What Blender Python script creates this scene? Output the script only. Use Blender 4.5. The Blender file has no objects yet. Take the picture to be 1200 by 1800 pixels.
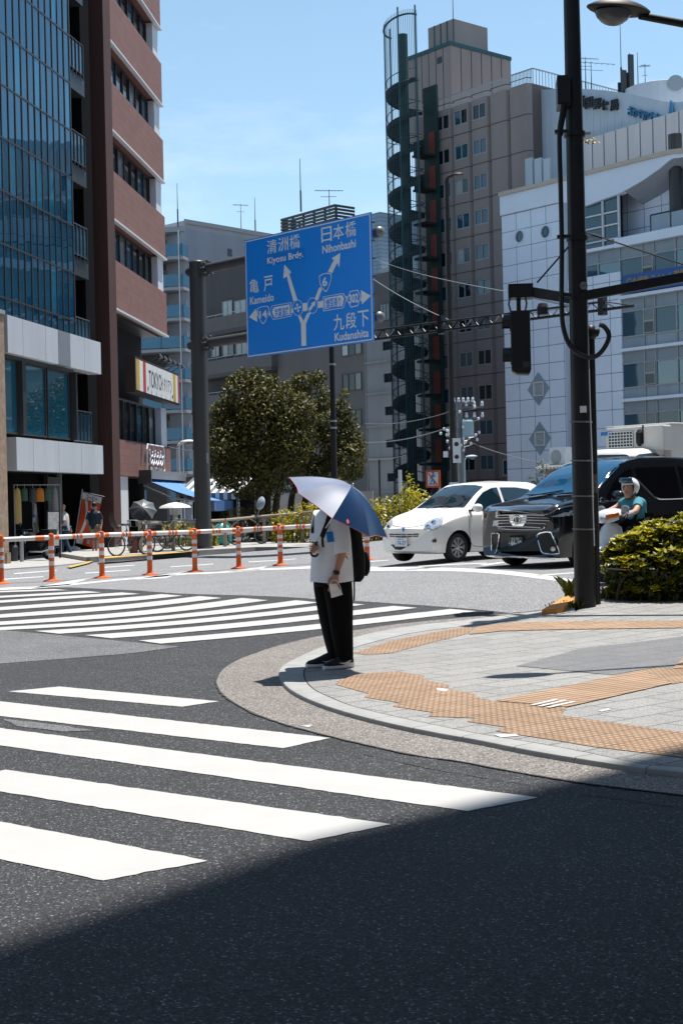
import bpy, bmesh, math, random
import numpy as np
from mathutils import Vector, Matrix
from mathutils.bvhtree import BVHTree
random.seed(7); np.random.seed(7)
R = math.radians
S = bpy.context.scene
COL = S.collection
# ------------------------------------------------------------------ camera, light, exposure
F, HC, ROLL, CX, CY = 2500.0, 1.575, R(1.3), 600.0, 885.0   # focal length in photo pixels, eye height, roll, principal point
cam_d = bpy.data.cameras.new('camera'); cam = bpy.data.objects.new('camera', cam_d); COL.objects.link(cam)
cam_d.sensor_fit = 'VERTICAL'; cam_d.sensor_height = 36.0; cam_d.lens = 36.0 * F / 1800.0
cam_d.shift_y = -15.0 / 1800.0
cam_d.clip_start = 0.1; cam_d.clip_end = 3000
cam.matrix_world = Matrix.Translation((0, 0, HC)) @ Matrix.Rotation(R(90), 4, 'X') @ Matrix.Rotation(-ROLL, 4, 'Z')
S.camera = cam
SUN_EL, SUN_AZ = R(75), math.atan2(.74, .67)
sun_d = bpy.data.lights.new('sun', 'SUN'); sun_d.energy = 5.0; sun_d.angle = R(.53); sun_d.color = (1.0, .955, .89)
sun = bpy.data.objects.new('sun', sun_d); COL.objects.link(sun)
SUNV = Vector((math.sin(SUN_AZ) * math.cos(SUN_EL), math.cos(SUN_AZ) * math.cos(SUN_EL), math.sin(SUN_EL)))
sun.rotation_euler = SUNV.to_track_quat('Z', 'Y').to_euler()
W = bpy.data.worlds.new('World'); S.world = W; W.use_nodes = True
nt = W.node_tree; nt.nodes.clear()
sky = nt.nodes.new('ShaderNodeTexSky'); sky.sky_type = 'NISHITA'; sky.sun_disc = False
sky.sun_elevation = SUN_EL; sky.sun_rotation = SUN_AZ; sky.air_density = 1.0; sky.dust_density = 0.15; sky.ozone_density = 3.0; sky.altitude = 0
tc = nt.nodes.new('ShaderNodeTexCoord')
mp = nt.nodes.new('ShaderNodeMapping'); mp.inputs['Scale'].default_value = (3.0, 3.0, 9.0); mp.inputs['Rotation'].default_value = (0, .35, 0)
nz = nt.nodes.new('ShaderNodeTexNoise'); nz.inputs['Scale'].default_value = 1.6; nz.inputs['Detail'].default_value = 7; nz.inputs['Roughness'].default_value = .62
rp = nt.nodes.new('ShaderNodeValToRGB'); rp.color_ramp.elements[0].position = .5; rp.color_ramp.elements[1].position = .95
rp.color_ramp.elements[1].color = (.45, .45, .45, 1)
cl = nt.nodes.new('ShaderNodeMixRGB'); cl.blend_type = 'MIX'; cl.inputs[2].default_value = (7.0, 7.6, 8.2, 1)
bg = nt.nodes.new('ShaderNodeBackground'); bg.inputs['Strength'].default_value = .102
wo = nt.nodes.new('ShaderNodeOutputWorld')
L = nt.links.new
L(tc.outputs['Generated'], mp.inputs['Vector']); L(mp.outputs[0], nz.inputs['Vector']); L(nz.outputs['Fac'], rp.inputs[0])
hs = nt.nodes.new('ShaderNodeHueSaturation'); hs.inputs['Saturation'].default_value = .90; hs.inputs['Hue'].default_value = .484; hs.inputs['Value'].default_value = 1.04
L(rp.outputs[0], cl.inputs[0]); L(sky.outputs[0], hs.inputs['Color']); L(hs.outputs[0], cl.inputs[1]); L(cl.outputs[0], bg.inputs['Color']); L(bg.outputs[0], wo.inputs[0])
S.view_settings.view_transform = 'Standard'; S.view_settings.look = 'None'; S.view_settings.exposure = 0.74; S.view_settings.gamma = 1.0
S.cycles.use_denoising = True; S.cycles.max_bounces = 6; S.cycles.transparent_max_bounces = 8
S.cycles.sample_clamp_indirect = 6

# ------------------------------------------------------------------ photograph geometry: rays, ground, planes
CR, SR = math.cos(ROLL), math.sin(ROLL)
def uv(px, py):
    dx, dy = px - CX, py - CY
    return (dx * CR - dy * SR) / F, (-dx * SR - dy * CR) / F
def ray(px, py):
    u, v = uv(px, py); return Vector((u, 1.0, v))
def P(px, py, Y):
    u, v = uv(px, py); return Vector((u * Y, Y, HC + v * Y))
def _ss(t):
    t = min(1.0, max(0.0, t)); return t * t * (3 - 2 * t)
def gz0(x, y): return .42 * _ss((x + 4) / 7) * _ss((y - 14) / 10)
def gz(x, y):                       # the road climbs to the right; piecewise linear on a 0.5 m grid so that sheets stay parallel
    if y <= 14 or x <= -4: return 0.0
    x = min(x, 3.0); y = min(y, 24.0)
    i, j = math.floor(x * 2) / 2, math.floor(y * 2) / 2
    a, b = (x - i) * 2, (y - j) * 2
    return (gz0(i, j) * (1 - a) + gz0(i + .5, j) * a) * (1 - b) + (gz0(i, j + .5) * (1 - a) + gz0(i + .5, j + .5) * a) * b
def G(px, py, off=0.0):
    u, v = uv(px, py); y = 2.5
    f = lambda y: v * y + HC - gz(u * y, y) - off
    while f(y) > 0 and y < 900: y += .25 if y < 80 else 5
    a, b = y - (.25 if y < 80 else 5), y
    for _ in range(30):
        m = (a + b) / 2
        if f(m) > 0: a = m
        else: b = m
    return Vector((u * b, b, gz(u * b, b) + off))
def frame(px, Y, d, z=0.0):          # local x along the facade (left to right), y away from the viewer, z up
    u, _ = uv(px, CY); d = Vector((d[0], d[1], 0)).normalized()
    M = Matrix.Identity(4)
    M.col[0] = (d.x, d.y, 0, 0); M.col[1] = (-d.y, d.x, 0, 0); M.col[2] = (0, 0, 1, 0); M.col[3] = (u * Y, Y, z, 1)
    return M
def on(M, px, py, yo=0.0):           # where the photo's ray meets the facade plane: local (x, z)
    Mi = M.inverted(); c = Mi @ Vector((0, 0, HC)); d = Mi.to_3x3() @ ray(px, py)
    t = (yo - c.y) / d.y; p = c + d * t
    return p.x, p.z
def rect(M, x0, y0, x1, y1, yo=0.0): # px corners (left-top, right-bottom-ish) -> local x0,x1,z0,z1
    a = on(M, x0, y0, yo); b = on(M, x1, y1, yo)
    return min(a[0], b[0]), max(a[0], b[0]), min(a[1], b[1]), max(a[1], b[1])
DD = (.64, -.768); DB = (.768, .64)
def rotz(M): return Matrix.Rotation(M, 4, 'Z')
def place(x, y, z, rz=0.0, s=1.0): return Matrix.Translation((x, y, z)) @ Matrix.Rotation(rz, 4, 'Z') @ Matrix.Scale(s, 4)

# ------------------------------------------------------------------ materials
MATS = {}
def node_mat(name):
    m = bpy.data.materials.new(name); m.use_nodes = True
    n = m.node_tree.nodes; return m, n, m.node_tree.links.new, n['Principled BSDF']
def mat(name, col, rough=.6, metal=0.0, var=.12, vs=3.0, bump=0.0, bs=60.0, spec=.5, ior=1.45, coat=0.0, streak=False):
    if name in MATS: return MATS[name]
    m, n, l, b = node_mat(name)
    b.inputs['Roughness'].default_value = rough; b.inputs['Metallic'].default_value = metal
    b.inputs['Specular IOR Level'].default_value = spec; b.inputs['IOR'].default_value = ior
    b.inputs['Coat Weight'].default_value = coat; b.inputs['Coat Roughness'].default_value = .05
    tc = n.new('ShaderNodeTexCoord')
    if var > 0:
        mp = n.new('ShaderNodeMapping'); mp.inputs['Scale'].default_value = (1, 1, .18) if streak else (1, 1, 1)
        z = n.new('ShaderNodeTexNoise'); z.inputs['Scale'].default_value = vs; z.inputs['Detail'].default_value = 6; z.inputs['Roughness'].default_value = .65
        l(tc.outputs['Object'], mp.inputs[0]); l(mp.outputs[0], z.inputs['Vector'])
        r = n.new('ShaderNodeMapRange'); r.inputs['From Min'].default_value = .25; r.inputs['From Max'].default_value = .75
        r.inputs['To Min'].default_value = 1 - var; r.inputs['To Max'].default_value = 1 + var
        l(z.outputs['Fac'], r.inputs['Value'])
        mx = n.new('ShaderNodeMixRGB'); mx.blend_type = 'MULTIPLY'; mx.inputs[0].default_value = 1
        mx.inputs[1].default_value = (*col, 1); l(r.outputs[0], mx.inputs[2]); l(mx.outputs[0], b.inputs['Base Color'])
    else:
        b.inputs['Base Color'].default_value = (*col, 1)
    if bump > 0:
        z2 = n.new('ShaderNodeTexNoise'); z2.inputs['Scale'].default_value = bs; z2.inputs['Detail'].default_value = 4
        l(tc.outputs['Object'], z2.inputs['Vector'])
        bp = n.new('ShaderNodeBump'); bp.inputs['Strength'].default_value = bump; bp.inputs['Distance'].default_value = .02
        l(z2.outputs['Fac'], bp.inputs['Height']); l(bp.outputs[0], b.inputs['Normal'])
    MATS[name] = m; return m
def asphalt(name, col, fleck=.5, scale=130.0, big=.18, rough=.85, blot=None):
    if name in MATS: return MATS[name]
    m, n, l, b = node_mat(name); b.inputs['Roughness'].default_value = rough; b.inputs['Specular IOR Level'].default_value = .35
    tc = n.new('ShaderNodeTexCoord')
    v = n.new('ShaderNodeTexVoronoi'); v.inputs['Scale'].default_value = scale; l(tc.outputs['Object'], v.inputs['Vector'])
    sx = n.new('ShaderNodeSeparateColor'); l(v.outputs['Color'], sx.inputs[0])
    rp = n.new('ShaderNodeValToRGB'); e = rp.color_ramp.elements
    c = col; e[0].position = 0; e[0].color = (c[0] * .42, c[1] * .42, c[2] * .44, 1); e[1].position = 1; e[1].color = (*[min(1, x * (1 + fleck * 5.5)) for x in c], 1)
    a = e.new(.45); a.color = (c[0] * .85, c[1] * .85, c[2] * .87, 1); a = e.new(.82); a.color = (*[x * 1.35 for x in c], 1); a = e.new(.95); a.color = (*[x * (1.5 + fleck) for x in c], 1)
    l(sx.outputs[0], rp.inputs[0])
    z = n.new('ShaderNodeTexNoise'); z.inputs['Scale'].default_value = .9; z.inputs['Detail'].default_value = 8; z.inputs['Roughness'].default_value = .7; l(tc.outputs['Object'], z.inputs['Vector'])
    r = n.new('ShaderNodeMapRange'); r.inputs['From Min'].default_value = .3; r.inputs['From Max'].default_value = .7; r.inputs['To Min'].default_value = 1 - big; r.inputs['To Max'].default_value = 1 + big
    l(z.outputs['Fac'], r.inputs['Value'])
    mx = n.new('ShaderNodeMixRGB'); mx.blend_type = 'MULTIPLY'; mx.inputs[0].default_value = 1; l(rp.outputs[0], mx.inputs[1]); l(r.outputs[0], mx.inputs[2])
    z3 = n.new('ShaderNodeTexNoise'); z3.inputs['Scale'].default_value = 45; z3.inputs['Detail'].default_value = 3; l(tc.outputs['Object'], z3.inputs['Vector'])
    r3 = n.new('ShaderNodeMapRange'); r3.inputs['From Min'].default_value = .3; r3.inputs['From Max'].default_value = .7; r3.inputs['To Min'].default_value = .72; r3.inputs['To Max'].default_value = 1.28
    l(z3.outputs['Fac'], r3.inputs['Value'])
    m2 = n.new('ShaderNodeMixRGB'); m2.blend_type = 'MULTIPLY'; m2.inputs[0].default_value = 1; l(mx.outputs[0], m2.inputs[1]); l(r3.outputs[0], m2.inputs[2])
    l(m2.outputs[0], b.inputs['Base Color'])
    bp = n.new('ShaderNodeBump'); bp.inputs['Strength'].default_value = .7; bp.inputs['Distance'].default_value = .006
    l(v.outputs['Distance'], bp.inputs['Height']); l(bp.outputs[0], b.inputs['Normal'])
    MATS[name] = m; return m
def paint_mat(name, col, under, worn=.60):
    m, n, l, b = node_mat(name); b.inputs['Roughness'].default_value = .7
    tc = n.new('ShaderNodeTexCoord')
    z = n.new('ShaderNodeTexNoise'); z.inputs['Scale'].default_value = 26; z.inputs['Detail'].default_value = 8; z.inputs['Roughness'].default_value = .75; l(tc.outputs['Object'], z.inputs['Vector'])
    zl = n.new('ShaderNodeTexNoise'); zl.inputs['Scale'].default_value = 2.2; zl.inputs['Detail'].default_value = 3; l(tc.outputs['Object'], zl.inputs['Vector'])
    ad = n.new('ShaderNodeMath'); ad.operation = 'MULTIPLY_ADD'; ad.inputs[1].default_value = .35; l(zl.outputs['Fac'], ad.inputs[0]); l(z.outputs['Fac'], ad.inputs[2])
    rp = n.new('ShaderNodeValToRGB'); e = rp.color_ramp.elements; e[0].position = worn + .30; e[0].color = (0, 0, 0, 1); e[1].position = worn + .34; e[1].color = (1, 1, 1, 1)
    l(ad.outputs[0], rp.inputs[0])
    z2 = n.new('ShaderNodeTexNoise'); z2.inputs['Scale'].default_value = 3; z2.inputs['Detail'].default_value = 6; l(tc.outputs['Object'], z2.inputs['Vector'])
    r = n.new('ShaderNodeMapRange'); r.inputs['To Min'].default_value = .90; r.inputs['To Max'].default_value = 1.06; l(z2.outputs['Fac'], r.inputs['Value'])
    mu = n.new('ShaderNodeMixRGB'); mu.blend_type = 'MULTIPLY'; mu.inputs[0].default_value = 1; mu.inputs[1].default_value = (*col, 1); l(r.outputs[0], mu.inputs[2])
    mx = n.new('ShaderNodeMixRGB'); l(rp.outputs[0], mx.inputs[0]); l(mu.outputs[0], mx.inputs[1]); mx.inputs[2].default_value = (*under, 1)
    l(mx.outputs[0], b.inputs['Base Color'])
    MATS[name] = m; return m
def grid_mat(name, col, line, sx, sy, lw, rough=.5, offset=0.0, rot=0.0, var=.08, plane='XZ', spec=.5, speck=0.0, linevar=True):
    """tiles or panels with joints: Brick texture in the object's own metres"""
    if name in MATS: return MATS[name]
    m, n, l, b = node_mat(name); b.inputs['Roughness'].default_value = rough; b.inputs['Specular IOR Level'].default_value = spec
    tc = n.new('ShaderNodeTexCoord'); sp = n.new('ShaderNodeSeparateXYZ'); cb = n.new('ShaderNodeCombineXYZ')
    l(tc.outputs['Object'], sp.inputs[0])
    l(sp.outputs[plane[0]], cb.inputs['X']); l(sp.outputs[plane[1]], cb.inputs['Y'])
    mp = n.new('ShaderNodeMapping'); mp.inputs['Rotation'].default_value = (0, 0, rot); l(cb.outputs[0], mp.inputs[0])
    br = n.new('ShaderNodeTexBrick'); br.offset = offset; br.inputs['Scale'].default_value = 1.0
    br.inputs['Brick Width'].default_value = sx; br.inputs['Row Height'].default_value = sy; br.inputs['Mortar Size'].default_value = lw
    br.inputs['Mortar Smooth'].default_value = 0
    br.inputs['Color1'].default_value = (*[c * (1 - var) for c in col], 1); br.inputs['Color2'].default_value = (*[c * (1 + var) for c in col], 1); br.inputs['Mortar'].default_value = (*line, 1)
    l(mp.outputs[0], br.inputs['Vector'])
    z = n.new('ShaderNodeTexNoise'); z.inputs['Scale'].default_value = 1.5; z.inputs['Detail'].default_value = 7; z.inputs['Roughness'].default_value = .7; l(tc.outputs['Object'], z.inputs['Vector'])
    r = n.new('ShaderNodeMapRange'); r.inputs['From Min'].default_value = .25; r.inputs['From Max'].default_value = .75; r.inputs['To Min'].default_value = 1 - var * 1.3; r.inputs['To Max'].default_value = 1 + var * 1.3
    l(z.outputs['Fac'], r.inputs['Value'])
    mx = n.new('ShaderNodeMixRGB'); mx.blend_type = 'MULTIPLY'; mx.inputs[0].default_value = 1; l(br.outputs['Color'], mx.inputs[1]); l(r.outputs[0], mx.inputs[2])
    out = mx.outputs[0]
    if speck > 0:
        v = n.new('ShaderNodeTexVoronoi'); v.inputs['Scale'].default_value = 170; l(tc.outputs['Object'], v.inputs['Vector'])
        sc = n.new('ShaderNodeSeparateColor'); l(v.outputs['Color'], sc.inputs[0])
        r2 = n.new('ShaderNodeMapRange'); r2.inputs['To Min'].default_value = 1 - speck; r2.inputs['To Max'].default_value = 1 + speck; l(sc.outputs[0], r2.inputs['Value'])
        m2 = n.new('ShaderNodeMixRGB'); m2.blend_type = 'MULTIPLY'; m2.inputs[0].default_value = 1; l(out, m2.inputs[1]); l(r2.outputs[0], m2.inputs[2]); out = m2.outputs[0]
    l(out, b.inputs['Base Color'])
    bp = n.new('ShaderNodeBump'); bp.inputs['Strength'].default_value = .5; bp.inputs['Distance'].default_value = .01; bp.invert = True
    l(br.outputs['Fac'], bp.inputs['Height']); l(bp.outputs[0], b.inputs['Normal'])
    MATS[name] = m; return m
def glass_mat(name, col, ior=1.6, rough=.03, wave=.0, tint=None):
    if name in MATS: return MATS[name]
    m, n, l, b = node_mat(name); b.inputs['Base Color'].default_value = (*col, 1); b.inputs['Roughness'].default_value = rough; b.inputs['IOR'].default_value = ior
    if tint: b.inputs['Specular Tint'].default_value = (*tint, 1)
    if wave > 0:
        tc = n.new('ShaderNodeTexCoord'); z = n.new('ShaderNodeTexNoise'); z.inputs['Scale'].default_value = .8; z.inputs['Detail'].default_value = 1; l(tc.outputs['Object'], z.inputs['Vector'])
        bp = n.new('ShaderNodeBump'); bp.inputs['Strength'].default_value = wave; bp.inputs['Distance'].default_value = .05; l(z.outputs['Fac'], bp.inputs['Height']); l(bp.outputs[0], b.inputs['Normal'])
    MATS[name] = m; return m
def leaf_mat(name, c0, c1, rough=.35, trans=.25):
    m, n, l, b = node_mat(name); b.inputs['Roughness'].default_value = rough
    g = n.new('ShaderNodeNewGeometry'); rp = n.new('ShaderNodeValToRGB'); e = rp.color_ramp.elements; e[0].color = (*c0, 1); e[1].color = (*c1, 1)
    l(g.outputs['Random Per Island'], rp.inputs[0]); l(rp.outputs[0], b.inputs['Base Color'])
    t = n.new('ShaderNodeBsdfTranslucent'); l(rp.outputs[0], t.inputs['Color'])
    mx = n.new('ShaderNodeMixShader'); mx.inputs[0].default_value = trans; l(b.outputs[0], mx.inputs[1]); l(t.outputs[0], mx.inputs[2]); l(mx.outputs[0], n['Material Output'].inputs[0])
    MATS[name] = m; return m

# ------------------------------------------------------------------ mesh helpers
class MB:
    def __init__(s): s.v = []; s.f = []; s.m = []; s.mats = []; s.M = None
    def mi(s, m):
        m = MATS[m] if isinstance(m, str) else m
        if m not in s.mats: s.mats.append(m)
        return s.mats.index(m)
    def add(s, vs, fs, m):
        k = len(s.v); i = s.mi(m)
        s.v += [tuple(s.M @ Vector(p)) for p in vs] if s.M else [tuple(p) for p in vs]
        s.f += [tuple(k + j for j in f) for f in fs]; s.m += [i] * len(fs); return s
    def box(s, x0, x1, y0, y1, z0, z1, m):
        return s.add([(x0, y0, z0), (x1, y0, z0), (x1, y1, z0), (x0, y1, z0), (x0, y0, z1), (x1, y0, z1), (x1, y1, z1), (x0, y1, z1)],
                     [(0, 3, 2, 1), (4, 5, 6, 7), (0, 1, 5, 4), (1, 2, 6, 5), (2, 3, 7, 6), (3, 0, 4, 7)], m)
    def prism(s, pts, vec, m):       # polygon (3D points) swept by vec
        n = len(pts); vec = Vector(vec); a = [Vector(p) for p in pts]
        nn = Vector((0, 0, 0))
        for i in range(n): nn += a[i].cross(a[(i + 1) % n])
        if nn.dot(vec) > 0: a.reverse()
        b = [p + vec for p in a]
        fs = [tuple(range(n)), tuple(range(2 * n - 1, n - 1, -1))] + [(i, i + n, (i + 1) % n + n, (i + 1) % n) for i in range(n)]
        return s.add(a + b, fs, m)
    def tube(s, path, r, m, n=8, cap=True):
        path = [Vector(p) for p in path]; K = len(path); rr = r if isinstance(r, (list, tuple)) else [r] * K
        vs = []; prev = None
        for i, p in enumerate(path):
            t = (path[min(i + 1, K - 1)] - path[max(i - 1, 0)])
            t = t.normalized() if t.length > 1e-9 else Vector((0, 0, 1))
            if prev is None: a = Vector((0, 0, 1)).cross(t) if abs(t.z) < .95 else Vector((1, 0, 0)).cross(t)
            else: a = prev - t * prev.dot(t)
            a.normalize(); b = t.cross(a); prev = a
            for k in range(n):
                th = 2 * math.pi * k / n; vs.append(p + (a * math.cos(th) + b * math.sin(th)) * rr[i])
        fs = [(i * n + k, i * n + (k + 1) % n, (i + 1) * n + (k + 1) % n, (i + 1) * n + k) for i in range(K - 1) for k in range(n)]
        if cap: fs += [tuple(range(n - 1, -1, -1)), tuple((K - 1) * n + k for k in range(n))]
        return s.add(vs, fs, m)
    def lathe(s, prof, m, n=16, c=(0, 0, 0), axis=None, cap=True):   # profile (r, h) about an axis through c
        q = Vector(axis).to_track_quat('Z', 'Y').to_matrix() if axis is not None else Matrix.Identity(3); c = Vector(c)
        vs = [c + q @ Vector((r * math.cos(2 * math.pi * k / n), r * math.sin(2 * math.pi * k / n), h)) for r, h in prof for k in range(n)]
        K = len(prof)
        fs = [(i * n + k, i * n + (k + 1) % n, (i + 1) * n + (k + 1) % n, (i + 1) * n + k) for i in range(K - 1) for k in range(n)]
        if cap: fs += [tuple(range(n - 1, -1, -1)), tuple((K - 1) * n + k for k in range(n))]
        return s.add(vs, fs, m)
    def loft(s, rings, m, cap=True, closed=True):
        n = len(rings[0]); vs = [p for r in rings for p in r]; K = len(rings); e = n if closed else n - 1
        fs = [(i * n + k, i * n + (k + 1) % n, (i + 1) * n + (k + 1) % n, (i + 1) * n + k) for i in range(K - 1) for k in range(e)]
        if cap: fs += [tuple(range(n - 1, -1, -1)), tuple((K - 1) * n + k for k in range(n))]
        return s.add(vs, fs, m)
    def bar(s, a, b, w, h, m):       # rectangular bar from a to b (h upright)
        a, b = Vector(a), Vector(b); t = (b - a).normalized(); sd = t.cross(Vector((0, 0, 1)))
        sd = sd.normalized() if sd.length > 1e-6 else Vector((1, 0, 0)); up = sd.cross(t)
        q = [sd * (w / 2 * i) + up * (h / 2 * j) for i, j in ((-1, -1), (1, -1), (1, 1), (-1, 1))]
        return s.loft([[a + k for k in q], [b + k for k in q]], m)
    def build(s, name, parent=None, M=None, smooth=None, bevel=0.0):
        me = bpy.data.meshes.new(name); me.from_pydata(s.v, [], s.f); me.update()
        for k in s.mats: me.materials.append(k)
        me.polygons.foreach_set('material_index', s.m)
        if bevel > 0 or smooth is not None:
            bm = bmesh.new(); bm.from_mesh(me)
            bmesh.ops.recalc_face_normals(bm, faces=bm.faces)
            if bevel > 0:
                es = [e for e in bm.edges if len(e.link_faces) == 2 and e.calc_face_angle(0) > .6]
                bmesh.ops.bevel(bm, geom=es, offset=bevel, segments=2, profile=.6, affect='EDGES', clamp_overlap=True)
            bm.to_mesh(me); bm.free()
        if smooth is not None:
            me.polygons.foreach_set('use_smooth', [True] * len(me.polygons)); me.set_sharp_from_angle(angle=R(smooth))
        o = bpy.data.objects.new(name, me); COL.objects.link(o)
        if parent: o.parent = parent
        if M is not None: o.matrix_world = M if not parent else o.matrix_world
        if M is not None and parent: o.matrix_basis = M
        return o
def tag(o, label, cat, group=None):
    o['label'] = label; o['category'] = cat
    if group: o['group'] = group
    return o
def thing(name, label, cat, M, group=None):
    o = bpy.data.objects.new(name, None); COL.objects.link(o); o.matrix_world = M; o.empty_display_size = .2
    return tag(o, label, cat, group)
def struct(o, kind='structure'): o['kind'] = kind; return o
def copy_tree(o, parent=None, M=None):
    c = o.copy(); COL.objects.link(c)
    if parent is not None: c.parent = parent
    if M is not None: c.matrix_basis = M
    for k in list(o.children): copy_tree(k, c)
    return c
_tx = {}
def text_geo(body, bold=.0):
    """outline text as a flat mesh: vertices normalised to a unit box, and faces"""
    if (body, bold) in _tx: return _tx[body, bold]
    c = bpy.data.curves.new('lettering_curve', 'FONT'); c.body = body; c.offset = bold; c.resolution_u = 3
    o = bpy.data.objects.new('lettering_curve', c); COL.objects.link(o)
    dg = bpy.context.evaluated_depsgraph_get(); me = bpy.data.meshes.new_from_object(o.evaluated_get(dg))
    v = np.array([p.co[:] for p in me.vertices]); f = [tuple(p.vertices) for p in me.polygons]
    bpy.data.objects.remove(o); bpy.data.curves.remove(c); bpy.data.meshes.remove(me)
    lo, hi = v.min(0), v.max(0); v = (v - lo) / np.maximum(hi - lo, 1e-6)
    _tx[body, bold] = (v, f); return v, f
def put_text(mb, body, x0, x1, z0, z1, y, m, bold=.0, depth=0.0, flip=1):
    """text filling the box x0..x1, z0..z1 of a facade's local plane at y (front is -y)"""
    v, f = text_geo(body, bold)
    pts = [(x0 + p[0] * (x1 - x0), y, z0 + p[1] * (z1 - z0)) for p in v]
    mb.add(pts, f, m)
    if depth > 0:
        cnt = {}
        for q in f:
            for i in range(len(q)):
                a, b = q[i], q[(i + 1) % len(q)]; cnt[(a, b)] = 1
        ed = [e for e in cnt if (e[1], e[0]) not in cnt]
        k = len(pts); back = [(p[0], p[1] + depth, p[2]) for p in pts]
        mb.add(pts + back, [(b, a, a + k, b + k) for a, b in ed], m)
def skin_geo(pts, edges, rad, levels=2, root=0):
    """a smooth tapering body grown on a skeleton; returns numpy verts and faces"""
    me = bpy.data.meshes.new('skin'); me.from_pydata([tuple(p) for p in pts], edges, []); me.update()
    o = bpy.data.objects.new('skin', me); COL.objects.link(o)
    sk = o.modifiers.new('s', 'SKIN'); sk.use_smooth_shade = True; sk.branch_smoothing = .5
    su = o.modifiers.new('u', 'SUBSURF'); su.levels = levels; su.render_levels = levels
    for i, d in enumerate(me.skin_vertices[0].data):
        r = rad[i]; d.radius = r if isinstance(r, (tuple, list)) else (r, r); d.use_root = (i == root)
    dg = bpy.context.evaluated_depsgraph_get(); m2 = bpy.data.meshes.new_from_object(o.evaluated_get(dg))
    v = [p.co.copy() for p in m2.vertices]; f = [tuple(p.vertices) for p in m2.polygons]
    bpy.data.objects.remove(o); bpy.data.meshes.remove(me); bpy.data.meshes.remove(m2)
    return v, f
def catmull(pts, k):
    """smooth curve through points (any dimension), k steps per segment"""
    p = [np.array(q, float) for q in pts]; out = []
    for i in range(len(p) - 1):
        a, b, c, d = p[max(i - 1, 0)], p[i], p[i + 1], p[min(i + 2, len(p) - 1)]
        for t in np.linspace(0, 1, k, endpoint=False):
            out.append(.5 * (2 * b + (c - a) * t + (2 * a - 5 * b + 4 * c - d) * t * t + (3 * b - a - 3 * c + d) * t ** 3))
    out.append(p[-1]); return out
_GX = [x / 2 for x in range(-8, 7)]; _GY = [y / 2 for y in range(28, 49)]
def sheet(name, polys, dz, m, kind='structure', build=True):
    """flat sheet(s) lying dz above the road surface, cut on the same grid as the road"""
    bm = bmesh.new()
    for p in polys:
        vs = [bm.verts.new((q[0], q[1], 0)) for q in p]
        try: bm.faces.new(vs)
        except ValueError: pass
    bmesh.ops.recalc_face_normals(bm, faces=bm.faces)
    for f in bm.faces:
        if f.normal.z < 0: f.normal_flip()
    bmesh.ops.triangulate(bm, faces=bm.faces)
    xs = [v.co.x for v in bm.verts]; ys = [v.co.y for v in bm.verts]
    if max(ys) > 14 and max(xs) > -4:
        for x in _GX:
            if min(xs) < x < max(xs): bmesh.ops.bisect_plane(bm, geom=bm.verts[:] + bm.edges[:] + bm.faces[:], plane_co=(x, 0, 0), plane_no=(1, 0, 0), dist=1e-5)
        for y in _GY:
            if min(ys) < y < max(ys): bmesh.ops.bisect_plane(bm, geom=bm.verts[:] + bm.edges[:] + bm.faces[:], plane_co=(0, y, 0), plane_no=(0, 1, 0), dist=1e-5)
    for v in bm.verts: v.co.z = gz(v.co.x, v.co.y) + dz
    me = bpy.data.meshes.new(name); bm.to_mesh(me); bm.free()
    me.materials.append(MATS[m] if isinstance(m, str) else m)
    o = bpy.data.objects.new(name, me); COL.objects.link(o); o['kind'] = kind
    return o
def GP(pts, off=0.0): return [tuple(G(x, y, off)[:2]) for x, y in pts]
# ------------------------------------------------------------------ road, pavement, markings
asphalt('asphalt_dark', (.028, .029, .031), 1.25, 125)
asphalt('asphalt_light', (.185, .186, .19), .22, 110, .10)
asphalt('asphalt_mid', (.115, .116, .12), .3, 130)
asphalt('apron_concrete', (.165, .150, .138), .30, 120, .12)
mat('kerb_concrete', (.27, .27, .265), .85, var=.16, vs=6, bump=.25, bs=220)
mat('joint_dark', (.03, .03, .03), .9, var=0)
paint_mat('white_paint', (.365, .36, .352), (.10, .10, .10), .575)
paint_mat('white_paint_worn', (.46, .46, .455), (.14, .14, .14), .47)
asphalt('paver_speckle', (.235, .232, .225), .12, 190, .10)
BROT = math.atan2(DB[1], DB[0])
grid_mat('paver_light', (.215, .21, .202), (.08, .10, .10), .60, .30, .009, .85, .5, -BROT, .08, 'XY', speck=.5)
grid_mat('paver_dark', (.125, .126, .13), (.06, .06, .06), .60, .30, .006, .85, .5, -BROT, .06, 'XY', speck=.5)
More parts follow.
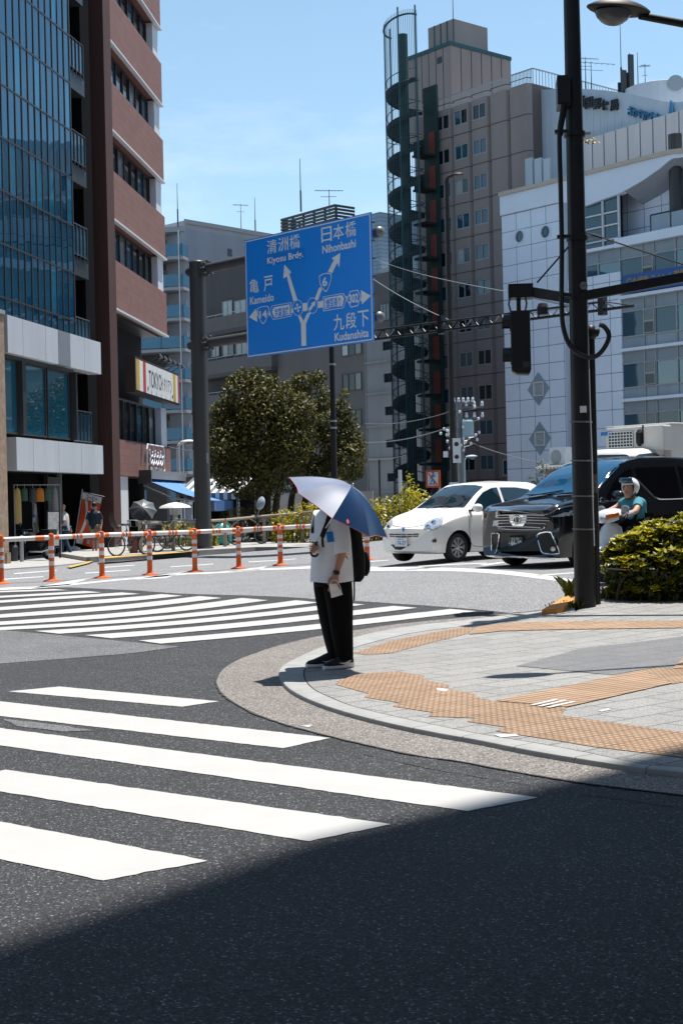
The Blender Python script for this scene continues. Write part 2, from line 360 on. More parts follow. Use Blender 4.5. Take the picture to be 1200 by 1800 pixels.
def tactile(name, bars):
    m, n, l, b = node_mat(name); b.inputs['Roughness'].default_value = .8
    tc = n.new('ShaderNodeTexCoord'); mp = n.new('ShaderNodeMapping'); mp.inputs['Rotation'].default_value = (0, 0, -BROT); l(tc.outputs['Object'], mp.inputs[0])
    sp = n.new('ShaderNodeSeparateXYZ'); l(mp.outputs[0], sp.inputs[0])
    def cell(o, s):
        a = n.new('ShaderNodeMath'); a.operation = 'DIVIDE'; a.inputs[1].default_value = s; l(o, a.inputs[0])
        f = n.new('ShaderNodeMath'); f.operation = 'FRACT'; l(a.outputs[0], f.inputs[0])
        c = n.new('ShaderNodeMath'); c.operation = 'SUBTRACT'; c.inputs[1].default_value = .5; l(f.outputs[0], c.inputs[0]); return c.outputs[0]
    if bars:
        h = cell(sp.outputs['Y'], .075); ab = n.new('ShaderNodeMath'); ab.operation = 'ABSOLUTE'; l(h, ab.inputs[0]); d = ab.outputs[0]
    else:
        x, y = cell(sp.outputs['X'], .06), cell(sp.outputs['Y'], .06)
        a = n.new('ShaderNodeMath'); a.operation = 'MULTIPLY'; l(x, a.inputs[0]); l(x, a.inputs[1])
        c = n.new('ShaderNodeMath'); c.operation = 'MULTIPLY_ADD'; l(y, c.inputs[0]); l(y, c.inputs[1]); l(a.outputs[0], c.inputs[2])
        q = n.new('ShaderNodeMath'); q.operation = 'SQRT'; l(c.outputs[0], q.inputs[0]); d = q.outputs[0]
    r = n.new('ShaderNodeMapRange'); r.interpolation_type = 'SMOOTHSTEP'; r.inputs['From Min'].default_value = .16 if bars else .2; r.inputs['From Max'].default_value = .30 if bars else .42; r.inputs['To Min'].default_value = 1; r.inputs['To Max'].default_value = 0; l(d, r.inputs['Value'])
    br = n.new('ShaderNodeTexBrick'); br.offset = 0; br.inputs['Scale'].default_value = 1; br.inputs['Brick Width'].default_value = .3; br.inputs['Row Height'].default_value = .3; br.inputs['Mortar Size'].default_value = .005
    br.inputs['Color1'].default_value = (.315, .20, .12, 1); br.inputs['Color2'].default_value = (.37, .24, .15, 1); br.inputs['Mortar'].default_value = (.16, .09, .05, 1); l(mp.outputs[0], br.inputs['Vector'])
    z = n.new('ShaderNodeTexNoise'); z.inputs['Scale'].default_value = 4; z.inputs['Detail'].default_value = 8; z.inputs['Roughness'].default_value = .75; l(tc.outputs['Object'], z.inputs['Vector'])
    rr = n.new('ShaderNodeMapRange'); rr.inputs['From Min'].default_value = .25; rr.inputs['From Max'].default_value = .75; rr.inputs['To Min'].default_value = .78; rr.inputs['To Max'].default_value = 1.16; l(z.outputs['Fac'], rr.inputs['Value'])
    mx = n.new('ShaderNodeMixRGB'); mx.blend_type = 'MULTIPLY'; mx.inputs[0].default_value = 1; l(br.outputs['Color'], mx.inputs[1]); l(rr.outputs[0], mx.inputs[2]); gr = n.new('ShaderNodeMapRange'); gr.inputs['To Min'].default_value = .60; gr.inputs['To Max'].default_value = 1.08; l(r.outputs[0], gr.inputs['Value'])
    mg = n.new('ShaderNodeMixRGB'); mg.blend_type = 'MULTIPLY'; mg.inputs[0].default_value = 1; l(mx.outputs[0], mg.inputs[1]); l(gr.outputs[0], mg.inputs[2]); l(mg.outputs[0], b.inputs['Base Color'])
    bp = n.new('ShaderNodeBump'); bp.inputs['Strength'].default_value = 1.0; bp.inputs['Distance'].default_value = .014; l(r.outputs[0], bp.inputs['Height']); l(bp.outputs[0], b.inputs['Normal'])
    MATS[name] = m
tactile('tactile_dots', False); tactile('tactile_bars', True)
# the ground: one sheet to the horizon, fine where the road climbs
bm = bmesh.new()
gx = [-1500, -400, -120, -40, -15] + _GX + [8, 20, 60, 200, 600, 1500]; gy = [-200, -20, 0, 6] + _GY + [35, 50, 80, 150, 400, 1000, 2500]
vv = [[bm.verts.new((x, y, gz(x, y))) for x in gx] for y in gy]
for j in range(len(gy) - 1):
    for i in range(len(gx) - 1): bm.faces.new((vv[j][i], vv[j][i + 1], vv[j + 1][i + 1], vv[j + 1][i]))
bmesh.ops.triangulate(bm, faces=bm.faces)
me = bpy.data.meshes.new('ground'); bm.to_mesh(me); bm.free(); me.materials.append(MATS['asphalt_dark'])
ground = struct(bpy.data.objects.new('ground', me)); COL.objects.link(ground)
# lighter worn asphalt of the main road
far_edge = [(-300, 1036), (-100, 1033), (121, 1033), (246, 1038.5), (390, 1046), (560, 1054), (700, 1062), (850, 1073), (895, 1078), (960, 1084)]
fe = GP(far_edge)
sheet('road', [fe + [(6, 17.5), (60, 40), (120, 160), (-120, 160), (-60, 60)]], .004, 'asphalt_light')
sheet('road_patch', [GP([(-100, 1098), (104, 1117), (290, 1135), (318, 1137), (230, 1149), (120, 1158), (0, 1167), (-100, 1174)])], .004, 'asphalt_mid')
# zebra crossings
near = [[(15, 1216), (105, 1207.5), (385, 1233.5), (320, 1243)], [(-220, 1209), (581, 1298), (497, 1316), (-220, 1234)], [(-220, 1252), (945, 1403), (822, 1427), (-220, 1280)],
        [(10, 1354), (687, 1450), (543, 1480), (0, 1392), (-99, 1376)], [(-200, 1407), (365, 1514.5), (182, 1549), (-200, 1470)]]
def rough_edge(poly, step=.05, amp=.0035):
    out = []
    for i in range(len(poly)):
        a, b = Vector(poly[i]), Vector(poly[(i + 1) % len(poly)]); k = max(1, int((b - a).length / step)); nn = Vector((-(b - a).y, (b - a).x)).normalized()
        for j in range(k): out.append(tuple(a + (b - a) * (j / k) + nn * (random.gauss(0, amp) if j else 0)))
    return out
sheet('crosswalk', [rough_edge(GP(p)) for p in near], .004, 'white_paint')
farx = [[(283, 1132.5), (244, 1127), (790, 1071.5), (837, 1075.5)], [(196, 1123), (150, 1117.5), (691, 1066), (733, 1069.5)], [(104, 1115), (62, 1110), (603, 1060.5), (641, 1063.7)],
        [(-40, 1111), (-100, 1109), (520, 1056), (560, 1060)], [(-120, 1107), (-120, 1102), (425, 1052), (471, 1056)], [(-120, 1095), (-120, 1090), (350, 1048.5), (390, 1051.8)],
        [(-120, 1082), (-120, 1077), (285, 1045), (321, 1047.8)], [(-120, 1068), (-120, 1064), (215, 1042), (246, 1044.6)], [(-120, 1058), (-120, 1055), (150, 1039.5), (179, 1042)], [(-120, 1046), (-120, 1043.5), (95, 1036), (121, 1038)]]
sheet('crosswalk', [rough_edge(GP(p), .12, .005) for p in farx], .008, 'white_paint')
lines = [[(600, 997), (1006, 1019.5), (1006, 1026.5), (600, 1005)], [(54, 1034.5), (129, 1020.5), (162, 1016), (121, 1029)], [(233, 1019.6), (304, 1008), (327, 1005), (292, 1016.7)], [(400, 1006), (442, 999), (472, 995), (455, 1003)],
         [(-60, 1036), (54, 1032), (112, 1028), (208, 1018.4), (329, 1007.8), (458, 1000.4), (545, 996), (600, 997), (600, 1001), (545, 1000), (458, 1003), (329, 1010.2), (208, 1021), (112, 1031), (54, 1036), (-60, 1040)],
         [(25, 1010), (100, 1003.6), (100, 1002.2), (25, 1008.2)], [(4, 1020), (77, 1014.8), (77, 1013.4), (4, 1018.2)], [(150, 1008.8), (229, 1003.2), (229, 1002), (150, 1007.2)], [(183, 998.5), (237, 994.5), (237, 993.4), (183, 997.2)],
         [(300, 997.5), (375, 992.4), (375, 991.2), (300, 996.2)], [(437, 989), (520, 983.5), (520, 982.5), (437, 987.6)], [(852, 995), (889, 989.6), (880, 988.6), (840, 994)], [(929, 1015), (1014, 1008), (1014, 1006.4), (929, 1013)], [(735, 997.4), (855, 991.5), (855, 990), (735, 995.6)],
         [(640, 989), (682, 986), (682, 984.8), (640, 987.6)]]
sheet('road_marking', [rough_edge(GP(p), .3, .006) for p in lines], .008, 'white_paint_worn')
sheet('road_marking', [rough_edge(GP(p), .03, .006) for p in ([(526, 1277.5), (549, 1276), (543, 1280.5)],)], .0085, 'white_paint_worn')
# exposed-aggregate apron, kerb stones and pavement of the near corner
apron = [(1010, 1068.5), (960, 1072.5), (886, 1080), (792, 1088), (702, 1097), (640, 1106), (576, 1115.5), (505, 1131), (450, 1148), (413, 1163), (391, 1178), (381, 1196), (384, 1209), (392, 1221), (415, 1238), (450, 1256), (494, 1272), (540, 1285), (612, 1303), (720, 1327), (810, 1340), (900, 1357), (1013, 1376), (1075, 1384), (1200, 1399), (1330, 1414), (1450, 1428)]
kerb_o = [(1010, 1072), (960, 1078), (914, 1084), (860, 1090), (815, 1095.5), (720, 1106), (660, 1116.5), (610, 1129), (571, 1141), (545, 1151), (516, 1165), (497, 1176), (490, 1187), (494, 1202), (508, 1218), (540, 1236), (594, 1256), (675, 1278), (765, 1297), (837, 1310), (925, 1328), (1017, 1344), (1127, 1361), (1200, 1369), (1330, 1384), (1450, 1397)]
kerb_i = [(1010, 1075), (965, 1081.5), (918, 1088), (866, 1094.5), (820, 1100), (735, 1111), (684, 1121.5), (640, 1133), (605, 1144), (580, 1152), (556, 1161), (540, 1170), (534, 1181), (537, 1197), (553, 1213), (580, 1226), (618, 1241), (690, 1259), (770, 1276), (845, 1291), (925, 1304), (1015, 1320), (1127, 1343), (1200, 1349), (1330, 1363), (1450, 1376)]
KH = .042
def smooth2(pts, k=6): return [tuple(q) for q in catmull(pts, k)]
ap = smooth2(GP(apron)); ko = smooth2(GP(kerb_o)); ki = smooth2(GP(kerb_i, KH))
sheet('apron', [ap + ko[::-1]] if False else [[ap[i], ap[i + 1], ki[i + 1], ki[i]] for i in range(0)] + [ap + [(12, 9), (14, 19), (6, 19.5)]], .004, 'apron_concrete')
def ribbon(c, w):
    n = len(c); a = [Vector(c[max(i - 1, 0)]) - Vector(c[min(i + 1, n - 1)]) for i in range(n)]; q = [Vector(c[i]) + Vector((-a[i].y, a[i].x)).normalized() * w * random.uniform(.4, 1.2) for i in range(n)]
    return [[tuple(c[i]), tuple(c[i + 1]), tuple(q[i + 1]), tuple(q[i])] for i in range(n - 1)]
sheet('tar_joint', ribbon(ap, .022), .008, 'joint_dark')
for q in ([(490, 1157), (505, 1158.5), (523, 1158)], [(318, 1137), (360, 1132), (420, 1128), (500, 1122), (560, 1117)], [(640, 1326), (760, 1352), (880, 1372), (1010, 1394), (1200, 1420)]): sheet('crack', ribbon(smooth2(GP(q), 8), .010), .0083, 'joint_dark')
sheet('asphalt_patch', [rough_edge(GP([(6, 1264), (60, 1270), (120, 1277), (168, 1285), (110, 1287), (30, 1277)]), .1, .01)], .0042, 'asphalt_mid')
mbk = MB(); K = len(ko)
mbk2 = []
arc = [0.0]
def at_len(c, n):                    # n+1 points evenly along a polyline
    d = [0.0]
    for i in range(len(c) - 1): d.append(d[-1] + (Vector(c[i + 1]) - Vector(c[i])).length)
    out = []
    for k in range(n + 1):
        t = d[-1] * k / n; i = max(0, min(len(d) - 2, next((j for j in range(len(d) - 1) if d[j + 1] >= t - 1e-9), len(d) - 2)))
        s = (t - d[i]) / max(1e-9, d[i + 1] - d[i]); out.append(Vector(c[i]).lerp(Vector(c[i + 1]), s))
    return out
NS = 26
kO, kI = at_len(ko, NS * 8), at_len(ki, NS * 8)
# pair inner points with the outer ones by nearest distance so that stones stay square
def nearest(p, c):
    best = None
    for i in range(len(c) - 1):
        a, b = c[i], c[i + 1]; ab = b - a; t = max(0, min(1, (p - a).dot(ab) / max(1e-9, ab.length_squared))); q = a + ab * t
        if best is None or (p - q).length < best[0]: best = ((p - q).length, q)
    return best[1]
kI = [nearest(p, kI) for p in kO]
for s in range(NS):
    rings = []
    for k in range(9):
        i = s * 8 + k; a, b = kO[i].copy(), kI[i].copy(); t = (kO[min(i + 1, NS * 8)] - kO[max(i - 1, 0)]).normalized() * .003
        if k == 0: a += t; b += t
        if k == 8: a -= t; b -= t
        ir = (b - a); dn = ir.normalized(); g = lambda q, h: (q.x, q.y, gz(q.x, q.y) + h)
        rings.append([g(a, -.03), g(a, KH * .45), g(a + dn * .006, KH * .84), g(a + dn * .018, KH * .97), g(a + ir * .55, KH), g(b - dn * .004, KH + .002), g(b - dn * .004, -.03)])
    mbk.loft(rings, 'kerb_concrete')
struct(mbk.build('kerb', smooth=32))
sw = ki + [(14, 9.2), (16, 22), (8, 20.5), (5.2, 20.3), (3.6, 19.2)]
sheet('sidewalk', [sw], KH, 'paver_light')
mbj = MB(); o_ = [v for v in ki]
sheet('sidewalk_joint', [[*(tuple(kI[i]) for i in range(0, NS * 8 + 1, 2)), *(tuple(kI[i] + (kI[i] - kO[i]).normalized() * .007) for i in range(NS * 8, -1, -2))]], KH + .003, 'joint_dark')
sheet('paving_band', [GP([(907, 1171), (1017, 1141), (1145, 1126), (1250, 1113), (1250, 1130), (1200, 1156), (1182, 1176), (1149, 1174), (1075, 1187)], KH)], KH + .004, 'paver_dark')
# brown guide paving, stepped where whole tiles end
def gp(*p): return GP(p, KH)
sheet('tactile_paving', [gp((590, 1204), (600, 1192), (630, 1185), (700, 1181), (745, 1188), (742, 1194), (790, 1205), (786, 1211), (835, 1221), (838, 1226), (866, 1233), (995, 1244), (984, 1258), (1200, 1288), (1290, 1300), (1290, 1345), (1200, 1333), (1160, 1327.5), (1046, 1314), (974, 1302), (870, 1286), (890, 1279), (820, 1269), (836, 1263), (751, 1260), (760, 1253), (690, 1242), (700, 1236), (640, 1226), (648, 1220))], KH + .004, 'tactile_dots')
sheet('tactile_paving', [gp((868, 1233), (1127, 1179.5), (1150, 1190), (1180, 1202), (996, 1244))], KH + .0085, 'tactile_bars')
sheet('tactile_paving', [gp((1127, 1179), (1154, 1174), (1184, 1176), (1260, 1178), (1260, 1187), (1182, 1203))], KH + .004, 'tactile_dots')
sheet('tactile_paving', [gp((1182, 1176), (1200, 1157), (1262, 1105), (1290, 1105), (1228, 1177))], KH + .0085, 'tactile_bars')
sheet('tactile_paving', [gp((620, 1148), (684, 1128), (760, 1112), (810, 1104), (835, 1103), (820, 1115), (760, 1129), (684, 1149), (640, 1151))], KH + .004, 'tactile_dots')
sheet('tactile_paving', [gp((840, 1102), (900, 1095.5), (1000, 1093), (1300, 1091), (1300, 1103), (1200, 1104.5), (1000, 1107), (880, 1110), (824, 1116))], KH + .008, 'tactile_bars')
sheet('road_marking', [gp((931, 1241.5), (975, 1231.5), (981, 1232.5), (938, 1242.6)), gp((944, 1243.4), (991, 1232.8), (997, 1233.8), (951, 1244.5)), gp((959, 1245.6), (1006, 1235), (1013, 1236), (966, 1246.6)), ], KH + .0125, 'white_paint_worn')
sheet('road_marking', [gp((1051, 1250), (1068, 1246), (1074, 1248), (1056, 1252)), gp((766, 1210), (788, 1212), (784, 1216), (768, 1214)), gp((866, 1291.5), (905, 1291), (912, 1294.5), (880, 1297))], KH + .0045, 'white_paint_worn')
# orange painted kerb end by the pole
mat('orange_kerb', (.55, .22, .05), .7, var=.2, vs=9, bump=.2)
mb = MB(); q = gp((951, 1081), (1001, 1051), (1014, 1047), (1022, 1052), (988, 1077))
mb.prism([(x, y, gz(x, y) - .02) for x, y in q], (0, 0, .13), 'orange_kerb'); struct(mb.build('kerb', bevel=.02, smooth=40))
# far pavement on the left, behind the main road
mat('far_paving', (.30, .295, .285), .85, var=.15, vs=2, bump=.2); mat('far_kerb', (.17, .165, .16), .85, var=.2, vs=3); mat('yellow_kerb', (.40, .27, .07), .7, var=.2, vs=4)
low = GP([(-260, 1021), (-150, 1012), (0, 1003), (102, 996), (160, 989.5)]); high = GP([(160, 989.5), (260, 983), (360, 976), (450, 969), (540, 962), (640, 956), (700, 953), (800, 950)])
mb = MB()
for line, h, m in ((low, .04, 'kerb_concrete'), (high, .17, 'far_kerb')):
    rings = []
    for i, (x, y) in enumerate(line):
        a, b = Vector(line[max(i - 1, 0)]), Vector(line[min(i + 1, len(line) - 1)]); t = (b - a).normalized(); nn = Vector((-t.y, t.x)) * .18
        rings.append([(x, y, -.05), (x + nn.x * .1, y + nn.y * .1, h), (x + nn.x, y + nn.y, h + .002), (x + nn.x, y + nn.y, -.05)])
    mb.loft(rings, m)
struct(mb.build('kerb', smooth=30))
off = lambda l: [(x - .1, y + .16) for x, y in l]
sheet('far_sidewalk', [off(low) + [(-9.2, 50), (-60, 60), (-60, 20)]], .035, 'far_paving')
hp = off(high); mb = MB(); pl = [(x, y, -.02) for x, y in hp + [(20, 80), (-9, 80), (-9.4, 47)]]
mb.prism(pl, (0, 0, .175), 'far_paving'); struct(mb.build('far_sidewalk'))
for q, h in (([(118, 996), (150, 989), (173, 979.5), (178, 981), (156, 990), (124, 998)], .042), ([(173, 980), (350, 967), (350, 969), (176, 982.5)], .165)):
    mb = MB(); mb.prism([(x, y + .02, h) for x, y in GP(q, h)], (0, 0, .008), 'yellow_kerb'); struct(mb.build('kerb'))
# ------------------------------------------------------------------ building kit
def wall(mb, x0, x1, z0, z1, holes, m, y=0.0, depth=.2, reveal=None):
    xs = sorted({x0, x1, *[min(max(v, x0), x1) for h in holes for v in h[:2]]}); zs = sorted({z0, z1, *[min(max(v, z0), z1) for h in holes for v in h[2:]]})
    for i in range(len(xs) - 1):
        for j in range(len(zs) - 1):
            cx, cz = (xs[i] + xs[i + 1]) / 2, (zs[j] + zs[j + 1]) / 2
            if any(h[0] < cx < h[1] and h[2] < cz < h[3] for h in holes): continue
            mb.add([(xs[i], y, zs[j]), (xs[i + 1], y, zs[j]), (xs[i + 1], y, zs[j + 1]), (xs[i], y, zs[j + 1])], [(0, 1, 2, 3)], m)
    for a, b, c, d in holes:
        q = [(a, c), (b, c), (b, d), (a, d)]
        for i in range(4):
            p, r = q[i], q[(i + 1) % 4]
            mb.add([(p[0], y, p[1]), (r[0], y, r[1]), (r[0], y + depth, r[1]), (p[0], y + depth, p[1])], [(0, 3, 2, 1)], reveal or m)
def shell(mb, x0, x1, y1, z0, z1, m, roof=None, y0=0.0, left=True, right=True):   # side, back and roof faces behind a front wall
    fs = [(1, 2, 6, 5), (2, 3, 7, 6), (3, 0, 4, 7)]
    v = [(x0, y0, z0), (x1, y0, z0), (x1, y1, z0), (x0, y1, z0), (x0, y0, z1), (x1, y0, z1), (x1, y1, z1), (x0, y1, z1)]
    mb.add(v, fs, m); mb.add(v, [(4, 5, 6, 7)], roof or m)
def window(parent, h, y, fm, pm, nv=2, nh=1, t=.05, d=.06, inset=0.0, name='window'):
    a, b, c, e = h; mb = MB()
    mb.box(a, b, y, y + d, c, c + t, fm); mb.box(a, b, y, y + d, e - t, e, fm); mb.box(a, a + t, y, y + d, c + t, e - t, fm); mb.box(b - t, b, y, y + d, c + t, e - t, fm)
    for i in range(1, nv):
        x = a + (b - a) * i / nv; mb.box(x - t * .45, x + t * .45, y + .004, y + d, c + t, e - t, fm)
    for j in range(1, nh):
        z = c + (e - c) * j / nh; mb.box(a + t, b - t, y + .002, y + d - .002, z - t * .45, z + t * .45, fm)
    o = mb.build(name, parent)
    p = MB(); yy = y + d * .7
    for i in range(nv):
        x = a + (b - a) * i / nv; x2 = a + (b - a) * (i + 1) / nv; k = pm if isinstance(pm, str) else pm[(i + random.randrange(len(pm))) % len(pm)]
        j1, j2 = random.uniform(-.006, .006), random.uniform(-.006, .006)
        p.add([(x, yy + j1, c), (x2, yy + j2, c), (x2, yy - j1, e), (x, yy - j2, e)], [(0, 1, 2, 3)], k)
    p.build('pane', o); return o
glass_mat('pane_dark', (.012, .018, .024), 1.55, .04, .1)
glass_mat('pane_blue', (.02, .07, .11), 1.7, .04, .1)
mat('pane_curtain', (.34, .38, .40), .25, var=.25, vs=6, spec=.9)
mat('pane_shade', (.11, .13, .145), .2, var=.3, vs=4, spec=.9)
glass_mat('glass_curtain', (.003, .04, .075), 2.1, .015, 0, (.22, .62, .95))
glass_mat('glass_curtain_pale', (.008, .10, .17), 2.2, .02, 0, (.25, .68, 1))
glass_mat('glass_teal', (.015, .10, .15), 2.1, .02, .1)
mat('frame_dark', (.035, .037, .04), .4, var=.1); mat('frame_grey', (.30, .32, .34), .4, var=.1); mat('frame_white', (.62, .64, .66), .45, var=.06)
mat('panel_white', (.50, .53, .57), .45, var=.10, vs=1.2, streak=True); mat('panel_grey', (.20, .22, .25), .5, var=.1)
mat('wall_black', (.010, .010, .011), .9, var=.2, spec=.05); mat('interior_dark', (.010, .010, .011), .9, var=.2)
mat('brick_red', (.065, .026, .022), .75, var=.18, vs=1.5, streak=True)
mat('stone_tan', (.30, .22, .16), .9, var=.35, vs=4, bump=.6, bs=9)
mat('louvre_grey', (.22, .23, .235), .5, var=.15, vs=2, streak=True)
mat('column_white', (.62, .64, .67), .6, var=.08, vs=1, streak=True)
grid_mat('tile_brown', (.205, .100, .086), (.12, .06, .052), .62, .30, .006, .8, .5, 0, .06, 'XZ')
mat('steel_rail', (.06, .07, .08), .4, .3, var=.1)

# ------------------------------------------------------------------ glass-fronted building, far left
M1 = frame(25, 43.0, (.191, .982)); bl = thing('glass_building', 'tall building with dark blue glass curtain wall and pale metal panel bands at far left', 'building', M1)
o1 = lambda x, y, yo=0: on(M1, x, y, yo)
sG = o1(133, 590)[0]; sR = o1(172.5, 640)[0]; sL = -1.3
zU0, zU1 = o1(150, 653)[1], o1(150, 596)[1]; zL0, zL1 = o1(120, 831)[1], o1(120, 778)[1]
fl = (o1(118, 60)[1] - o1(130, 480)[1]) / 5.0      # one spandrel row
ZT = 31
mb = MB()
mb.box(sL, sR + .9, 1.6, 12, 0, ZT, 'wall_black')                        # body behind
mb.box(sL, sG, .22, 1.6, zU0 + .2, ZT - .01, 'wall_black')
mb.box(sR + .02, sR + .9, .4, 1.6, 0, ZT - .02, 'wall_black')
mb.box(sL, sG, .5, 1.6, zL1, zU0, 'interior_dark')
mb.build('wall', bl)
g = MB(); fr = MB(); n = 13; z0 = zU1 + .02; rows = int((ZT - z0) / fl) + 1; wv = (sG - sL) / n
zr = [o1(130, 480)[1] + fl * k for k in range(-1, 14)]; zr = [z0] + [z for z in zr if z > z0 + .3 and z < ZT] + [ZT]
for i in range(n):
    for j in range(len(zr) - 1):
        a, b = sL + wv * i, sL + wv * (i + 1); q = [-.095 + max(-.006, min(.006, random.gauss(0, .0022))) for _ in range(4)]
        g.add([(a, .1 + q[0], zr[j]), (b, .1 + q[1], zr[j]), (b, .1 + q[2], zr[j + 1]), (a, .1 + q[3], zr[j + 1])], [(0, 1, 2, 3)], 'glass_curtain_pale' if (random.random() < .22 and j % 2) else 'glass_curtain')
g.build('curtain_glass', bl)
for i in range(n + 1):
    x = sL + wv * i; w = .05 if i < n else .07; fr.box(x - w / 2, x + w / 2, -.02, .18, z0, ZT, 'frame_dark')
for z in zr[:-1]: fr.box(sL, sG, -.016, .17, z - .03, z + .03, 'frame_dark')
fr.build('mullion_grid', bl)
for (za, zb, seams) in ((zU0, zU1, (35, 75, 97, 118, 143)), (zL0, zL1, (53, 98, 138))):
    xs = [-.45 if za == zU0 else 0.0] + [o1(x, 800 if za == zL0 else 620)[0] for x in seams] + [sR]; mb = MB()
    for i in range(len(xs) - 1):
        mb.box(xs[i] + .012, xs[i + 1] - .012, -.12, .35, za, zb, 'panel_grey' if (za == zU0 and i == 3) else 'panel_white')
    mb.box(xs[0] + .03, sR - .03, -.08, 1.6, za + .02, zb - .02, 'frame_dark')
    mb.build('cladding_panel', bl)
zw0, zw1 = zL1 + .12, o1(120, 652)[1]
for a, b in ((14, 44), (50, 92.5), (95, 133)):
    h = (o1(a, 720)[0], o1(b, 720)[0], zw0, zw1); window(bl, h, .2, 'frame_dark', 'glass_teal', 1, 1, .06)
mb = MB(); mb.box(o1(44, 720)[0], o1(50, 720)[0], .05, .4, zw0, zw1, 'frame_dark'); mb.box(sG + .01, sG + .13, .02, .4, zw0, zw1, 'frame_dark'); mb.box(-.3, sG, .1, .45, zw1, zU0, 'frame_dark'); mb.build('window_post', bl)
# balconies in the slot beside the glass
zb0 = o1(150, 779)[1]; tops = [o1(140, 660 - 0)[1]]
for k in range(9):
    z = zb0 + fl * 2 * k
    if z > ZT - 2: break
    b = MB(); b.box(sG + .15, sR - .05, .25, 1.6, z - .62, z, 'frame_dark'); bo = b.build('balcony', bl)
    r = MB(); r.tube([(sG + .12, .2, z + 1.12), (sR - .25, .2, z + 1.12)], .025, 'steel_rail', 6); r.tube([(sG + .12, .2, z + .08), (sR - .25, .2, z + .08)], .02, 'steel_rail', 6)
    for i in range(6):
        x = sG + .14 + (sR - .42 - sG) * i / 5; r.box(x - .018, x + .018, .18, .22, z - .1, z + 1.12, 'steel_rail')
    r.box(sG + .16, sR - .3, .215, .225, z + .1, z + 1.06, 'pane_blue'); r.build('railing', bo)
# shop at street level
mb = MB(); x0, x1, za, zb = rect(M1, 85, 838, 109, 925, 1.3); mb.box(x0, x1, 1.35, 1.42, .25, zb, 'pane_shade'); mb.box(x0 - .05, x0, 1.3, 1.45, 0, zb + .1, 'frame_dark'); mb.box(x1, x1 + .06, 1.28, 1.48, 0, zb + .3, 'frame_grey'); do = mb.build('door', bl)
mb = MB(); put_text(mb, '営業', x0 + .55, x0 + .95, zb - 1.0, zb - .5, 1.345, 'interior_dark', .02); mb.build('lettering', do)

# ------------------------------------------------------------------ stone-clad pillar at the very left edge
mb = MB(); Ms = frame(-3, 41.2, (.191, .982)); a = on(Ms, -40, 800)[0]; b = on(Ms, 12.5, 800)[0]; zt = on(Ms, 4, 552)[1]
mb.box(a, b, 0, 1.5, 0, zt, 'stone_tan'); mb.box(a, b + .03, -.04, 1.5, zt, zt + .12, 'frame_grey'); mb.box(b - .25, b + .02, -.05, .35, 0, .35, 'stone_tan')
tag(mb.build('stone_pillar', M=Ms), 'rough tan stone clad pillar at the left edge below the glass building', 'pillar')

# ------------------------------------------------------------------ red-brown tiled office building
M2 = frame(197, 53.5, (.095, .9955)); bb = thing('tiled_building', 'red brown tiled office block with ribbon windows and blue awning at its foot', 'building', M2)
o2 = lambda x, y, yo=0: on(M2, x, y, yo)
sE = o2(283.5, 420)[0]; s0 = 0.0
zb5 = o2(287, 590)[1]; FH = (o2(279, 57)[1] - zb5) / 4.0
BZ = [zb5 + FH * k for k in range(-1, 9)]          # undersides of the brown bands
zg1, zg0 = o2(292, 788)[1], o2(292, 842)[1]
BT = BZ[-1] + FH * .55
mb = MB(); mb.box(s0 - 2.2, sE, 1.0, 11, 0, BT - .3, 'interior_dark')
mb.box(s0, s0 + .05, .3, 1.0, zg1, BT - .3, 'column_white'); mb.build('wall', bb)
for i, z in enumerate(BZ):
    if i == 0: continue
    m2 = MB(); m2.box(s0, sE, -.18, 1.0, z, z + FH * .545, 'tile_brown'); m2.box(s0 - .02, sE + .04, -.24, -.06, z - .07, z, 'frame_white'); m2.build('tiled_band', bb)
ws = [(BZ[i] + FH * .545, BZ[i + 1] - .07) for i in range(len(BZ) - 1)]
ws[0] = (zg1 + .02, BZ[1] - .07)
cw = (sE - s0) * .085
for i, (za, zb) in enumerate(ws):
    if i == 0: za, zb = zg1 + .05, o2(292, 716)[1] - .1
    window(bb, (s0 + cw, sE - cw * 1.3, za, zb), .22, 'frame_dark', ['pane_dark', 'pane_dark', 'pane_shade', 'pane_dark', 'pane_blue'], 7, 1, .07, .1)
    m2 = MB(); m2.box(s0, s0 + cw, -.05, .9, za, zb, 'column_white'); m2.build('column', bb); m2 = MB(); m2.box(sE - cw * 1.3, sE, -.05, .9, za, zb, 'column_white'); m2.build('column', bb)
m2 = MB(); m2.box(s0, sE, .2, 1.0, ws[0][1] + 0, BZ[1], 'frame_dark'); m2.build('sign_backing', bb)
m2 = MB(); za = ws[0][0]; m2.box(s0, sE, .1, 1, za - .1, za, 'frame_grey'); m2.build('sill', bb)
# side bay: louvre panels and outdoor units, behind a red-brown fin
xf0, xf1 = o2(173, 400)[0], o2(186, 400)[0]
m2 = MB(); m2.box(xf0, xf1, -.35, 1.2, 0, BT + .4, 'brick_red'); m2.box(xf0 - .8, xf0, .4, 1.2, 0, BT, 'wall_black'); m2.build('fin', bb)
for i, z in enumerate(BZ):
    m2 = MB()
    for k in range(8):
        a = xf1 + (s0 - xf1) * k / 8; m2.box(a + .01, a + (s0 - xf1) / 8 - .01, .1, .16, z + .02, z + FH * .56, 'louvre_grey')
    m2.box(xf1, s0, .16, .3, z, z + FH * .57, 'louvre_grey'); m2.build('louvre_panel', bb)
    for q in (0, 1):
        zz = z + FH * .585 + q * .62; a = MB(); cxx = xf1 + (s0 - xf1) * .45
        a.box(cxx - .42, cxx + .42, .25, .6, zz, zz + .56, 'column_white'); a.lathe([(.22, 0), (.22, .02), (.2, .025), (.05, .03)], 'frame_dark', 16, (cxx - .08, .25, zz + .28), (0, -1, 0)); a.build('outdoor_unit', bb)
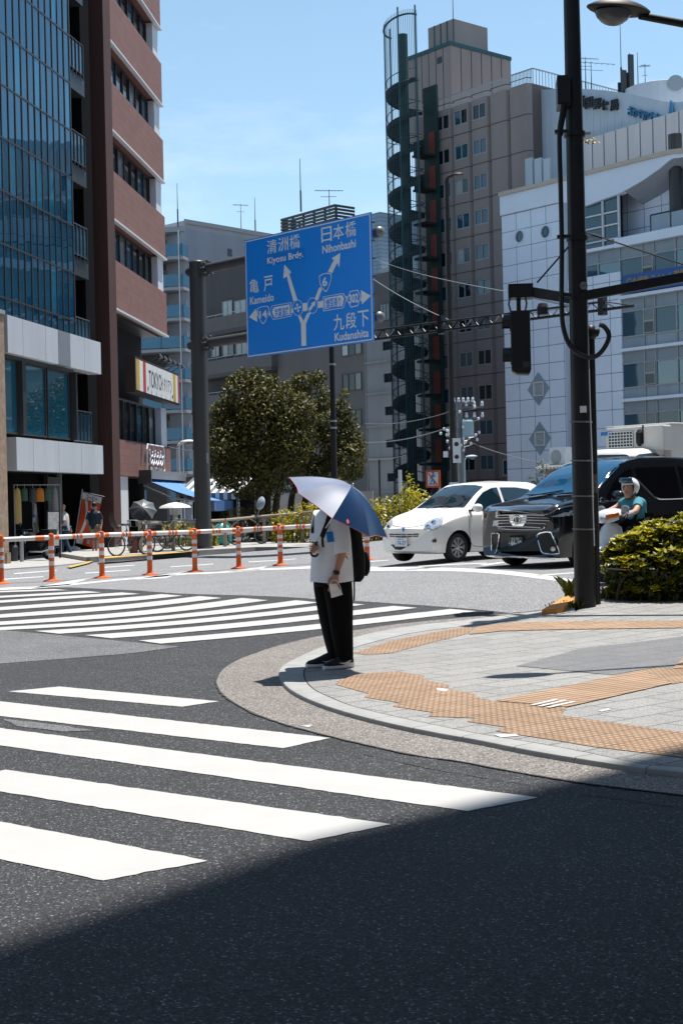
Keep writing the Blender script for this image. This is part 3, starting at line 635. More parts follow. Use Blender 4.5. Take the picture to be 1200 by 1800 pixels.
# street level
m2 = MB(); m2.box(s0 - .05, sE + .05, -.2, 1.0, zg0, zg1, 'tile_brown'); m2.box(s0 - .07, s0 + .5, -.22, -.2, zg0, zg1, 'brick_red'); m2.build('tiled_band', bb)
m2 = MB(); x0, x1, a, b = rect(M2, 200, 850, 222, 900); m2.box(x0, x1, -.1, .8, 0, zg0 - .02, 'column_white'); m2.build('column', bb); m2 = MB(); x0, x1, a, b = rect(M2, 289, 850, 296, 900); m2.box(x0, x1, -.1, .8, 0, zg0 - .02, 'column_white'); m2.build('column', bb)
# big shop sign
mat('sign_cream', (.72, .72, .70), .5, var=.05); mat('sign_red', (.50, .05, .05), .5, var=.08); mat('sign_yellow', (.55, .36, .06), .5, var=.15, vs=5); mat('ink_brown', (.04, .02, .015), .6, var=0)
x0, x1 = o2(213.5, 650)[0], o2(294, 690)[0]; za, zb = o2(294, 714)[1], o2(294, 659)[1]
m2 = MB(); m2.box(x0, x1, -.55, -.15, za, zb, 'ink_brown'); m2.box(x0 + .1, x1 - .1, -.57, -.53, za + .1, zb - .1, 'sign_cream'); so = m2.build('shop_sign', bb)
w = x1 - x0; zi, zo = za + .1, zb - .1
for a, b, mm in ((.015, .075, 'sign_yellow'), (.15, .205, 'sign_red'), (.835, .895, 'sign_yellow'), (.95, .985, 'sign_red')): m2 = MB(); m2.box(x0 + w * a, x0 + w * b, -.578, -.56, zi, zo, mm); m2.build('stripe', so)
m2 = MB(); zc = (zi + zo) / 2; put_text(m2, 'TOKYO', x0 + w * .27, x0 + w * .55, zc - .32, zc + .36, -.576, 'ink_brown', .0); put_text(m2, 'イタリアン', x0 + w * .555, x0 + w * .80, zc - .30, zc + .30, -.576, 'ink_brown', .0)
for q in (.25, .815): m2.lathe([(.09, 0), (.09, .006)], 'ink_brown', 12, (x0 + w * q, -.57, zi + .2), (0, -1, 0))
m2.build('lettering', so)
for k in range(6):
    x = x0 + w * (.36 + .11 * k); m2 = MB(); m2.tube([(x, -.3, zb), (x, -.9, zb + .35)], .02, 'frame_dark', 6); m2.lathe([(.03, 0), (.1, .16), (.11, .2)], 'frame_dark', 10, (x, -.86, zb + .38), (0, -.3, -1)); m2.build('spot_lamp', so)
# script wall sign in a rounded frame of light tube
x0, x1 = o2(246, 800)[0], o2(277, 800)[0]; za, zb = o2(276, 833)[1], o2(276, 786)[1]
m2 = MB(); rr = [(x0, za + .2), (x0, zb - .2), (x0 + .15, zb), (x1 - .15, zb), (x1, zb - .2), (x1, za + .2), (x1 - .15, za), (x0 + .15, za), (x0, za + .2)]
m2.tube([(x, -.3, z) for x, z in rr], .035, 'column_white', 6); wso = m2.build('wall_sign', bb)
m2 = MB(); h = zb - za; ww = x1 - x0
for q, (u0, u1, v0, nn) in enumerate(((.12, .9, .66, 5), (.15, .88, .38, 6))):
    pts = []
    for k in range(nn * 8 + 1):
        t = k / (nn * 8); pts.append((x0 + ww * (u0 + (u1 - u0) * t + .035 * math.cos(t * nn * 6.28)), -.3, za + h * (v0 + .10 * math.sin(t * nn * 6.28 + q) + (.06 if k % 16 < 6 else 0))))
    m2.tube(pts, .03, 'column_white', 5)
put_text(m2, '居酒屋バル', x0 + ww * .15, x0 + ww * .85, za + h * .08, za + h * .22, -.31, 'column_white', .02); m2.build('lettering', wso)
# awning
mat('awning_blue', (.075, .20, .46), .7, var=.12, vs=2); mat('awning_dark', (.05, .14, .36), .7, var=.1)
xa, xb = o2(237, 845)[0], o2(303, 845)[0]; zt = o2(270, 842)[1]; zf = zt - 1.05
def awn(x, t): return (x, -.25 - 2.7 * t, zt - 1.0 * t - .12 * math.sin(math.pi * t) * .6)
m2 = MB(); K = 8; vs = []
for i in range(13):
    for k in range(K + 1):
        x = xa + .25 + (xb - xa - .4) * i / 12; p = awn(x, k / K); vs.append((p[0], p[1], p[2] - (.012 if i % 2 else 0)))
m2.add(vs, [(i * (K + 1) + k, (i + 1) * (K + 1) + k, (i + 1) * (K + 1) + k + 1, i * (K + 1) + k + 1) for i in range(12) for k in range(K)], 'awning_blue')
e = awn(xa, 1); m2.box(xa + .2, xb - .1, e[1] - .03, e[1], e[2] - .42, e[2] + .02, 'awning_dark'); ao = m2.build('awning', bb)
m2 = MB(); m2.box(xa, xb, -.65, -.15, zt - .05, zt + .30, 'louvre_grey'); m2.box(xa - .08, xa, -.7, -.15, zt - .25, zt + .3, 'frame_dark')
for x in (xa + .3, (xa + xb) / 2, xb - .25): m2.tube([(x, -.3, zt - .3), (x, -1.5, zt - .85), (x, e[1] + .1, e[2] - .08)], .035, 'frame_grey', 6)
m2.build('awning_frame', ao)
m2 = MB(); put_text(m2, 'U', xa + 1.2, xa + 1.5, e[2] - .36, e[2] - .1, e[1] - .035, 'column_white', .02); m2.build('lettering', ao)
# ------------------------------------------------------------------ far apartment block with blue balconies
mat('wall_lilac', (.34, .36, .41), .7, var=.10, vs=.4, streak=True); mat('balcony_blue', (.03, .16, .27), .25, var=.15, vs=2, spec=.8); mat('slab_grey', (.33, .34, .36), .7, var=.1)
mat('wall_charcoal', (.072, .068, .07), .75, var=.15, vs=.5, streak=True); mat('wall_charcoal_pale', (.115, .108, .108), .75, var=.15, vs=.5)
mat('wall_cream', (.36, .37, .375), .8, var=.16, vs=.5, streak=True); mat('stain_dark', (.10, .10, .10), .9, var=.3)
def far_win(parent, M, px, yo=0.0, y=None, fm='frame_grey', pm='pane_dark', nv=2):
    return window(parent, rect(M, *px, yo), yo if y is None else y, fm, pm, nv, 1, .06)
Ma = frame(285, 138.0, (.975, -.22)); ab = thing('apartment_building', 'pale lilac apartment block with stacked blue glass balconies beside the red brown building', 'building', Ma)
oa = lambda x, y, yo=0: on(Ma, x, y, yo)
xa0, xa1 = -6.0, oa(327, 450)[0]; zt = oa(327, 398)[1]
mb = MB(); mb.box(xa0, xa1 - .02, 1.5, 9, 0, zt - .5, 'wall_charcoal_pale'); mb.box(xa0 - .3, xa1, -.3, 9, zt - .5, zt, 'slab_grey')
mb.box(xa1 - .5, xa1, -.1, 1.5, 0, zt - .5, 'wall_lilac'); mb.build('wall', ab)
mb = MB(); Mr = Matrix.Translation((xa1, .0, 0)) @ rotz(R(47 + 12.7)); mb.M = Mr
mb.box(.01, 24, .02, 10, 0, zt + .6, 'wall_lilac'); mb.box(-.15, 24.2, -.12, .0, zt + .3, zt + .7, 'slab_grey'); mb.build('side_wing', ab)
Mw = Ma @ Mr; h = rect(Mw, 400.5, 437, 407.5, 451); mbw = MB(); mbw.M = Mr; mbw.box(h[0], h[1], -.04, .03, h[2], h[3], 'pane_dark'); mbw.build('window', ab)
step = (oa(300, 537)[1] - oa(300, 430)[1]) / -2.0
for k in range(12):
    z = oa(300, 455)[1] - step * k
    if z < 0: break
    m2 = MB(); m2.box(xa0, xa1 + .15, -1.3, 1.5, z - .28, z, 'slab_grey'); bo = m2.build('balcony', ab)
    m2 = MB(); m2.box(xa0, xa1 + .1, -1.28, -1.22, z + .08, z + 1.2, 'balcony_blue'); m2.box(xa1 + .04, xa1 + .1, -1.2, 1.0, z + .08, z + 1.2, 'balcony_blue')
    for i in range(5): m2.box(xa0 + (xa1 - xa0) * i / 4 - .02, xa0 + (xa1 - xa0) * i / 4 + .02, -1.32, -1.24, z, z + 1.25, 'steel_rail')
    m2.build('railing', bo)
    m2 = MB(); m2.box(xa0 + 6.3, xa0 + 8.0, 1.40, 1.48, z + .1, z + 2.1, 'pane_dark'); m2.build('window', bo)
m2 = MB(); m2.tube([(xa1 - .25, -1.35, 0), (xa1 - .25, -1.35, zt - .6)], .06, 'frame_white', 6); m2.build('drain_pipe', ab)
def antenna(px, py0, py1, Y, kind='mast', w=2.0, label='', rz=0.0, name='antenna'):
    a = P(px, py1, Y); b = P(px, py0, Y); m2 = MB(); H = b.z - a.z; m2.tube([(0, 0, 0), (0, 0, H)], [.05, .022], 'steel_rail', 5)
    if kind == 'mast': m2.tube([(0, 0, 0), (0, 0, H * .4)], .075, 'steel_rail', 6)
    if kind == 'yagi':
        m2.tube([(-w * .5, 0, H * .93), (w * .5, 0, H * .98)], .022, 'steel_rail', 5)
        for k in range(9): m2.tube([(-w * .48 + w * .12 * k, -.35 + .02 * k, H * .935 + .006 * k), (-w * .48 + w * .12 * k, .35 - .02 * k, H * .935 + .006 * k)], .014, 'steel_rail', 4)
        m2.tube([(-w * .3, 0, H * .7), (w * .25, 0, H * .73)], .02, 'steel_rail', 5)
    if kind == 'panel':
        m2.box(-.22, .22, -.3, -.08, H * .25, H * .95, 'frame_dark'); m2.box(-.3, .05, .1, .28, H * .1, H * .6, 'frame_dark')
    M = Matrix.Translation(a) @ rotz(rz)
    return tag(m2.build(name, M=M), label, 'antenna')
antenna(313, 322, 398, 137, label='slender lightning mast on the corner of the lilac apartment roof')
antenna(424, 358, 408, 150, 'yagi', 1.8, 'small television aerial on the roof behind the lilac apartment block', .6)
antenna(449, 347, 413, 148, label='plain rod mast on the right end of the lilac apartment roof')

# ------------------------------------------------------------------ dark balcony building behind the road sign
Mk = frame(365, 116.0, DD); kb = thing('balcony_building', 'dark charcoal apartment building with long balconies behind the blue road sign', 'building', Mk)
ok = lambda x, y, yo=0: on(Mk, x, y, yo)
x0, x1, x2 = ok(345, 600)[0], ok(606, 600)[0], ok(641, 600)[0]; ztop = ok(375, 470)[1]; zt2 = ok(650, 492)[1]
mb = MB(); mb.prism([(x0, .9, 0), (x1, .9, 0), (x1 - 12, 11, 0), (x0, 14, 0)], (0, 0, ztop), 'wall_charcoal'); mb.prism([(ok(490, 700)[0], -.05, 0), (x2, -.05, 0), (x2 - 7, 5.6, 0), (ok(490, 700)[0], 5.6, 0)], (0, 0, zt2), 'wall_charcoal_pale'); mb.build('wall', kb)
for (ya, yb) in ((500, 572), (574, 634), (634, 697), (697, 760), (760, 825)):
    zr = ok(370, ya + 62)[1]; m2 = MB(); m2.box(x0, ok(490, 700)[0], -.6, .9, zr - 1.15, zr - .05, 'wall_charcoal_pale'); m2.box(x0, ok(490, 700)[0], -.62, .8, zr - 1.45, zr - 1.15, 'wall_charcoal'); bo = m2.build('balcony', kb)
    m2 = MB(); m2.tube([(x0, -.55, zr + .15), (ok(490, 700)[0], -.55, zr + .15)], .03, 'frame_grey', 5)
    for i in range(10): q = x0 + (ok(490, 700)[0] - x0) * i / 9; m2.tube([(q, -.55, zr - .06), (q, -.55, zr + .15)], .02, 'frame_grey', 4)
    m2.build('railing', bo)
for p in ((391, 531, 409, 559), (412, 530, 433, 556), (372, 606, 386, 626), (391, 606, 411, 624), (414, 604, 436, 622)): far_win(kb, Mk, p, .84, .80, pm=['pane_curtain', 'pane_curtain', 'pane_shade'])
for p in ((544, 654, 565, 680), (600, 607, 636, 622), (601, 658, 636, 685), (603, 722, 636, 748)): far_win(kb, Mk, p, -.06, -.11, 'frame_dark', ['pane_shade', 'pane_curtain', 'pane_dark'], 3)
Mk2 = frame(628, 172.0, DD); kb2 = thing('charcoal_block', 'lower charcoal block with two windows showing between the road sign and the spiral stair', 'building', Mk2)
r = rect(Mk2, 628, 489, 712, 600); mb = MB(); mb.box(r[0], r[1], 0, 9, 0, r[3], 'wall_charcoal_pale'); mb.build('wall', kb2)
for p in ((667, 535, 685, 562), (667, 597, 685, 624)): far_win(kb2, Mk2, p, -.02, -.09, 'frame_dark', ['pane_shade', 'pane_curtain', 'pane_dark'], 3)
# louvred rooftop cooling screen
m2 = MB(); hx0, hx1 = ok(494, 400, 3)[0], ok(588, 400, 3)[0]; za, zb = ok(540, 432, 3)[1], ok(520, 379, 3)[1]
for k in range(11):
    z = za + (zb - za) * k / 10; m2.box(hx0, hx1, 3, 3.12, z - .11, z + .07, 'frame_dark'); m2.box(hx0 - .06, hx0, 3, 5, z - .11, z + .07, 'frame_dark'); m2.box(hx1, hx1 + .06, 3, 5, z - .11, z + .07, 'frame_dark')
for i in range(6): q = hx0 + (hx1 - hx0) * i / 5; m2.box(q - .07, q + .07, 3.12, 3.25, za - 2, zb, 'frame_dark')
m2.box(hx0 + .3, hx1 - .3, 3.6, 4.8, za - 2.5, zb - 1.2, 'wall_black'); m2.build('cooling_screen', kb)
antenna(529, 279, 372, 108, label='tall whip mast standing on the louvred rooftop screen')
antenna(579, 333, 378, 107, 'yagi', 2.2, 'television aerial on the right end of the louvred rooftop screen', .3)
# ------------------------------------------------------------------ blue tiled block, far behind the sign's right edge
grid_mat('tile_blue', (.24, .33, .42), (.13, .19, .25), 3.0, .55, .05, .6, 0, 0, .05)
Mt = frame(600, 205.0, DD); tb = thing('tiled_block', 'far pale blue block clad in horizontal strips, rising right of the road sign', 'building', Mt)
mb = MB(); x1 = on(Mt, 668, 420)[0]; zt = on(Mt, 668, 372)[1]; mb.box(0, x1, 0, 9, 0, zt, 'tile_blue'); mb.M = Matrix.Translation((x1, 0, 0)) @ rotz(R(90)); mb.box(0.01, 9, .0, 3, 0, zt - .01, 'tile_blue'); mb.M = None
mb.box(x1, x1 + 3, .01, 12, 0, on(Mt, 680, 470)[1], 'wall_cream'); mb.build('wall', tb)
# ------------------------------------------------------------------ cream building with slit windows
Mc = frame(641, 148.0, DD); cb = thing('cream_building', 'weathered cream concrete building with small slit windows left of the spiral stair', 'building', Mc)
x1 = on(Mc, 712, 700)[0]; zt = on(Mc, 650, 598)[1]
sl = [(672, 601, 690, 614), (674, 657, 690, 671), (676, 715, 692, 729), (678, 773, 694, 786), (680, 832, 696, 846)]
hs_ = [rect(Mc, *q) for q in sl]; mb = MB(); wall(mb, 0, x1, 0, zt, hs_, 'wall_cream', 0, .3); shell(mb, 0, x1, 10, 0, zt, 'wall_cream'); mb.build('wall', cb)
for h in hs_: window(cb, h, .12, 'frame_dark', 'pane_dark', 3)
for y in (637, 692, 750, 808, 865):
    z = on(Mc, 660, y)[1]; m2 = MB(); m2.box(-.05, x1, -.22, 0, z - .12, z + .12, 'wall_cream'); m2.box(-.05, x1, -.02, -.001, z - .5, z - .12, 'stain_dark') if False else None; m2.build('ledge', cb)
m2 = MB(); m2.box(-.1, .75, -.12, -.001, 0, zt, 'wall_cream'); m2.build('pilaster', cb)

# ------------------------------------------------------------------ brown tower with bay panels
mat('tower_brown', (.26, .225, .218), .75, var=.12, vs=.4, streak=True); mat('joint_line', (.05, .045, .05), .8, var=0); mat('roof_teal', (.02, .08, .10), .6, var=.1)
Mb = frame(745, 128.0, DD); tw = thing('tower_building', 'tall taupe panelled office tower with three columns of windows and roof railing', 'building', Mb)
ob = lambda x, y, yo=0: on(Mb, x, y, yo)
cols = [781, 813, 845.5]; rowsy = [194, 256, 318, 379, 441, 501, 563, 626, 690, 757]
ob2 = lambda x, y: on(Mb, x, y, -.45); xc = [ob2(c, 400)[0] for c in cols]; rz_ = [ob2(845.5, y)[1] for y in rowsy]; pit = (rz_[0] - rz_[8]) / 8.0; zc = [rz_[0] - pit * k for k in range(13)]; zc = [z for z in zc if z > 2]
xe = ob2(931, 300)[0]; zt = ob(931, 147)[1]; bay = xc[1] - xc[0]
# the front is folded into shallow bays; every bay ridge lies on a panel joint
edges_x = [0.0, xc[0] - bay * .5] + [xc[0] + bay * (.5 + k) for k in range(6)]; edges_x = [e for e in edges_x if e < xe - .5] + [xe]
def fold(x):                        # depth of the folded front
    for i in range(len(edges_x) - 1):
        a, b = edges_x[i], edges_x[i + 1]
        if a <= x <= b: t = (x - a) / (b - a); return -.45 * (t if t < .28 else (1 - t) if t > .72 else .28) / .28 if True else 0
    return 0.0
hw, hh = bay * .37, pit * .225
mb = MB()
for i in range(len(edges_x) - 1):
    a, b = edges_x[i], edges_x[i + 1]; w = b - a; pts = [a, a + w * .1, a + w * .9, b]; yy = [0, -.45, -.45, 0]
    cxx = next((x for x in xc if a < x < b), None)
    for j in range(3):
        if j == 1 and cxx is not None:
            m3 = MB(); holes = [(max(cxx - hw, pts[1] + .02), min(cxx + hw, pts[2] - .02), z - hh, z + hh) for z in zc]
            wall(mb, pts[1], pts[2], 0, zt, holes, 'tower_brown', -.45, .35)
        else: mb.add([(pts[j], yy[j], 0), (pts[j + 1], yy[j + 1], 0), (pts[j + 1], yy[j + 1], zt), (pts[j], yy[j], zt)], [(0, 1, 2, 3)], 'tower_brown')
shell(mb, 0, xe, 16, 0, zt - .01, 'tower_brown', y0=.01)
mb.build('wall', tw)
jm = MB()
for e in edges_x[1:-1]: jm.box(e - .035, e + .035, -.03, .04, 0, zt - .02, 'joint_line')
for i in range(len(edges_x) - 1):
    a, b = edges_x[i], edges_x[i + 1]; w = b - a
    for z in [z - pit * .5 for z in zc] + [zc[0] + pit * .5]:
        q = [(a, -.012, z), (a + w * .1, -.462, z), (a + w * .9, -.462, z), (b, -.012, z)]
        jm.add(q + [(p[0], p[1], p[2] + .07) for p in q], [(0, 1, 5, 4), (1, 2, 6, 5), (2, 3, 7, 6)], 'joint_line')
jm.build('panel_joint', tw)
for cxx in xc:
    for z in zc:
        a = max(cxx - hw, 0); pm = random.choice([['pane_dark', 'pane_dark'], ['pane_blue', 'pane_dark'], ['pane_curtain', 'pane_shade'], ['pane_shade', 'pane_shade'], ['pane_blue', 'pane_blue']])
        window(tw, (cxx - hw + .01, cxx + hw - .01, z - hh + .01, z + hh - .01), -.42, 'frame_grey', pm, 2, 1, .09, .1)
far_win(tw, Mb, (884, 808, 906, 835), -.47, -.55, 'frame_white', ['pane_dark', 'pane_blue'])
# right flank, penthouse, roof box, railing
m2 = MB(); m2.M = Matrix.Translation((xe, 0, 0)) @ rotz(R(90)); m2.box(.01, 16, .0, .3, 0, zt - .005, 'tower_brown'); m2.build('flank_wall', tw)
za, zb = zt - .3, ob(791, 79, 4)[1]; pa, pb = ob(716, 100, 4)[0], ob(791, 100, 4)[0]
m2 = MB(); m2.box(pa, pb, 4, 12, za, zb, 'tower_brown'); m2.box(pa - .12, pb + .12, 3.9, 12, zb, zb + .35, 'roof_teal'); wn = rect(Mb, 768, 102, 776, 110, 4); m2.box(wn[0], wn[1], 3.95, 4.02, wn[2], wn[3], 'pane_dark')
for i in range(1, 6): q = pa + (pb - pa) * i / 6; m2.box(q - .03, q + .03, 3.98, 4.05, za, zb, 'joint_line')
m2.box(pb + .001, pb + .02, 4.01, 11.9, za, zb, 'tower_brown')
for i in range(1, 6): m2.box(pb, pb + .05, 4 + 8 * i / 6 - .03, 4 + 8 * i / 6 + .03, za, zb, 'joint_line')
dr = rect(Mb, 737, 108, 749, 150, 4); m2.build('penthouse', tw)
mat('door_red', (.22, .045, .03), .6, var=.15)
m2 = MB(); m2.box(dr[0], dr[1], 3.9, 4.02, za + .2, za + 2.6, 'door_red'); m2.build('door', tw)
xa, xb = ob(752, 60, 6)[0], ob(797, 60, 6)[0]; zq = ob(775, 41, 6)[1]
m2 = MB(); m2.box(xa, xb, 6, 10.5, zb + .2, zq, 'tower_brown')
for i in range(1, 4): q = xa + (xb - xa) * i / 4; m2.box(q - .06, q + .06, 5.95, 6.02, zb + .3, zq, 'roof_teal')
m2.build('roof_tank_room', tw)
m2 = MB(); zr = zt + 1.25
for i in range(90):
    q = .3 + (xe - .4) * i / 89; m2.box(q - .02, q + .02, .25, .29, zt, zr, 'frame_grey')
for i in range(40): q = .3 + 15 * i / 39; m2.box(xe - .15, xe - .11, q - .02, q + .02, zt, zr, 'frame_grey')
m2.box(.3, xe - .1, .22, .32, zr, zr + .09, 'frame_grey'); m2.box(xe - .18, xe - .08, .3, 15.4, zr, zr + .09, 'frame_grey'); m2.build('roof_railing', tw)
antenna(797, -30, 78, 124, label='tall whip mast at the corner of the tower penthouse roof')
# ------------------------------------------------------------------ outdoor spiral stair
mat('stair_green', (.010, .040, .040), .6, var=.15, vs=1); mat('stair_dark', (.012, .018, .019), .7, var=.15); mat('rod_steel', (.05, .10, .12), .5, .2, var=.1)
Ysp = 124.5; us = 0
sp_top = P(708, 55, Ysp).z; cx_, cy_ = P(716, 450, Ysp).x, Ysp; Rs = 33.0 / F * Ysp
spz = thing('spiral_staircase', 'dark green outdoor spiral staircase in a cage of rods beside the taupe tower', 'staircase', place(cx_, cy_, 0, math.atan2(DD[1], DD[0])))
m2 = MB(); m2.lathe([(.42, 0), (.42, sp_top - .3)], 'stair_green', 16); m2.build('core_column', spz)
fh = pit; zlast = P(708, 150, Ysp).z; m2 = MB(); nst = 20; z = 0.3
m3 = MB(); steps_n = int(zlast / fh * nst)
rail = []
for k in range(steps_n):
    th = 2 * math.pi * k / nst + 2.2; th2 = th + 2 * math.pi / nst * 1.1; z = .3 + fh * k / nst
    p = lambda r, t, zz: (r * math.cos(t), r * math.sin(t), zz)
    vs = [p(.4, th, z), p(Rs * .93, th, z), p(Rs * .93, th2, z), p(.4, th2, z), p(.4, th, z + .07), p(Rs * .93, th, z + .07), p(Rs * .93, th2, z + .07), p(.4, th2, z + .07)]
    m2.add(vs, [(0, 3, 2, 1), (4, 5, 6, 7), (0, 1, 5, 4), (1, 2, 6, 5), (2, 3, 7, 6), (3, 0, 4, 7)], 'stair_dark')
    m2.add([p(.4, th, z), p(Rs * .93, th, z), p(Rs * .93, th, z - .16), p(.4, th, z - .16)], [(0, 1, 2, 3)], 'stair_dark')
    rail.append(p(Rs * .95, th, z + 1.05))
m2.build('stair_tread', spz)
m2 = MB(); m2.tube(rail, .04, 'stair_dark', 5); m2.tube([(x, y, zz - .95) for x, y, zz in rail], .10, 'stair_dark', 5); m2.loft([[(x, y, zz - 1.25), (x, y, zz - .82), (x * 1.015, y * 1.015, zz - .82), (x * 1.015, y * 1.015, zz - 1.25)] for x, y, zz in rail], 'stair_dark'); m2.build('handrail', spz)
m2 = MB(); nr = 64
for k in range(nr):
    t = 2 * math.pi * k / nr
    if .15 < t < 3.0: continue
    front = t > math.pi
    top = P(708, 38, Ysp).z + (.6 * math.cos(t)) if True else 0
    m2.tube([(Rs * math.cos(t), Rs * math.sin(t), .2), (Rs * math.cos(t), Rs * math.sin(t), top)], .026, 'rod_steel', 4)
for t in (math.pi, 0, 5.3): m2.tube([(Rs * math.cos(t), Rs * math.sin(t), .2), (Rs * math.cos(t), Rs * math.sin(t), P(708, 30, Ysp).z + .6 * math.cos(t))], .075, 'roof_teal', 6)
m2.build('cage_rod', spz)
tr = P(708, 46, Ysp).z; m2 = MB()
m2.tube([(Rs * math.cos(t), Rs * math.sin(t), tr + .6 * math.cos(t)) for t in np.linspace(3.05, 2 * math.pi + .1, 24)], .09, 'stair_green', 6)
for kk in range(1, 12):
    m2.build('ring_beam', spz); m2 = MB(); zz = .3 + fh * kk; m2.tube([(Rs * math.cos(t), Rs * math.sin(t), zz) for t in np.linspace(2.6, 2 * math.pi + 1.0, 24)], .03, 'stair_dark', 4)
m2.build('ring_beam', spz)
for kk in range(0, 11):
    m2 = MB(); zz = .3 + fh * (kk + .55); m2.box(.3, 1.9, .55, 1.9, zz - .2, zz, 'stair_dark'); m2.box(.5, 1.9, .5, .56, zz, zz + 1.1, 'stair_dark') if kk > 8 else None
    m2.build('landing', spz)
m2 = MB()
for kk in range(0, 11):
    zz = .3 + fh * (kk + .55); m2.box(.85, 1.6, 2.0, 2.06, zz, zz + 2.1, 'door_red')
m2.box(.2, 1.9, 2.08, 2.3, 0, zlast, 'stair_green'); m2.build('door_panel', spz)
# ------------------------------------------------------------------ post office block behind: metal siding with sign letters
mat('siding_blue', (.38, .47, .56), .5, var=.08, vs=.6, streak=True); mat('siding_beige', (.52, .53, .56), .6, var=.10, vs=.6, streak=True); mat('letter_dark', (.025, .03, .035), .5, var=0); mat('letter_blue', (.03, .16, .30), .4, var=0)
mat('concrete_tan', (.48, .42, .36), .8, var=.1, vs=1)
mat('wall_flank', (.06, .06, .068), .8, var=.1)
Mp = frame(965, 118.0, (.66, -.751)); pb = thing('siding_building', 'large blue grey metal sided building with raised dark sign letters behind the white tiled building', 'building', Mp)
op = lambda x, y, yo=0: on(Mp, x, y, yo)
def bow(x): return -.9 * math.sin(min(1, max(0, x / 34.0)) * math.pi)     # the front bows gently outwards
def curved(mb, x0, x1, zb, zt, m, yo=0.0, n=28, th=.4):
    a = [(x0 + (x1 - x0) * i / n) for i in range(n + 1)]
    zt_ = zt if callable(zt) else (lambda x: zt)
    rings = [[(x, bow(x) + yo, zb), (x, bow(x) + yo, zt_(x)), (x, bow(x) + yo + th, zt_(x)), (x, bow(x) + yo + th, zb)] for x in a]
    mb.loft(rings, m)
zA, zB = op(972, 151)[1], op(1195, 186)[1]; xB = op(1195, 190)[0]; zt = (zA + zB) / 2
topz = lambda x: zA + (zB - zA) * x / xB + .5 * math.sin(math.pi * min(1, x / xB))
XR = 40
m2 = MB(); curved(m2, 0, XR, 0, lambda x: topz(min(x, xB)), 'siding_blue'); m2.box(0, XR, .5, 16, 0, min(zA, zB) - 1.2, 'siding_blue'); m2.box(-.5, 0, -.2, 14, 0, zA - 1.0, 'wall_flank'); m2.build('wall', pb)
m2 = MB()
for i in range(1, 20):
    x = xB * i / 19; m2.box(x - .03, x + .03, bow(x) - .03, bow(x) + .05, 0, topz(x) - 1.5, 'siding_beige')
for yv in (262,):
    pass
m2.build('panel_joint', pb)
zq0, zq1 = op(1100, 283)[1], op(1100, 243)[1]
xq = [op(x, 270)[0] for x in (1030, 1036)]
x = op(1018, 270)[0]; w = op(1057, 260)[0] - op(1036, 265)[0]
while x < XR - w:                   # vertical parapet panels of the lower tier
    m2 = MB(); m2.loft([[(x + w * t, bow(x) - .9 + (bow(x + w) - bow(x)) * t + dy, zz) for dy, zz in ((0, zq0 - 4), (0, zq1 + .8 * (x / XR) ** .5), (.3, zq1 + .8 * (x / XR) ** .5), (.3, zq0 - 4))] for t in (.05, .95)], 'siding_beige'); m2.build('parapet_panel', pb); x += w
m2 = MB()
for i, (x0, x1) in enumerate(((921, 936), (937, 952), (953, 967))):
    r = rect(Mp, x0, 280, x1, 318, -3); m2 = MB(); m2.box(r[0] + .05, r[1] - .05, -3, -2.8, r[2] - 1, r[3], 'siding_blue'); m2.build('parapet_panel', pb)
def sign_letters(txt, pts, y0, y1, m, bold, nm):
    m2 = MB(); n = len(txt); xs = np.linspace(pts[0], pts[1], n + 1)
    for i, ch in enumerate(txt):
        a, b = op(xs[i], y0)[0], op(xs[i + 1], y0)[0]; t = (i + .5) / n; za, zb = op((xs[i] + xs[i + 1]) / 2, y1[0] + (y1[1] - y1[0]) * t)[1], op((xs[i] + xs[i + 1]) / 2, y0 + (y1[2]) * t)[1]
        yb = bow((a + b) / 2) - .28; put_text(m2, ch, a + (b - a) * .06, b - (b - a) * .06, za, zb, yb, m, bold, .22)
    m2.build(nm, pb)
sign_letters('両国郵便局', (1019, 1097), 171, (190, 198, 8), 'letter_dark', .012, 'lettering')
sign_letters('さわやかワークス', (1114, 1188), 189, (205, 226, 22), 'letter_blue', .012, 'lettering')
m2 = MB(); c = op(1194, 215); yb = bow(c[0]) - .3
star = [(c[0] + math.cos(k * math.pi / 4) * (1.5 if k % 2 == 0 and k % 4 else .9 if k % 2 == 0 else .35), yb, c[1] + math.sin(k * math.pi / 4) * (1.5 if k % 4 == 2 else .9 if k % 2 == 0 else .35)) for k in range(8)]
m2.prism(star, (0, .25, 0), 'letter_blue'); m2.build('emblem', pb)
m2 = MB(); c = op(1160, 175, 6); m2.lathe([(3.0, 0), (3.0, 5.6), (2.7, 5.7), (0.1, 5.75)], 'siding_beige', 32, (c[0], 6, op(1160, 159, 6)[1] - 5.6)); m2.build('roof_drum', pb)
for k, (ax) in enumerate(((-1, -.4, .1), (.8, -.7, .1))):
    c = op(1172 + 10 * k, 154, 5); m2 = MB(); m2.lathe([(.12, 0), (.2, .5), (.62, .95), (.66, 1.0)], 'frame_grey', 14, (c[0], 5, c[1]), ax, cap=True); m2.tube([(c[0], 5, c[1] - 1.0), (c[0], 5, c[1])], .06, 'frame_grey', 6); m2.build('loudspeaker', pb)
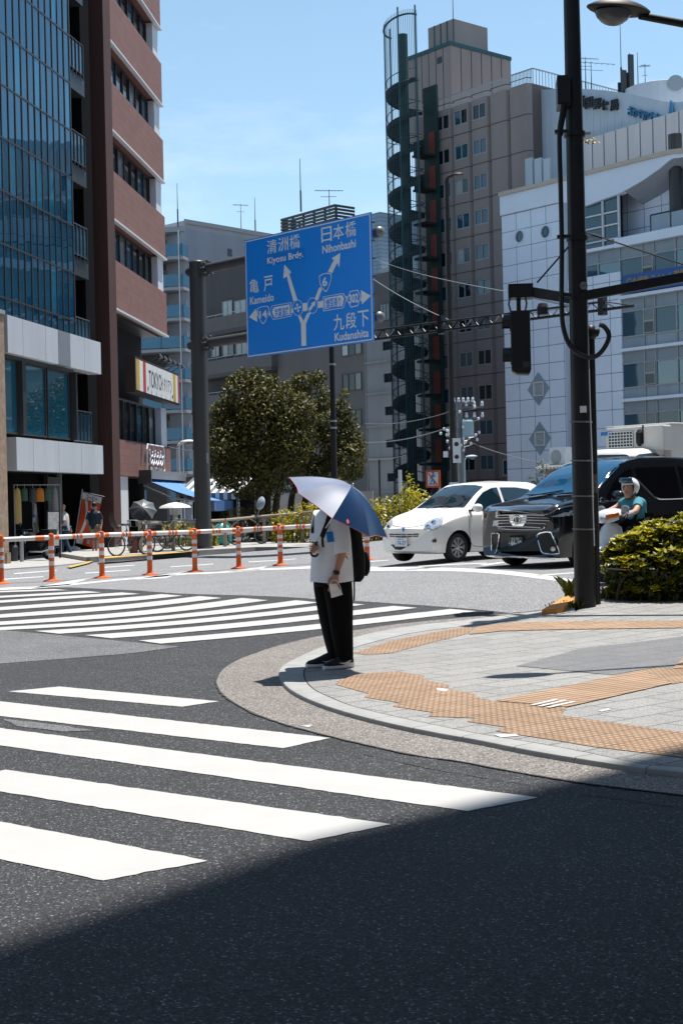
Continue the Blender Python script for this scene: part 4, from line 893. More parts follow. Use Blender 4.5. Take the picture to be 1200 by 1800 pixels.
for a in ((1029, 100, 152, 'yagi', 2.4, 'leaning television aerial beside the black pole on the metal sided building roof'), (1039, 108, 155, 'yagi', 4.4, 'large horizontal television aerial on the metal sided building roof'), (1092, 28, 172, 'mast', 1, 'tallest whip mast on the metal sided building roof'), (1094, 122, 172, 'panel', 1, 'shorter left panel antenna on the metal sided building roof'), (1107, 93, 172, 'panel', 1, 'taller right panel antenna on the metal sided building roof'), (1121, 92, 165, 'rod', 1, 'thin plain rod antenna on the metal sided building roof'), (1134, 112, 178, 'yagi', .9, 'small aerial on a mast left of the roof drum')):
    antenna(a[0], a[1], a[2] + 6, 116, a[3], a[4], a[5], .35)

# ------------------------------------------------------------------ white tiled building with round and diamond windows
grid_mat('tile_white', (.66, .74, .86), (.10, .12, .16), 1.0, 1.0, .022, .35, 0, 0, .035, 'XZ', spec=.6)
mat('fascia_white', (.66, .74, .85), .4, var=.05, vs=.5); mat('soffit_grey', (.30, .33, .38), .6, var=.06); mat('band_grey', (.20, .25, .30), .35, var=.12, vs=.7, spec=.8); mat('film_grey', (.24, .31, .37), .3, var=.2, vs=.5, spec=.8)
Mw = frame(892, 111.0, DD); wb = thing('white_building', 'white tiled building with swooping roof, two round windows and diamond windows on its corner', 'building', Mw)
ow = lambda x, y, yo=0: on(Mw, x, y, yo)
xC, xD, xE = ow(992, 600)[0], ow(1003, 600)[0], ow(1095, 600)[0]; XE = ow(1330, 600)[0]
zTop = ow(900, 398)[1]; gs = (ow(897, 640)[1] - ow(900, 520)[1]) / -4.0
# tile size follows the photo's grid
for nd in MATS['tile_white'].node_tree.nodes:
    if nd.type == 'TEX_BRICK': nd.inputs['Brick Width'].default_value = (xC) / 4.05; nd.inputs['Row Height'].default_value = gs
zW = ow(900, 375)[1]
rw = [ow(913, 416), ow(958.5, 407.5)]; rr_ = .5 * (ow(922, 415)[0] - ow(903.5, 417)[0])
dm = [ow(946, 683.5), ow(948.5, 771)]
sq = .66
m2 = MB(); z_base = 0
holes = [(x - .52, x + .52, z - .54, z + .54) for x, z in dm] + [(x - rr_ * .98, x + rr_ * .98, z - rr_ * .98, z + rr_ * .98) for x, z in rw]
wall(m2, 0, xC, z_base, zW, holes, 'tile_white', 0, .3); 
m2.add([(0, 0, z_base), (0, 12, z_base), (0, 12, zW), (0, 0, zW)], [(0, 1, 2, 3)], 'tile_white')
# chamfered glass slot and the plain wing right of it
m2.add([(xC, 0, 0), (xC + .45, .7, 0), (xC + .45, .7, zW), (xC, 0, zW)], [(0, 1, 2, 3)], 'fascia_white')
m2.add([(xD, .7, 0), (xD, -.2, 0), (xD, -.2, zW), (xD, .7, zW)], [(0, 1, 2, 3)], 'fascia_white')
zS = ow(1060, 420)[1]
m2.box(xD, xE, -.2, 9, 0, zS - 2.6, 'tile_white'); m2.build('wall', wb)
m2 = MB()
for k in range(int(zW / gs)): m2.box(xC + .45, xD, .68, .76, k * gs + .08, (k + 1) * gs - .06, 'pane_blue' if k % 3 else 'pane_shade')
m2.build('window', wb)
for (x, z) in rw:
    q = MB(); N = 32; ring = lambda r, y: [(x + r * math.cos(2 * math.pi * k / N), y, z + r * math.sin(2 * math.pi * k / N)) for k in range(N)]
    sqp = [(x + rr_ * max(-1, min(1, 1.42 * math.cos(2 * math.pi * k / N))) * 1.0, -.004, z + rr_ * max(-1, min(1, 1.42 * math.sin(2 * math.pi * k / N))) * 1.0) for k in range(N)]
    q.loft([sqp, ring(rr_ * .94, -.006), ring(rr_ * .94, -.09), ring(rr_ * .82, -.09), ring(rr_ * .82, .12)], 'fascia_white', cap=False)
    w_ = q.build('round_window', wb, smooth=30); q = MB(); q.add(ring(rr_ * .85, .06), [tuple(range(N))], 'pane_blue'); q.build('pane', w_)
for (x, z) in dm:
    q = MB(); a, b = 1.12, 1.30
    for s1, s2 in ((1, 1), (1, -1), (-1, -1), (-1, 1)):
        q.add([(x, -.03, z + s2 * b), (x + s1 * a, -.03, z), (x + s1 * .52, -.03, z), (x + s1 * .52, -.03, z + s2 * .54), (x, -.03, z + s2 * .54)], [(0, 1, 2, 3, 4)], 'film_grey')
    d_ = q.build('diamond_panel', wb); window(d_, (x - .52, x + .52, z - .54, z + .54), -.06, 'frame_white', 'pane_curtain', 1, 1, .08, .2)
# sloping roof wedge: plain fascia, coping and tan terrace
cope = [ow(890.5, 337), ow(940, 325), ow(1000, 309.5), ow(1060, 294.5), ow(1120, 279), ow(1182, 264), ow(1250, 258), ow(1330, 256)]
m2 = MB(); lowc = [(cope[0][0], zW), (xC, zW), ow(1026, 364), ow(1060, 351), ow(1091, 340), ow(1130, 318), ow(1160, 297), ow(1181, 279), ow(1250, 272), ow(1330, 268)]
up = lambda x: float(np.interp(x, [c[0] for c in cope], [c[1] for c in cope])); lo = lambda x: float(np.interp(x, [c[0] for c in lowc], [c[1] for c in lowc]))
xs = list(np.linspace(0, cope[-1][0], 60)); rings = [[(x, -.15, lo(x)), (x, -.15, up(x)), (x, .5, up(x)), (x, .5, lo(x))] for x in xs]
m2.loft(rings, 'fascia_white'); m2.build('fascia', wb)
m2 = MB(); rings = [[(x, -.3, up(x) - .28), (x, -.3, up(x) + .02), (x, .1, up(x) + .1), (x, 3.4, up(x) + .62), (x, 3.4, up(x) - .3)] for x in xs]
m2.loft(rings, 'concrete_tan'); m2.build('coping', wb)
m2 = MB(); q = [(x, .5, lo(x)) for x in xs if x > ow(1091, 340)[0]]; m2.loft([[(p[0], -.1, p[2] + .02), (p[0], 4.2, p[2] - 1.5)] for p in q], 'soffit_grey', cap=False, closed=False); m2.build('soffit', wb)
# recessed upper wall, dark glazing, column and terrace under the swoop
zT = ow(1140, 404)[1]
def gl(nm, x0, y0, x1, y1, yo, nv, nh, pm, fm='frame_white', t=.10):
    return window(wb, rect(Mw, x0, y0, x1, y1, yo), yo - .06, fm, pm, nv, nh, t, .12, name=nm)
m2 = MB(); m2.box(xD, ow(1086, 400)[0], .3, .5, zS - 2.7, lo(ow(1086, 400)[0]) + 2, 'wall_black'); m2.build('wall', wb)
m2 = MB(); x0 = ow(1024, 400, .1)[0]; x1 = ow(1087, 400, .1)[0]; zz = [ow(1055, y, .1)[1] for y in (424, 399, 377, 330)]
m2.add([(x0, .2, zz[0] - 1), (x1, .2, zz[0] - 1), (x1, .2, lo(x1)), (x0, .2, lo(x0))], [(0, 1, 2, 3)], 'pane_blue')
for z in zz[:3]: m2.box(x0, x1, .05, .22, z - .05, z + .05, 'frame_white')
for x in (x0, (x0 + x1) / 2 + .2, x1): m2.box(x - .06, x + .06, .05, .22, zz[0] - 1, lo(x), 'frame_white')
m2.build('window', wb)
m2 = MB(); xw = ow(1083, 370, 2)[0]; m2.loft([[(x, 2, zT - 2), (x, 2, up(x) - .3), (x, 3, up(x) - .3), (x, 3, zT - 2)] for x in np.linspace(xw, XE, 20)], 'tile_white'); m2.build('wall', wb)
m2 = MB(); c = ow(1181, 330, .6); m2.lathe([(.48, 0), (.48, 6.5)], 'frame_dark', 20, (c[0], 1.0, zT)); m2.build('column', wb)
m2 = MB(); m2.box(ow(1086, 410)[0], XE, -.5, 2.2, zT - .9, zT - .25, 'fascia_white'); m2.build('terrace_edge', wb)
m2 = MB(); a = ow(1138, 400)[0]; m2.box(a, XE, .3, .36, zT - .25, zT + 1.0, 'film_grey'); m2.tube([(a, .33, zT + 1.08), (XE, .33, zT + 1.08)], .06, 'frame_dark', 6)
for k in range(6): q = a + (XE - a) * k / 5; m2.box(q - .05, q + .05, .28, .4, zT - .25, zT + 1.08, 'frame_dark')
m2.build('railing', wb)
# glass storeys on the right: spandrel band, clear band, film band
zrow = [ow(1150, y, -.1)[1] for y in (400, 424, 500, 522, 545, 570, 600, 614, 632, 672, 690, 703, 752, 800, 845)]
cx = [ow(x, 600, -.1)[0] for x in (1026, 1054, 1092, 1132, 1152, 1190, 1240)] + [XE]
def bays(i0, i1, za, zb, pm, y=-.1):
    for i in range(i0, i1): window(wb, (cx[i], cx[i + 1], za, zb), y - .06, 'frame_grey', pm, 1, 1, .05, .12)
def floor(yt, yb, i0):
    H = ow(1150, yt, -.1)[1] - ow(1150, yb, -.1)[1]; z = ow(1150, yb, -.1)[1]
    bays(i0, 7, z, z + H * .22, 'film_grey'); bays(i0, 7, z + H * .22, z + H * .70, ['pane_blue', 'pane_blue', 'glass_teal']); bays(i0, 7, z + H * .70, z + H * .94, 'band_grey')
    for i in (3,):
        window(wb, (cx[i] + .03, cx[i + 1] - .03, z + H * .24, z + H * .47), -.24, 'frame_grey', 'pane_dark', 1, 1, .07); window(wb, (cx[i] + .03, cx[i + 1] - .03, z + H * .47, z + H * .70), -.24, 'frame_grey', 'pane_shade', 1, 1, .07)
    m2 = MB(); m2.box(cx[i0], XE, -.45, 0, z + H * .94, z + H, 'fascia_white'); m2.build('ledge', wb)
floor(417, 512, 0); floor(512, 607, 2); floor(607, 697, 2); floor(697, 787, 2); floor(787, 877, 2)
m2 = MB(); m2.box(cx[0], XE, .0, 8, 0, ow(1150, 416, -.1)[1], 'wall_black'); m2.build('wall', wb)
mat('banner_blue', (.02, .09, .30), .5, var=.05); mat('letter_gold', (.30, .20, .05), .5, var=0)
r = rect(Mw, 1094, 485, 1215, 498, -.5); m2 = MB(); m2.box(r[0], r[1], -.52, -.42, r[2], r[3] , 'banner_blue'); bn = m2.build('banner', wb)
m2 = MB(); put_text(m2, '貸会議室 テナント募集', r[0] + .3, r[1] - .5, r[2] + .2, r[3] - .2, -.53, 'letter_gold', .02); m2.build('lettering', bn)
# low tin roof with outdoor unit at its foot
mat('tin_roof', (.30, .31, .30), .5, .2, var=.2, vs=3)
Mo = frame(945, 86.0, DD); ho = thing('low_shed', 'low dark shed with a ribbed tin roof at the foot of the white building', 'shed', Mo)
a = on(Mo, 950, 826); b = on(Mo, 1040, 800); m2 = MB(); m2.box(a[0], b[0] + 3, .5, 5, 0, a[1], 'stone_tan'); m2.build('wall', ho)
m2 = MB()
for k in range(24): x = a[0] - .3 + (b[0] + 3 - a[0]) * k / 24; m2.box(x, x + .12, -.2, 3.5, 0, .08, 'tin_roof')
m2.box(a[0] - .3, b[0] + 3, -.2, 3.5, -.06, .01, 'tin_roof'); m2.build('roof', ho, M=Matrix.Translation((0, 0, a[1] + .1)) @ Matrix.Rotation(.22, 4, 'X'))
c = on(Mo, 985, 815, 1); m2 = MB(); m2.box(-.62, .62, -.3, .3, 0, 1.15, 'frame_white'); m2.lathe([(.42, 0), (.42, .03), (.38, .04), (.05, .05)], 'frame_grey', 20, (-.12, -.3, .58), (0, -1, 0)); m2.box(-.5, -.3, -.25, .25, -.18, 0, 'frame_dark'); m2.box(.3, .5, -.25, .25, -.18, 0, 'frame_dark')
tag(m2.build('outdoor_unit', M=Mo @ Matrix.Translation((c[0], 1, on(Mo, 985, 817, 1)[1] - .1))), 'white air conditioner unit standing on the tin roof below the diamond windows', 'air conditioner')
# ------------------------------------------------------------------ the tall building at the right, outside the frame, whose shadow falls on the near corner
HB = 34.2                            # its left corner stands on the line of the shadow's edge
pA, pB = Vector(G(0, 1590)[:2]), Vector(G(1200, 1330)[:2]); e = Vector((math.sin(SUN_AZ), math.cos(SUN_AZ))); pA = pA.lerp(pB, .6) + e * 8.0; e = Vector((.966, .26))
ov = thing('corner_building', 'tall grey office building at the right whose shadow covers the near roadway', 'building', Matrix.Translation((pA.x, pA.y, 0)) @ rotz(math.atan2(e.y, e.x)))
m2 = MB(); hz = [(1.5 + 4.4 * i, 4.6 + 4.4 * i, 1.2 + 3.5 * j, 3.2 + 3.5 * j) for i in range(5) for j in range(10)]
Li = ov.matrix_world.inverted().to_3x3(); c0 = Li @ Vector((-.59 * 3.6, -.80 * 3.6, 0)); m2.prism([(0, -.01, 0), (24, -.01, 0), (24, -16, 0), (c0.x + .3, -16, 0), (c0.x, c0.y, 0)], (0, 0, HB), 'panel_grey'); m2.build('wall', ov)
for h in hz[:20]:
    m2 = MB(); m2.box(h[0], h[1], .0, .05, h[2], h[3], 'pane_dark'); m2.build('window', ov)

bk = thing('rear_sky_blocker', 'grey office block across the street behind the photographer', 'building', Matrix.Translation((-30, -9, 0)))  # added out of view to cut sky light on the foreground shadow
m2 = MB(); m2.box(0, 62, -20, 0, 0, 19, 'panel_grey'); m2.build('wall', bk)
for i in range(12):
    for j in range(4): m2 = MB() if not (i or j) else m2; m2.box(1 + 5 * i, 5 + 5 * i, 0, .05, 1.5 + 4 * j, 3.8 + 4 * j, 'pane_dark')
m2.build('window_glass', bk)
rb_ = thing('reflection_block', 'charcoal street block at the right outside the frame beyond the leafy bush', 'building', Matrix.Translation((23, 17, 0)))  # added out of view so the minivan's side mirrors something dark
m2 = MB(); m2.box(0, 22, 0, 14, 0, 26, 'wall_charcoal'); m2.build('wall', rb_); m2 = MB()
for i in range(3):
    for j in range(6): m2.box(-.05, 0, 1 + 4.4 * i, 4.4 + 4.4 * i, 1.5 + 4 * j, 3.6 + 4 * j, 'pane_dark')
m2.build('window_glass', rb_)
bk = thing('left_sky_blocker', 'grey apartment block across the street left of the photographer', 'building', Matrix.Translation((-60, -9, 0)))  # added out of view to block sky from the left
m2 = MB(); m2.box(0, 36, 0, 28, 0, 40, 'wall_cream'); m2.build('wall', bk); m2 = MB()
for i in range(5):
    for j in range(10): m2.box(36, 36.05, 2 + 5.2 * i, 5 + 5.2 * i, 1.5 + 3.8 * j, 3.5 + 3.8 * j, 'pane_dark')
m2.build('window_glass', bk)
# ------------------------------------------------------------------ overhead road sign on its gantry
mat('pole_brown', (.055, .055, .055), .45, .1, var=.15, vs=1.5, streak=True); mat('pole_grey', (.16, .17, .18), .4, .3, var=.12, vs=1); mat('pole_black', (.012, .012, .013), .42, var=.25, vs=3, spec=.4)
mat('sign_blue', (.008, .24, .80), .4, var=.04, vs=.7); mat('sign_blue_patch', (.007, .20, .68), .4, var=.03); mat('sign_white', (.72, .74, .76), .45, var=.03); mat('galv', (.35, .37, .39), .45, .4, var=.15)
gb = G(358, 964, .16); sd = (.70, -.714); Mg = Matrix.Translation((gb.x, gb.y, .155)) @ rotz(math.atan2(sd[1], sd[0]))
sg = thing('road_sign_gantry', 'brown gantry pole with two arms carrying a large blue direction sign', 'road sign', Mg)
og = lambda x, y, yo=-.30: on(Mg, x, y, yo)
zt = og(353, 461, 0)[1]
m2 = MB(); m2.lathe([(.34, 0), (.34, .05), (.285, .06), (.275, 2.6), (.272, zt)], 'pole_brown', 24); m2.lathe([(.28, zt), (.29, zt + .02), (.26, zt + .06), (.05, zt + .08)], 'pole_brown', 24); m2.build('pole', sg, smooth=40)
m2 = MB(); q = rect(Mg, 363, 796, 366, 814, -.28); m2.box(q[0], q[1], -.285, -.27, q[2], q[3], 'galv'); m2.build('number_plate', sg)
for yc, yl in ((474, 470), (605, 603)):
    z0 = og(353, yc, 0)[1]; x1 = og(668, 410 if yc < 500 else 561, 0)[0]
    m2 = MB(); m2.tube([(-.42, 0, z0), (x1, 0, z0)], .165, 'pole_brown', 16); m2.lathe([(.165, 0), (.14, .06), (.08, .1), (.01, .115)], 'pole_grey', 16, (x1, 0, z0), (1, 0, 0)); m2.lathe([(.165, 0), (.14, .06), (.08, .1), (.01, .115)], 'pole_brown', 16, (-.42, 0, z0), (-1, 0, 0)); ao = m2.build('arm', sg, smooth=40)
    m2 = MB()
    for w in (.52, .62): m2.lathe([(.17, -.02), (.27, -.02), (.27, .02), (.17, .02)], 'pole_brown', 18, (w - .06, 0, z0), (1, 0, 0))
    for t in range(8): a = t * math.pi / 4; m2.tube([(.42, .23 * math.cos(a), z0 + .23 * math.sin(a)), (.66, .23 * math.cos(a), z0 + .23 * math.sin(a))], .022, 'galv', 6)
    for t in range(4):
        a = t * math.pi / 2 + .5; m2.add([(.28, .16 * math.cos(a), z0 + .16 * math.sin(a)), (.46, .16 * math.cos(a), z0 + .16 * math.sin(a)), (.46, .27 * math.cos(a), z0 + .27 * math.sin(a))], [(0, 1, 2)], 'pole_brown')
    m2.build('flange', ao)
cs = [og(427, 424), og(648.5, 373), og(660, 598.5), og(437.5, 629)]
X0, X1 = (cs[0][0] + cs[3][0]) / 2, (cs[1][0] + cs[2][0]) / 2; Z0, Z1 = (cs[2][1] + cs[3][1]) / 2, (cs[0][1] + cs[1][1]) / 2
m2 = MB(); m2.box(X0, X1, -.30, -.26, Z0, Z1, 'sign_blue'); sp_ = m2.build('sign_panel', sg)
m2 = MB()
for x in np.linspace(X0 + .3, X1 - .3, 6): m2.box(x - .03, x + .03, -.26, -.18, Z0 + .05, Z1 - .05, 'galv')
for k in range(7): z = Z0 + .3 + (Z1 - Z0 - .6) * k / 6; m2.box(X1, X1 + .06, -.28, -.2, z - .02, z + .02, 'frame_dark')
m2.build('bracket', sg)
yy = -.3035
m2 = MB()
for a in ((X0 + .03, X1 - .03, Z0 + .03, Z0 + .065), (X0 + .03, X1 - .03, Z1 - .065, Z1 - .03), (X0 + .03, X0 + .065, Z0 + .065, Z1 - .065), (X1 - .065, X1 - .03, Z0 + .065, Z1 - .065)): m2.add([(a[0], yy, a[2]), (a[1], yy, a[2]), (a[1], yy, a[3]), (a[0], yy, a[3])], [(0, 1, 2, 3)], 'sign_white')
m2.build('border', sp_)
def zs(x, y): return og(420 + x / 4.615, 360 + y / 4.615, yy)      # positions read from an enlarged view of the sign
def sgtext(txt, tl, tr, br, bl, bold=.012, nm='lettering', m='sign_white', y=yy, per_char=False):
    a, b, c, d = zs(*tl), zs(*tr), zs(*br), zs(*bl); x0, x1, z0, z1 = (a[0] + d[0]) / 2, (b[0] + c[0]) / 2, (c[1] + d[1]) / 2, (a[1] + b[1]) / 2
    m2 = MB(); dz = (z1 - z0) * (.09 if txt[0] in 'KN' else 0); z0 -= dz * .5; z1 += dz
    if per_char:
        n = len(txt); w = (x1 - x0) / (n - .12)
        for i, ch in enumerate(txt): put_text(m2, ch, x0 + w * i, x0 + w * (i + .88), z0, z1, y, m, bold)
    else: put_text(m2, txt, x0, x1, z0, z1, y, m, bold)
    return m2.build(nm, sp_)
q = [zs(222, 378), zs(535, 352)]
m2 = MB(); a, b, c, d = zs(215, 405), zs(535, 355), zs(530, 440), zs(215, 505); m2.add([(a[0], yy + .0012, (c[1] + d[1]) / 2), (b[0], yy + .0012, (c[1] + d[1]) / 2), (b[0], yy + .0012, (a[1] + b[1]) / 2), (a[0], yy + .0012, (a[1] + b[1]) / 2)], [(0, 1, 2, 3)], 'sign_blue_patch'); m2.build('patch', sp_)
sgtext('清洲橋', (224, 292), (492, 232), (496, 345), (228, 402), .008, per_char=True); sgtext('Kiyosu Brdg.', (228, 432), (518, 378), (520, 440), (232, 493), .02)
sgtext('日本橋', (664, 185), (946, 128), (952, 250), (670, 308), .008, per_char=True); sgtext('Nihonbashi', (674, 338), (946, 280), (948, 340), (678, 396), .02)
sgtext('亀', (84, 608), (158, 596), (162, 708), (88, 718), .008); sgtext('戸', (202, 580), (274, 572), (272, 692), (200, 704), .008); sgtext('Kameido', (88, 748), (282, 728), (284, 780), (92, 806), .02)
sgtext('九段下', (764, 892), (1050, 852), (1054, 988), (768, 1018), .008, per_char=True); sgtext('Kudanshita', (774, 1045), (1050, 1010), (1052, 1070), (778, 1104), .02)
def poly(mb, pts, m='sign_white', y=yy): mb.add([(*([zs(*p)[0], y, zs(*p)[1]]),) for p in pts], [tuple(range(len(pts)))], m)
for q in ([(480, 905), (500, 898), (523, 942), (552, 882), (585, 868), (543, 965), (545, 1142), (507, 1146), (503, 968)],
  [(442, 785), (388, 582), (359, 597), (368, 485), (425, 548), (407, 560), (474, 770)],
  [(610, 770), (650, 672), (684, 655), (640, 775)][::-1],
  [(716, 552), (770, 445), (748, 436), (822, 390), (812, 508), (796, 470), (750, 565)][::-1],
  [(82, 912), (138, 842), (140, 862), (150, 860), (152, 905), (146, 905), (150, 950)],
  [(240, 868), (256, 862), (250, 905), (244, 906)],
  [(424, 845), (440, 842), (440, 875), (424, 880)],
  [(518, 798), (552, 795), (552, 860), (518, 864)],
  [(640, 785), (682, 776), (682, 832), (640, 838)],
  [(866, 742), (886, 738), (886, 778), (866, 782)],
  [(988, 692), (1068, 738), (996, 808), (994, 778), (980, 780), (978, 728), (990, 726)]):
    m2 = MB(); poly(m2, q); m2.build('route_arrow', sp_)
def shield(pts, inset, txt, box, m_out='sign_white', m_in='sign_blue', tm='sign_white', bold=.03, nm='route_shield'):
    m2 = MB(); c = (sum(p[0] for p in pts) / len(pts), sum(p[1] for p in pts) / len(pts)); sc = lambda k: [(c[0] + (p[0] - c[0]) * k, c[1] + (p[1] - c[1]) * k) for p in pts]
    poly(m2, sc(1.10), 'sign_blue', yy - .0012); poly(m2, sc(1), m_out, yy - .0024); poly(m2, sc(inset), m_in, yy - .0036)
    a, b = zs(*box[0]), zs(*box[1]); put_text(m2, txt, a[0], b[0], min(a[1], b[1]), max(a[1], b[1]), yy - .0048, tm, bold); m2.build(nm, sp_)
rs = lambda pts: [tuple(p) for p in catmull(pts + [pts[0]], 5)][:-1]
shield(rs([(148, 842), (190, 824), (240, 826), (236, 892), (198, 968), (158, 905)]), .9, '14', ((166, 862), (228, 912)))
shield(rs([(648, 580), (690, 556), (746, 560), (744, 622), (708, 706), (662, 655)]), .9, '6', ((676, 590), (716, 658)))
shield([(874, 772), (902, 700), (962, 688), (988, 740), (966, 820), (908, 834)], .9, '302', ((892, 728), (968, 790)))
shield([(258, 862), (272, 824), (424, 790), (424, 900), (276, 934)], .92, ' ', ((262, 860), (264, 862)), bold=0) if False else None
for pts, inn, tx, box in (([(246, 868), (268, 818), (426, 790), (428, 904), (276, 934)], [(268, 868), (284, 832), (412, 808), (414, 892), (288, 916)], '京葉道路', ((290, 838), (408, 900))), ([(682, 744), (848, 716), (872, 760), (848, 838), (684, 864)], [(696, 758), (836, 732), (852, 762), (838, 822), (698, 846)], '靖国通り', ((704, 758), (826, 838)))):
    m2 = MB(); poly(m2, pts, 'sign_white', yy - .0012); c = (sum(p[0] for p in pts) / 5, sum(p[1] for p in pts) / 5); poly(m2, [(c[0] + (p[0] - c[0]) * .95, c[1] + (p[1] - c[1]) * .92) for p in pts], 'sign_blue', yy - .0024); poly(m2, inn, 'sign_white', yy - .0036)
    a, b = zs(*box[0]), zs(*box[1]); put_text(m2, tx, a[0], b[0], min(a[1], b[1]) + .02, max(a[1], b[1]) - .02, yy - .0048, 'sign_blue', .02); m2.build('route_plate', sp_)
for (cx0, cy0, rx, ry, kind) in ((477, 836, 40, 62, 0), (596, 818, 40, 62, 1)):
    m2 = MB(); el = lambda k: [(cx0 + rx * k * math.cos(t) , cy0 + ry * k * math.sin(t)) for t in np.linspace(0, 2 * math.pi, 28, endpoint=False)]
    poly(m2, el(1.06), 'sign_white', yy - .0012); poly(m2, el(.98), 'sign_blue', yy - .0024)
    if kind: poly(m2, [(568, 848), (560, 852), (592, 806), (586, 800), (620, 780), (616, 826), (608, 816), (578, 862)], 'sign_white', yy - .0036)
    else:
        for ang in (0, 90, 180, 270):
            a = R(ang - 14); rot = lambda x, y: (cx0 + (x * math.cos(a) - y * math.sin(a)) * .82, cy0 + (x * math.sin(a) + y * math.cos(a)) * 1.05)
            poly(m2, [rot(0, -4), rot(20, -4), rot(20, -13), rot(38, 0), rot(20, 13), rot(20, 4), rot(0, 4)], 'sign_white', yy - .0036)
    m2.build('lane_roundel', sp_)

# ------------------------------------------------------------------ truss arm and black post behind the sign
tp = P(590, 930, 51); Mt2 = Matrix.Translation((tp.x, tp.y, .18)) @ rotz(math.atan2(DD[1], DD[0]))
tg = thing('truss_signal_post', 'slim black post with a long lattice truss arm reaching right below the road sign', 'signal post', Mt2)
ot = lambda x, y: on(Mt2, x, y, 0); H1 = ot(588, 612)[1]
m2 = MB(); m2.tube([(0, 0, 0), (0, 0, 3.2), (0, 0, H1 + .3)], [.12, .105, .095], 'pole_black', 14)
for k in (640, 740, 752): m2.lathe([(.125, -.03), (.125, .03)], 'galv', 14, (0, 0, ot(588, k)[1]))
m2.build('pole', tg)
xe = ot(1112, 520)[0]; zt0, zt1, zb0, zb1 = ot(662, 581)[1], ot(1080, 527)[1], ot(662, 597)[1], ot(1110, 538)[1]
zA, zB = ot(590, 590)[1], ot(590, 605)[1]
zt0 = ot(590, 589)[1]; zb0 = ot(590, 605)[1]
m2 = MB(); m2.tube([(0, 0, zt0), (xe * .92, 0, zt1)], .036, 'pole_black', 8); m2.tube([(0, 0, zb0), (xe, 0, zb1)], .046, 'pole_black', 8); N = 22
for k in range(N):
    t0, t1 = k / N, (k + .5) / N; lz = lambda t: zb0 + (zb1 - zb0) * t; uz = lambda t: zt0 + (zt1 - zt0) * t / .92
    m2.tube([(xe * t0, 0, lz(t0)), (xe * min(t1, .92), 0, uz(min(t1, .92)))], .022, 'galv' if k % 2 else 'pole_black', 5); m2.tube([(xe * min(t1, .92), 0, uz(min(t1, .92))), (xe * (k + 1) / N, 0, lz((k + 1) / N))], .018, 'pole_black', 5)
m2.build('truss_arm', tg)
q = ot(953, 543); m2 = MB(); m2.lathe([(.10, -.05), (.17, -.06), (.18, .16), (.13, .28), (.03, .32)], 'pole_black', 14, (q[0], 0, q[1] - .12), (0, 0, 1)); m2.build('camera_housing', tg)
for q in (ot(775, 568), ot(1058, 533)): m2 = MB(); m2.box(q[0] - .1, q[0] + .1, -.1, .1, q[1] - .35, q[1] + .25, 'pole_black'); m2.build('clamp', tg)

# ------------------------------------------------------------------ near black traffic signal pole
bp_ = G(1028, 1066, KH); Mn = Matrix.Translation(bp_) @ rotz(math.atan2(-.10, 1.0)); px_m = F / bp_.y
on_ = lambda x, y, yo=0: on(Mn, x, y, yo)
tpz = thing('traffic_signal_pole', 'thick black traffic pole in the right foreground with signal head, arms and control box', 'traffic signal', Mn)
m2 = MB(); m2.tube([(0, 0, -.05), (0, 0, 1.6), (0, 0, 5.5), (0, 0, 8.0)], [.135, .128, .112, .10], 'pole_black', 24); m2.build('pole', tpz, smooth=60)
mat('strap_grey', (.13, .13, .13), .4, .4, var=.1)
for y in (742, 810, 872, 930): z = on_(1025, y)[1]; m2 = MB(); m2.lathe([(.140, -.010), (.143, 0), (.140, .010)], 'strap_grey', 20, (0, 0, z), (.04, 0, 1)); m2.build('strap', tpz)
q = on_(1025, 722); m2 = MB(); m2.box(-.02, .06, -.17, -.11, q[1] - .03, q[1] + .05, 'frame_white'); m2.build('bracket', tpz)
b0, b1, b2, b3 = rect(Mn, 977, 139, 1001, 189, -.05); m2 = MB(); m2.box(b0, b1, -.22, .14, b2, b3, 'pole_black'); m2.box(b0 + .01, b1 - .01, -.235, -.22, b2 + .02, b3 - .02, 'pole_black'); m2.build('control_box', tpz, bevel=.015)
pts = [on_(x, y) for x, y in ((988, 190), (985, 210), (981, 245), (983, 330), (985, 420), (985, 480), (985, 545), (988, 580), (998, 608), (1015, 625), (1032, 631), (1046, 628), (1058, 616), (1066, 600), (1066, 588), (1058, 577), (1050, 574))]
m2 = MB(); m2.tube([(x, -.2, z) for x, z in [tuple(p) for p in catmull(pts, 4)]], .031, 'pole_black', 10); m2.build('cable', tpz)
pts = [on_(x, y) for x, y in ((990, 190), (987, 206), (982, 230), (981, 245))]
m2 = MB(); m2.tube([(x + .03, -.16, z) for x, z in pts], .016, 'pole_black', 8); m2.build('cable', tpz)
for y in (237, 420, 522): q = on_(1000, y)[1]; m2 = MB(); m2.lathe([(.128, -.03), (.135, -.03), (.135, .03), (.128, .03)], 'pole_black', 18, (0, 0, q)); m2.box(-.26, -.1, -.21, -.12, q - .02, q + .02, 'pole_black'); m2.box(.1, .2, -.04, .0, q - .015, q + .015, 'galv'); m2.build('clamp', tpz)
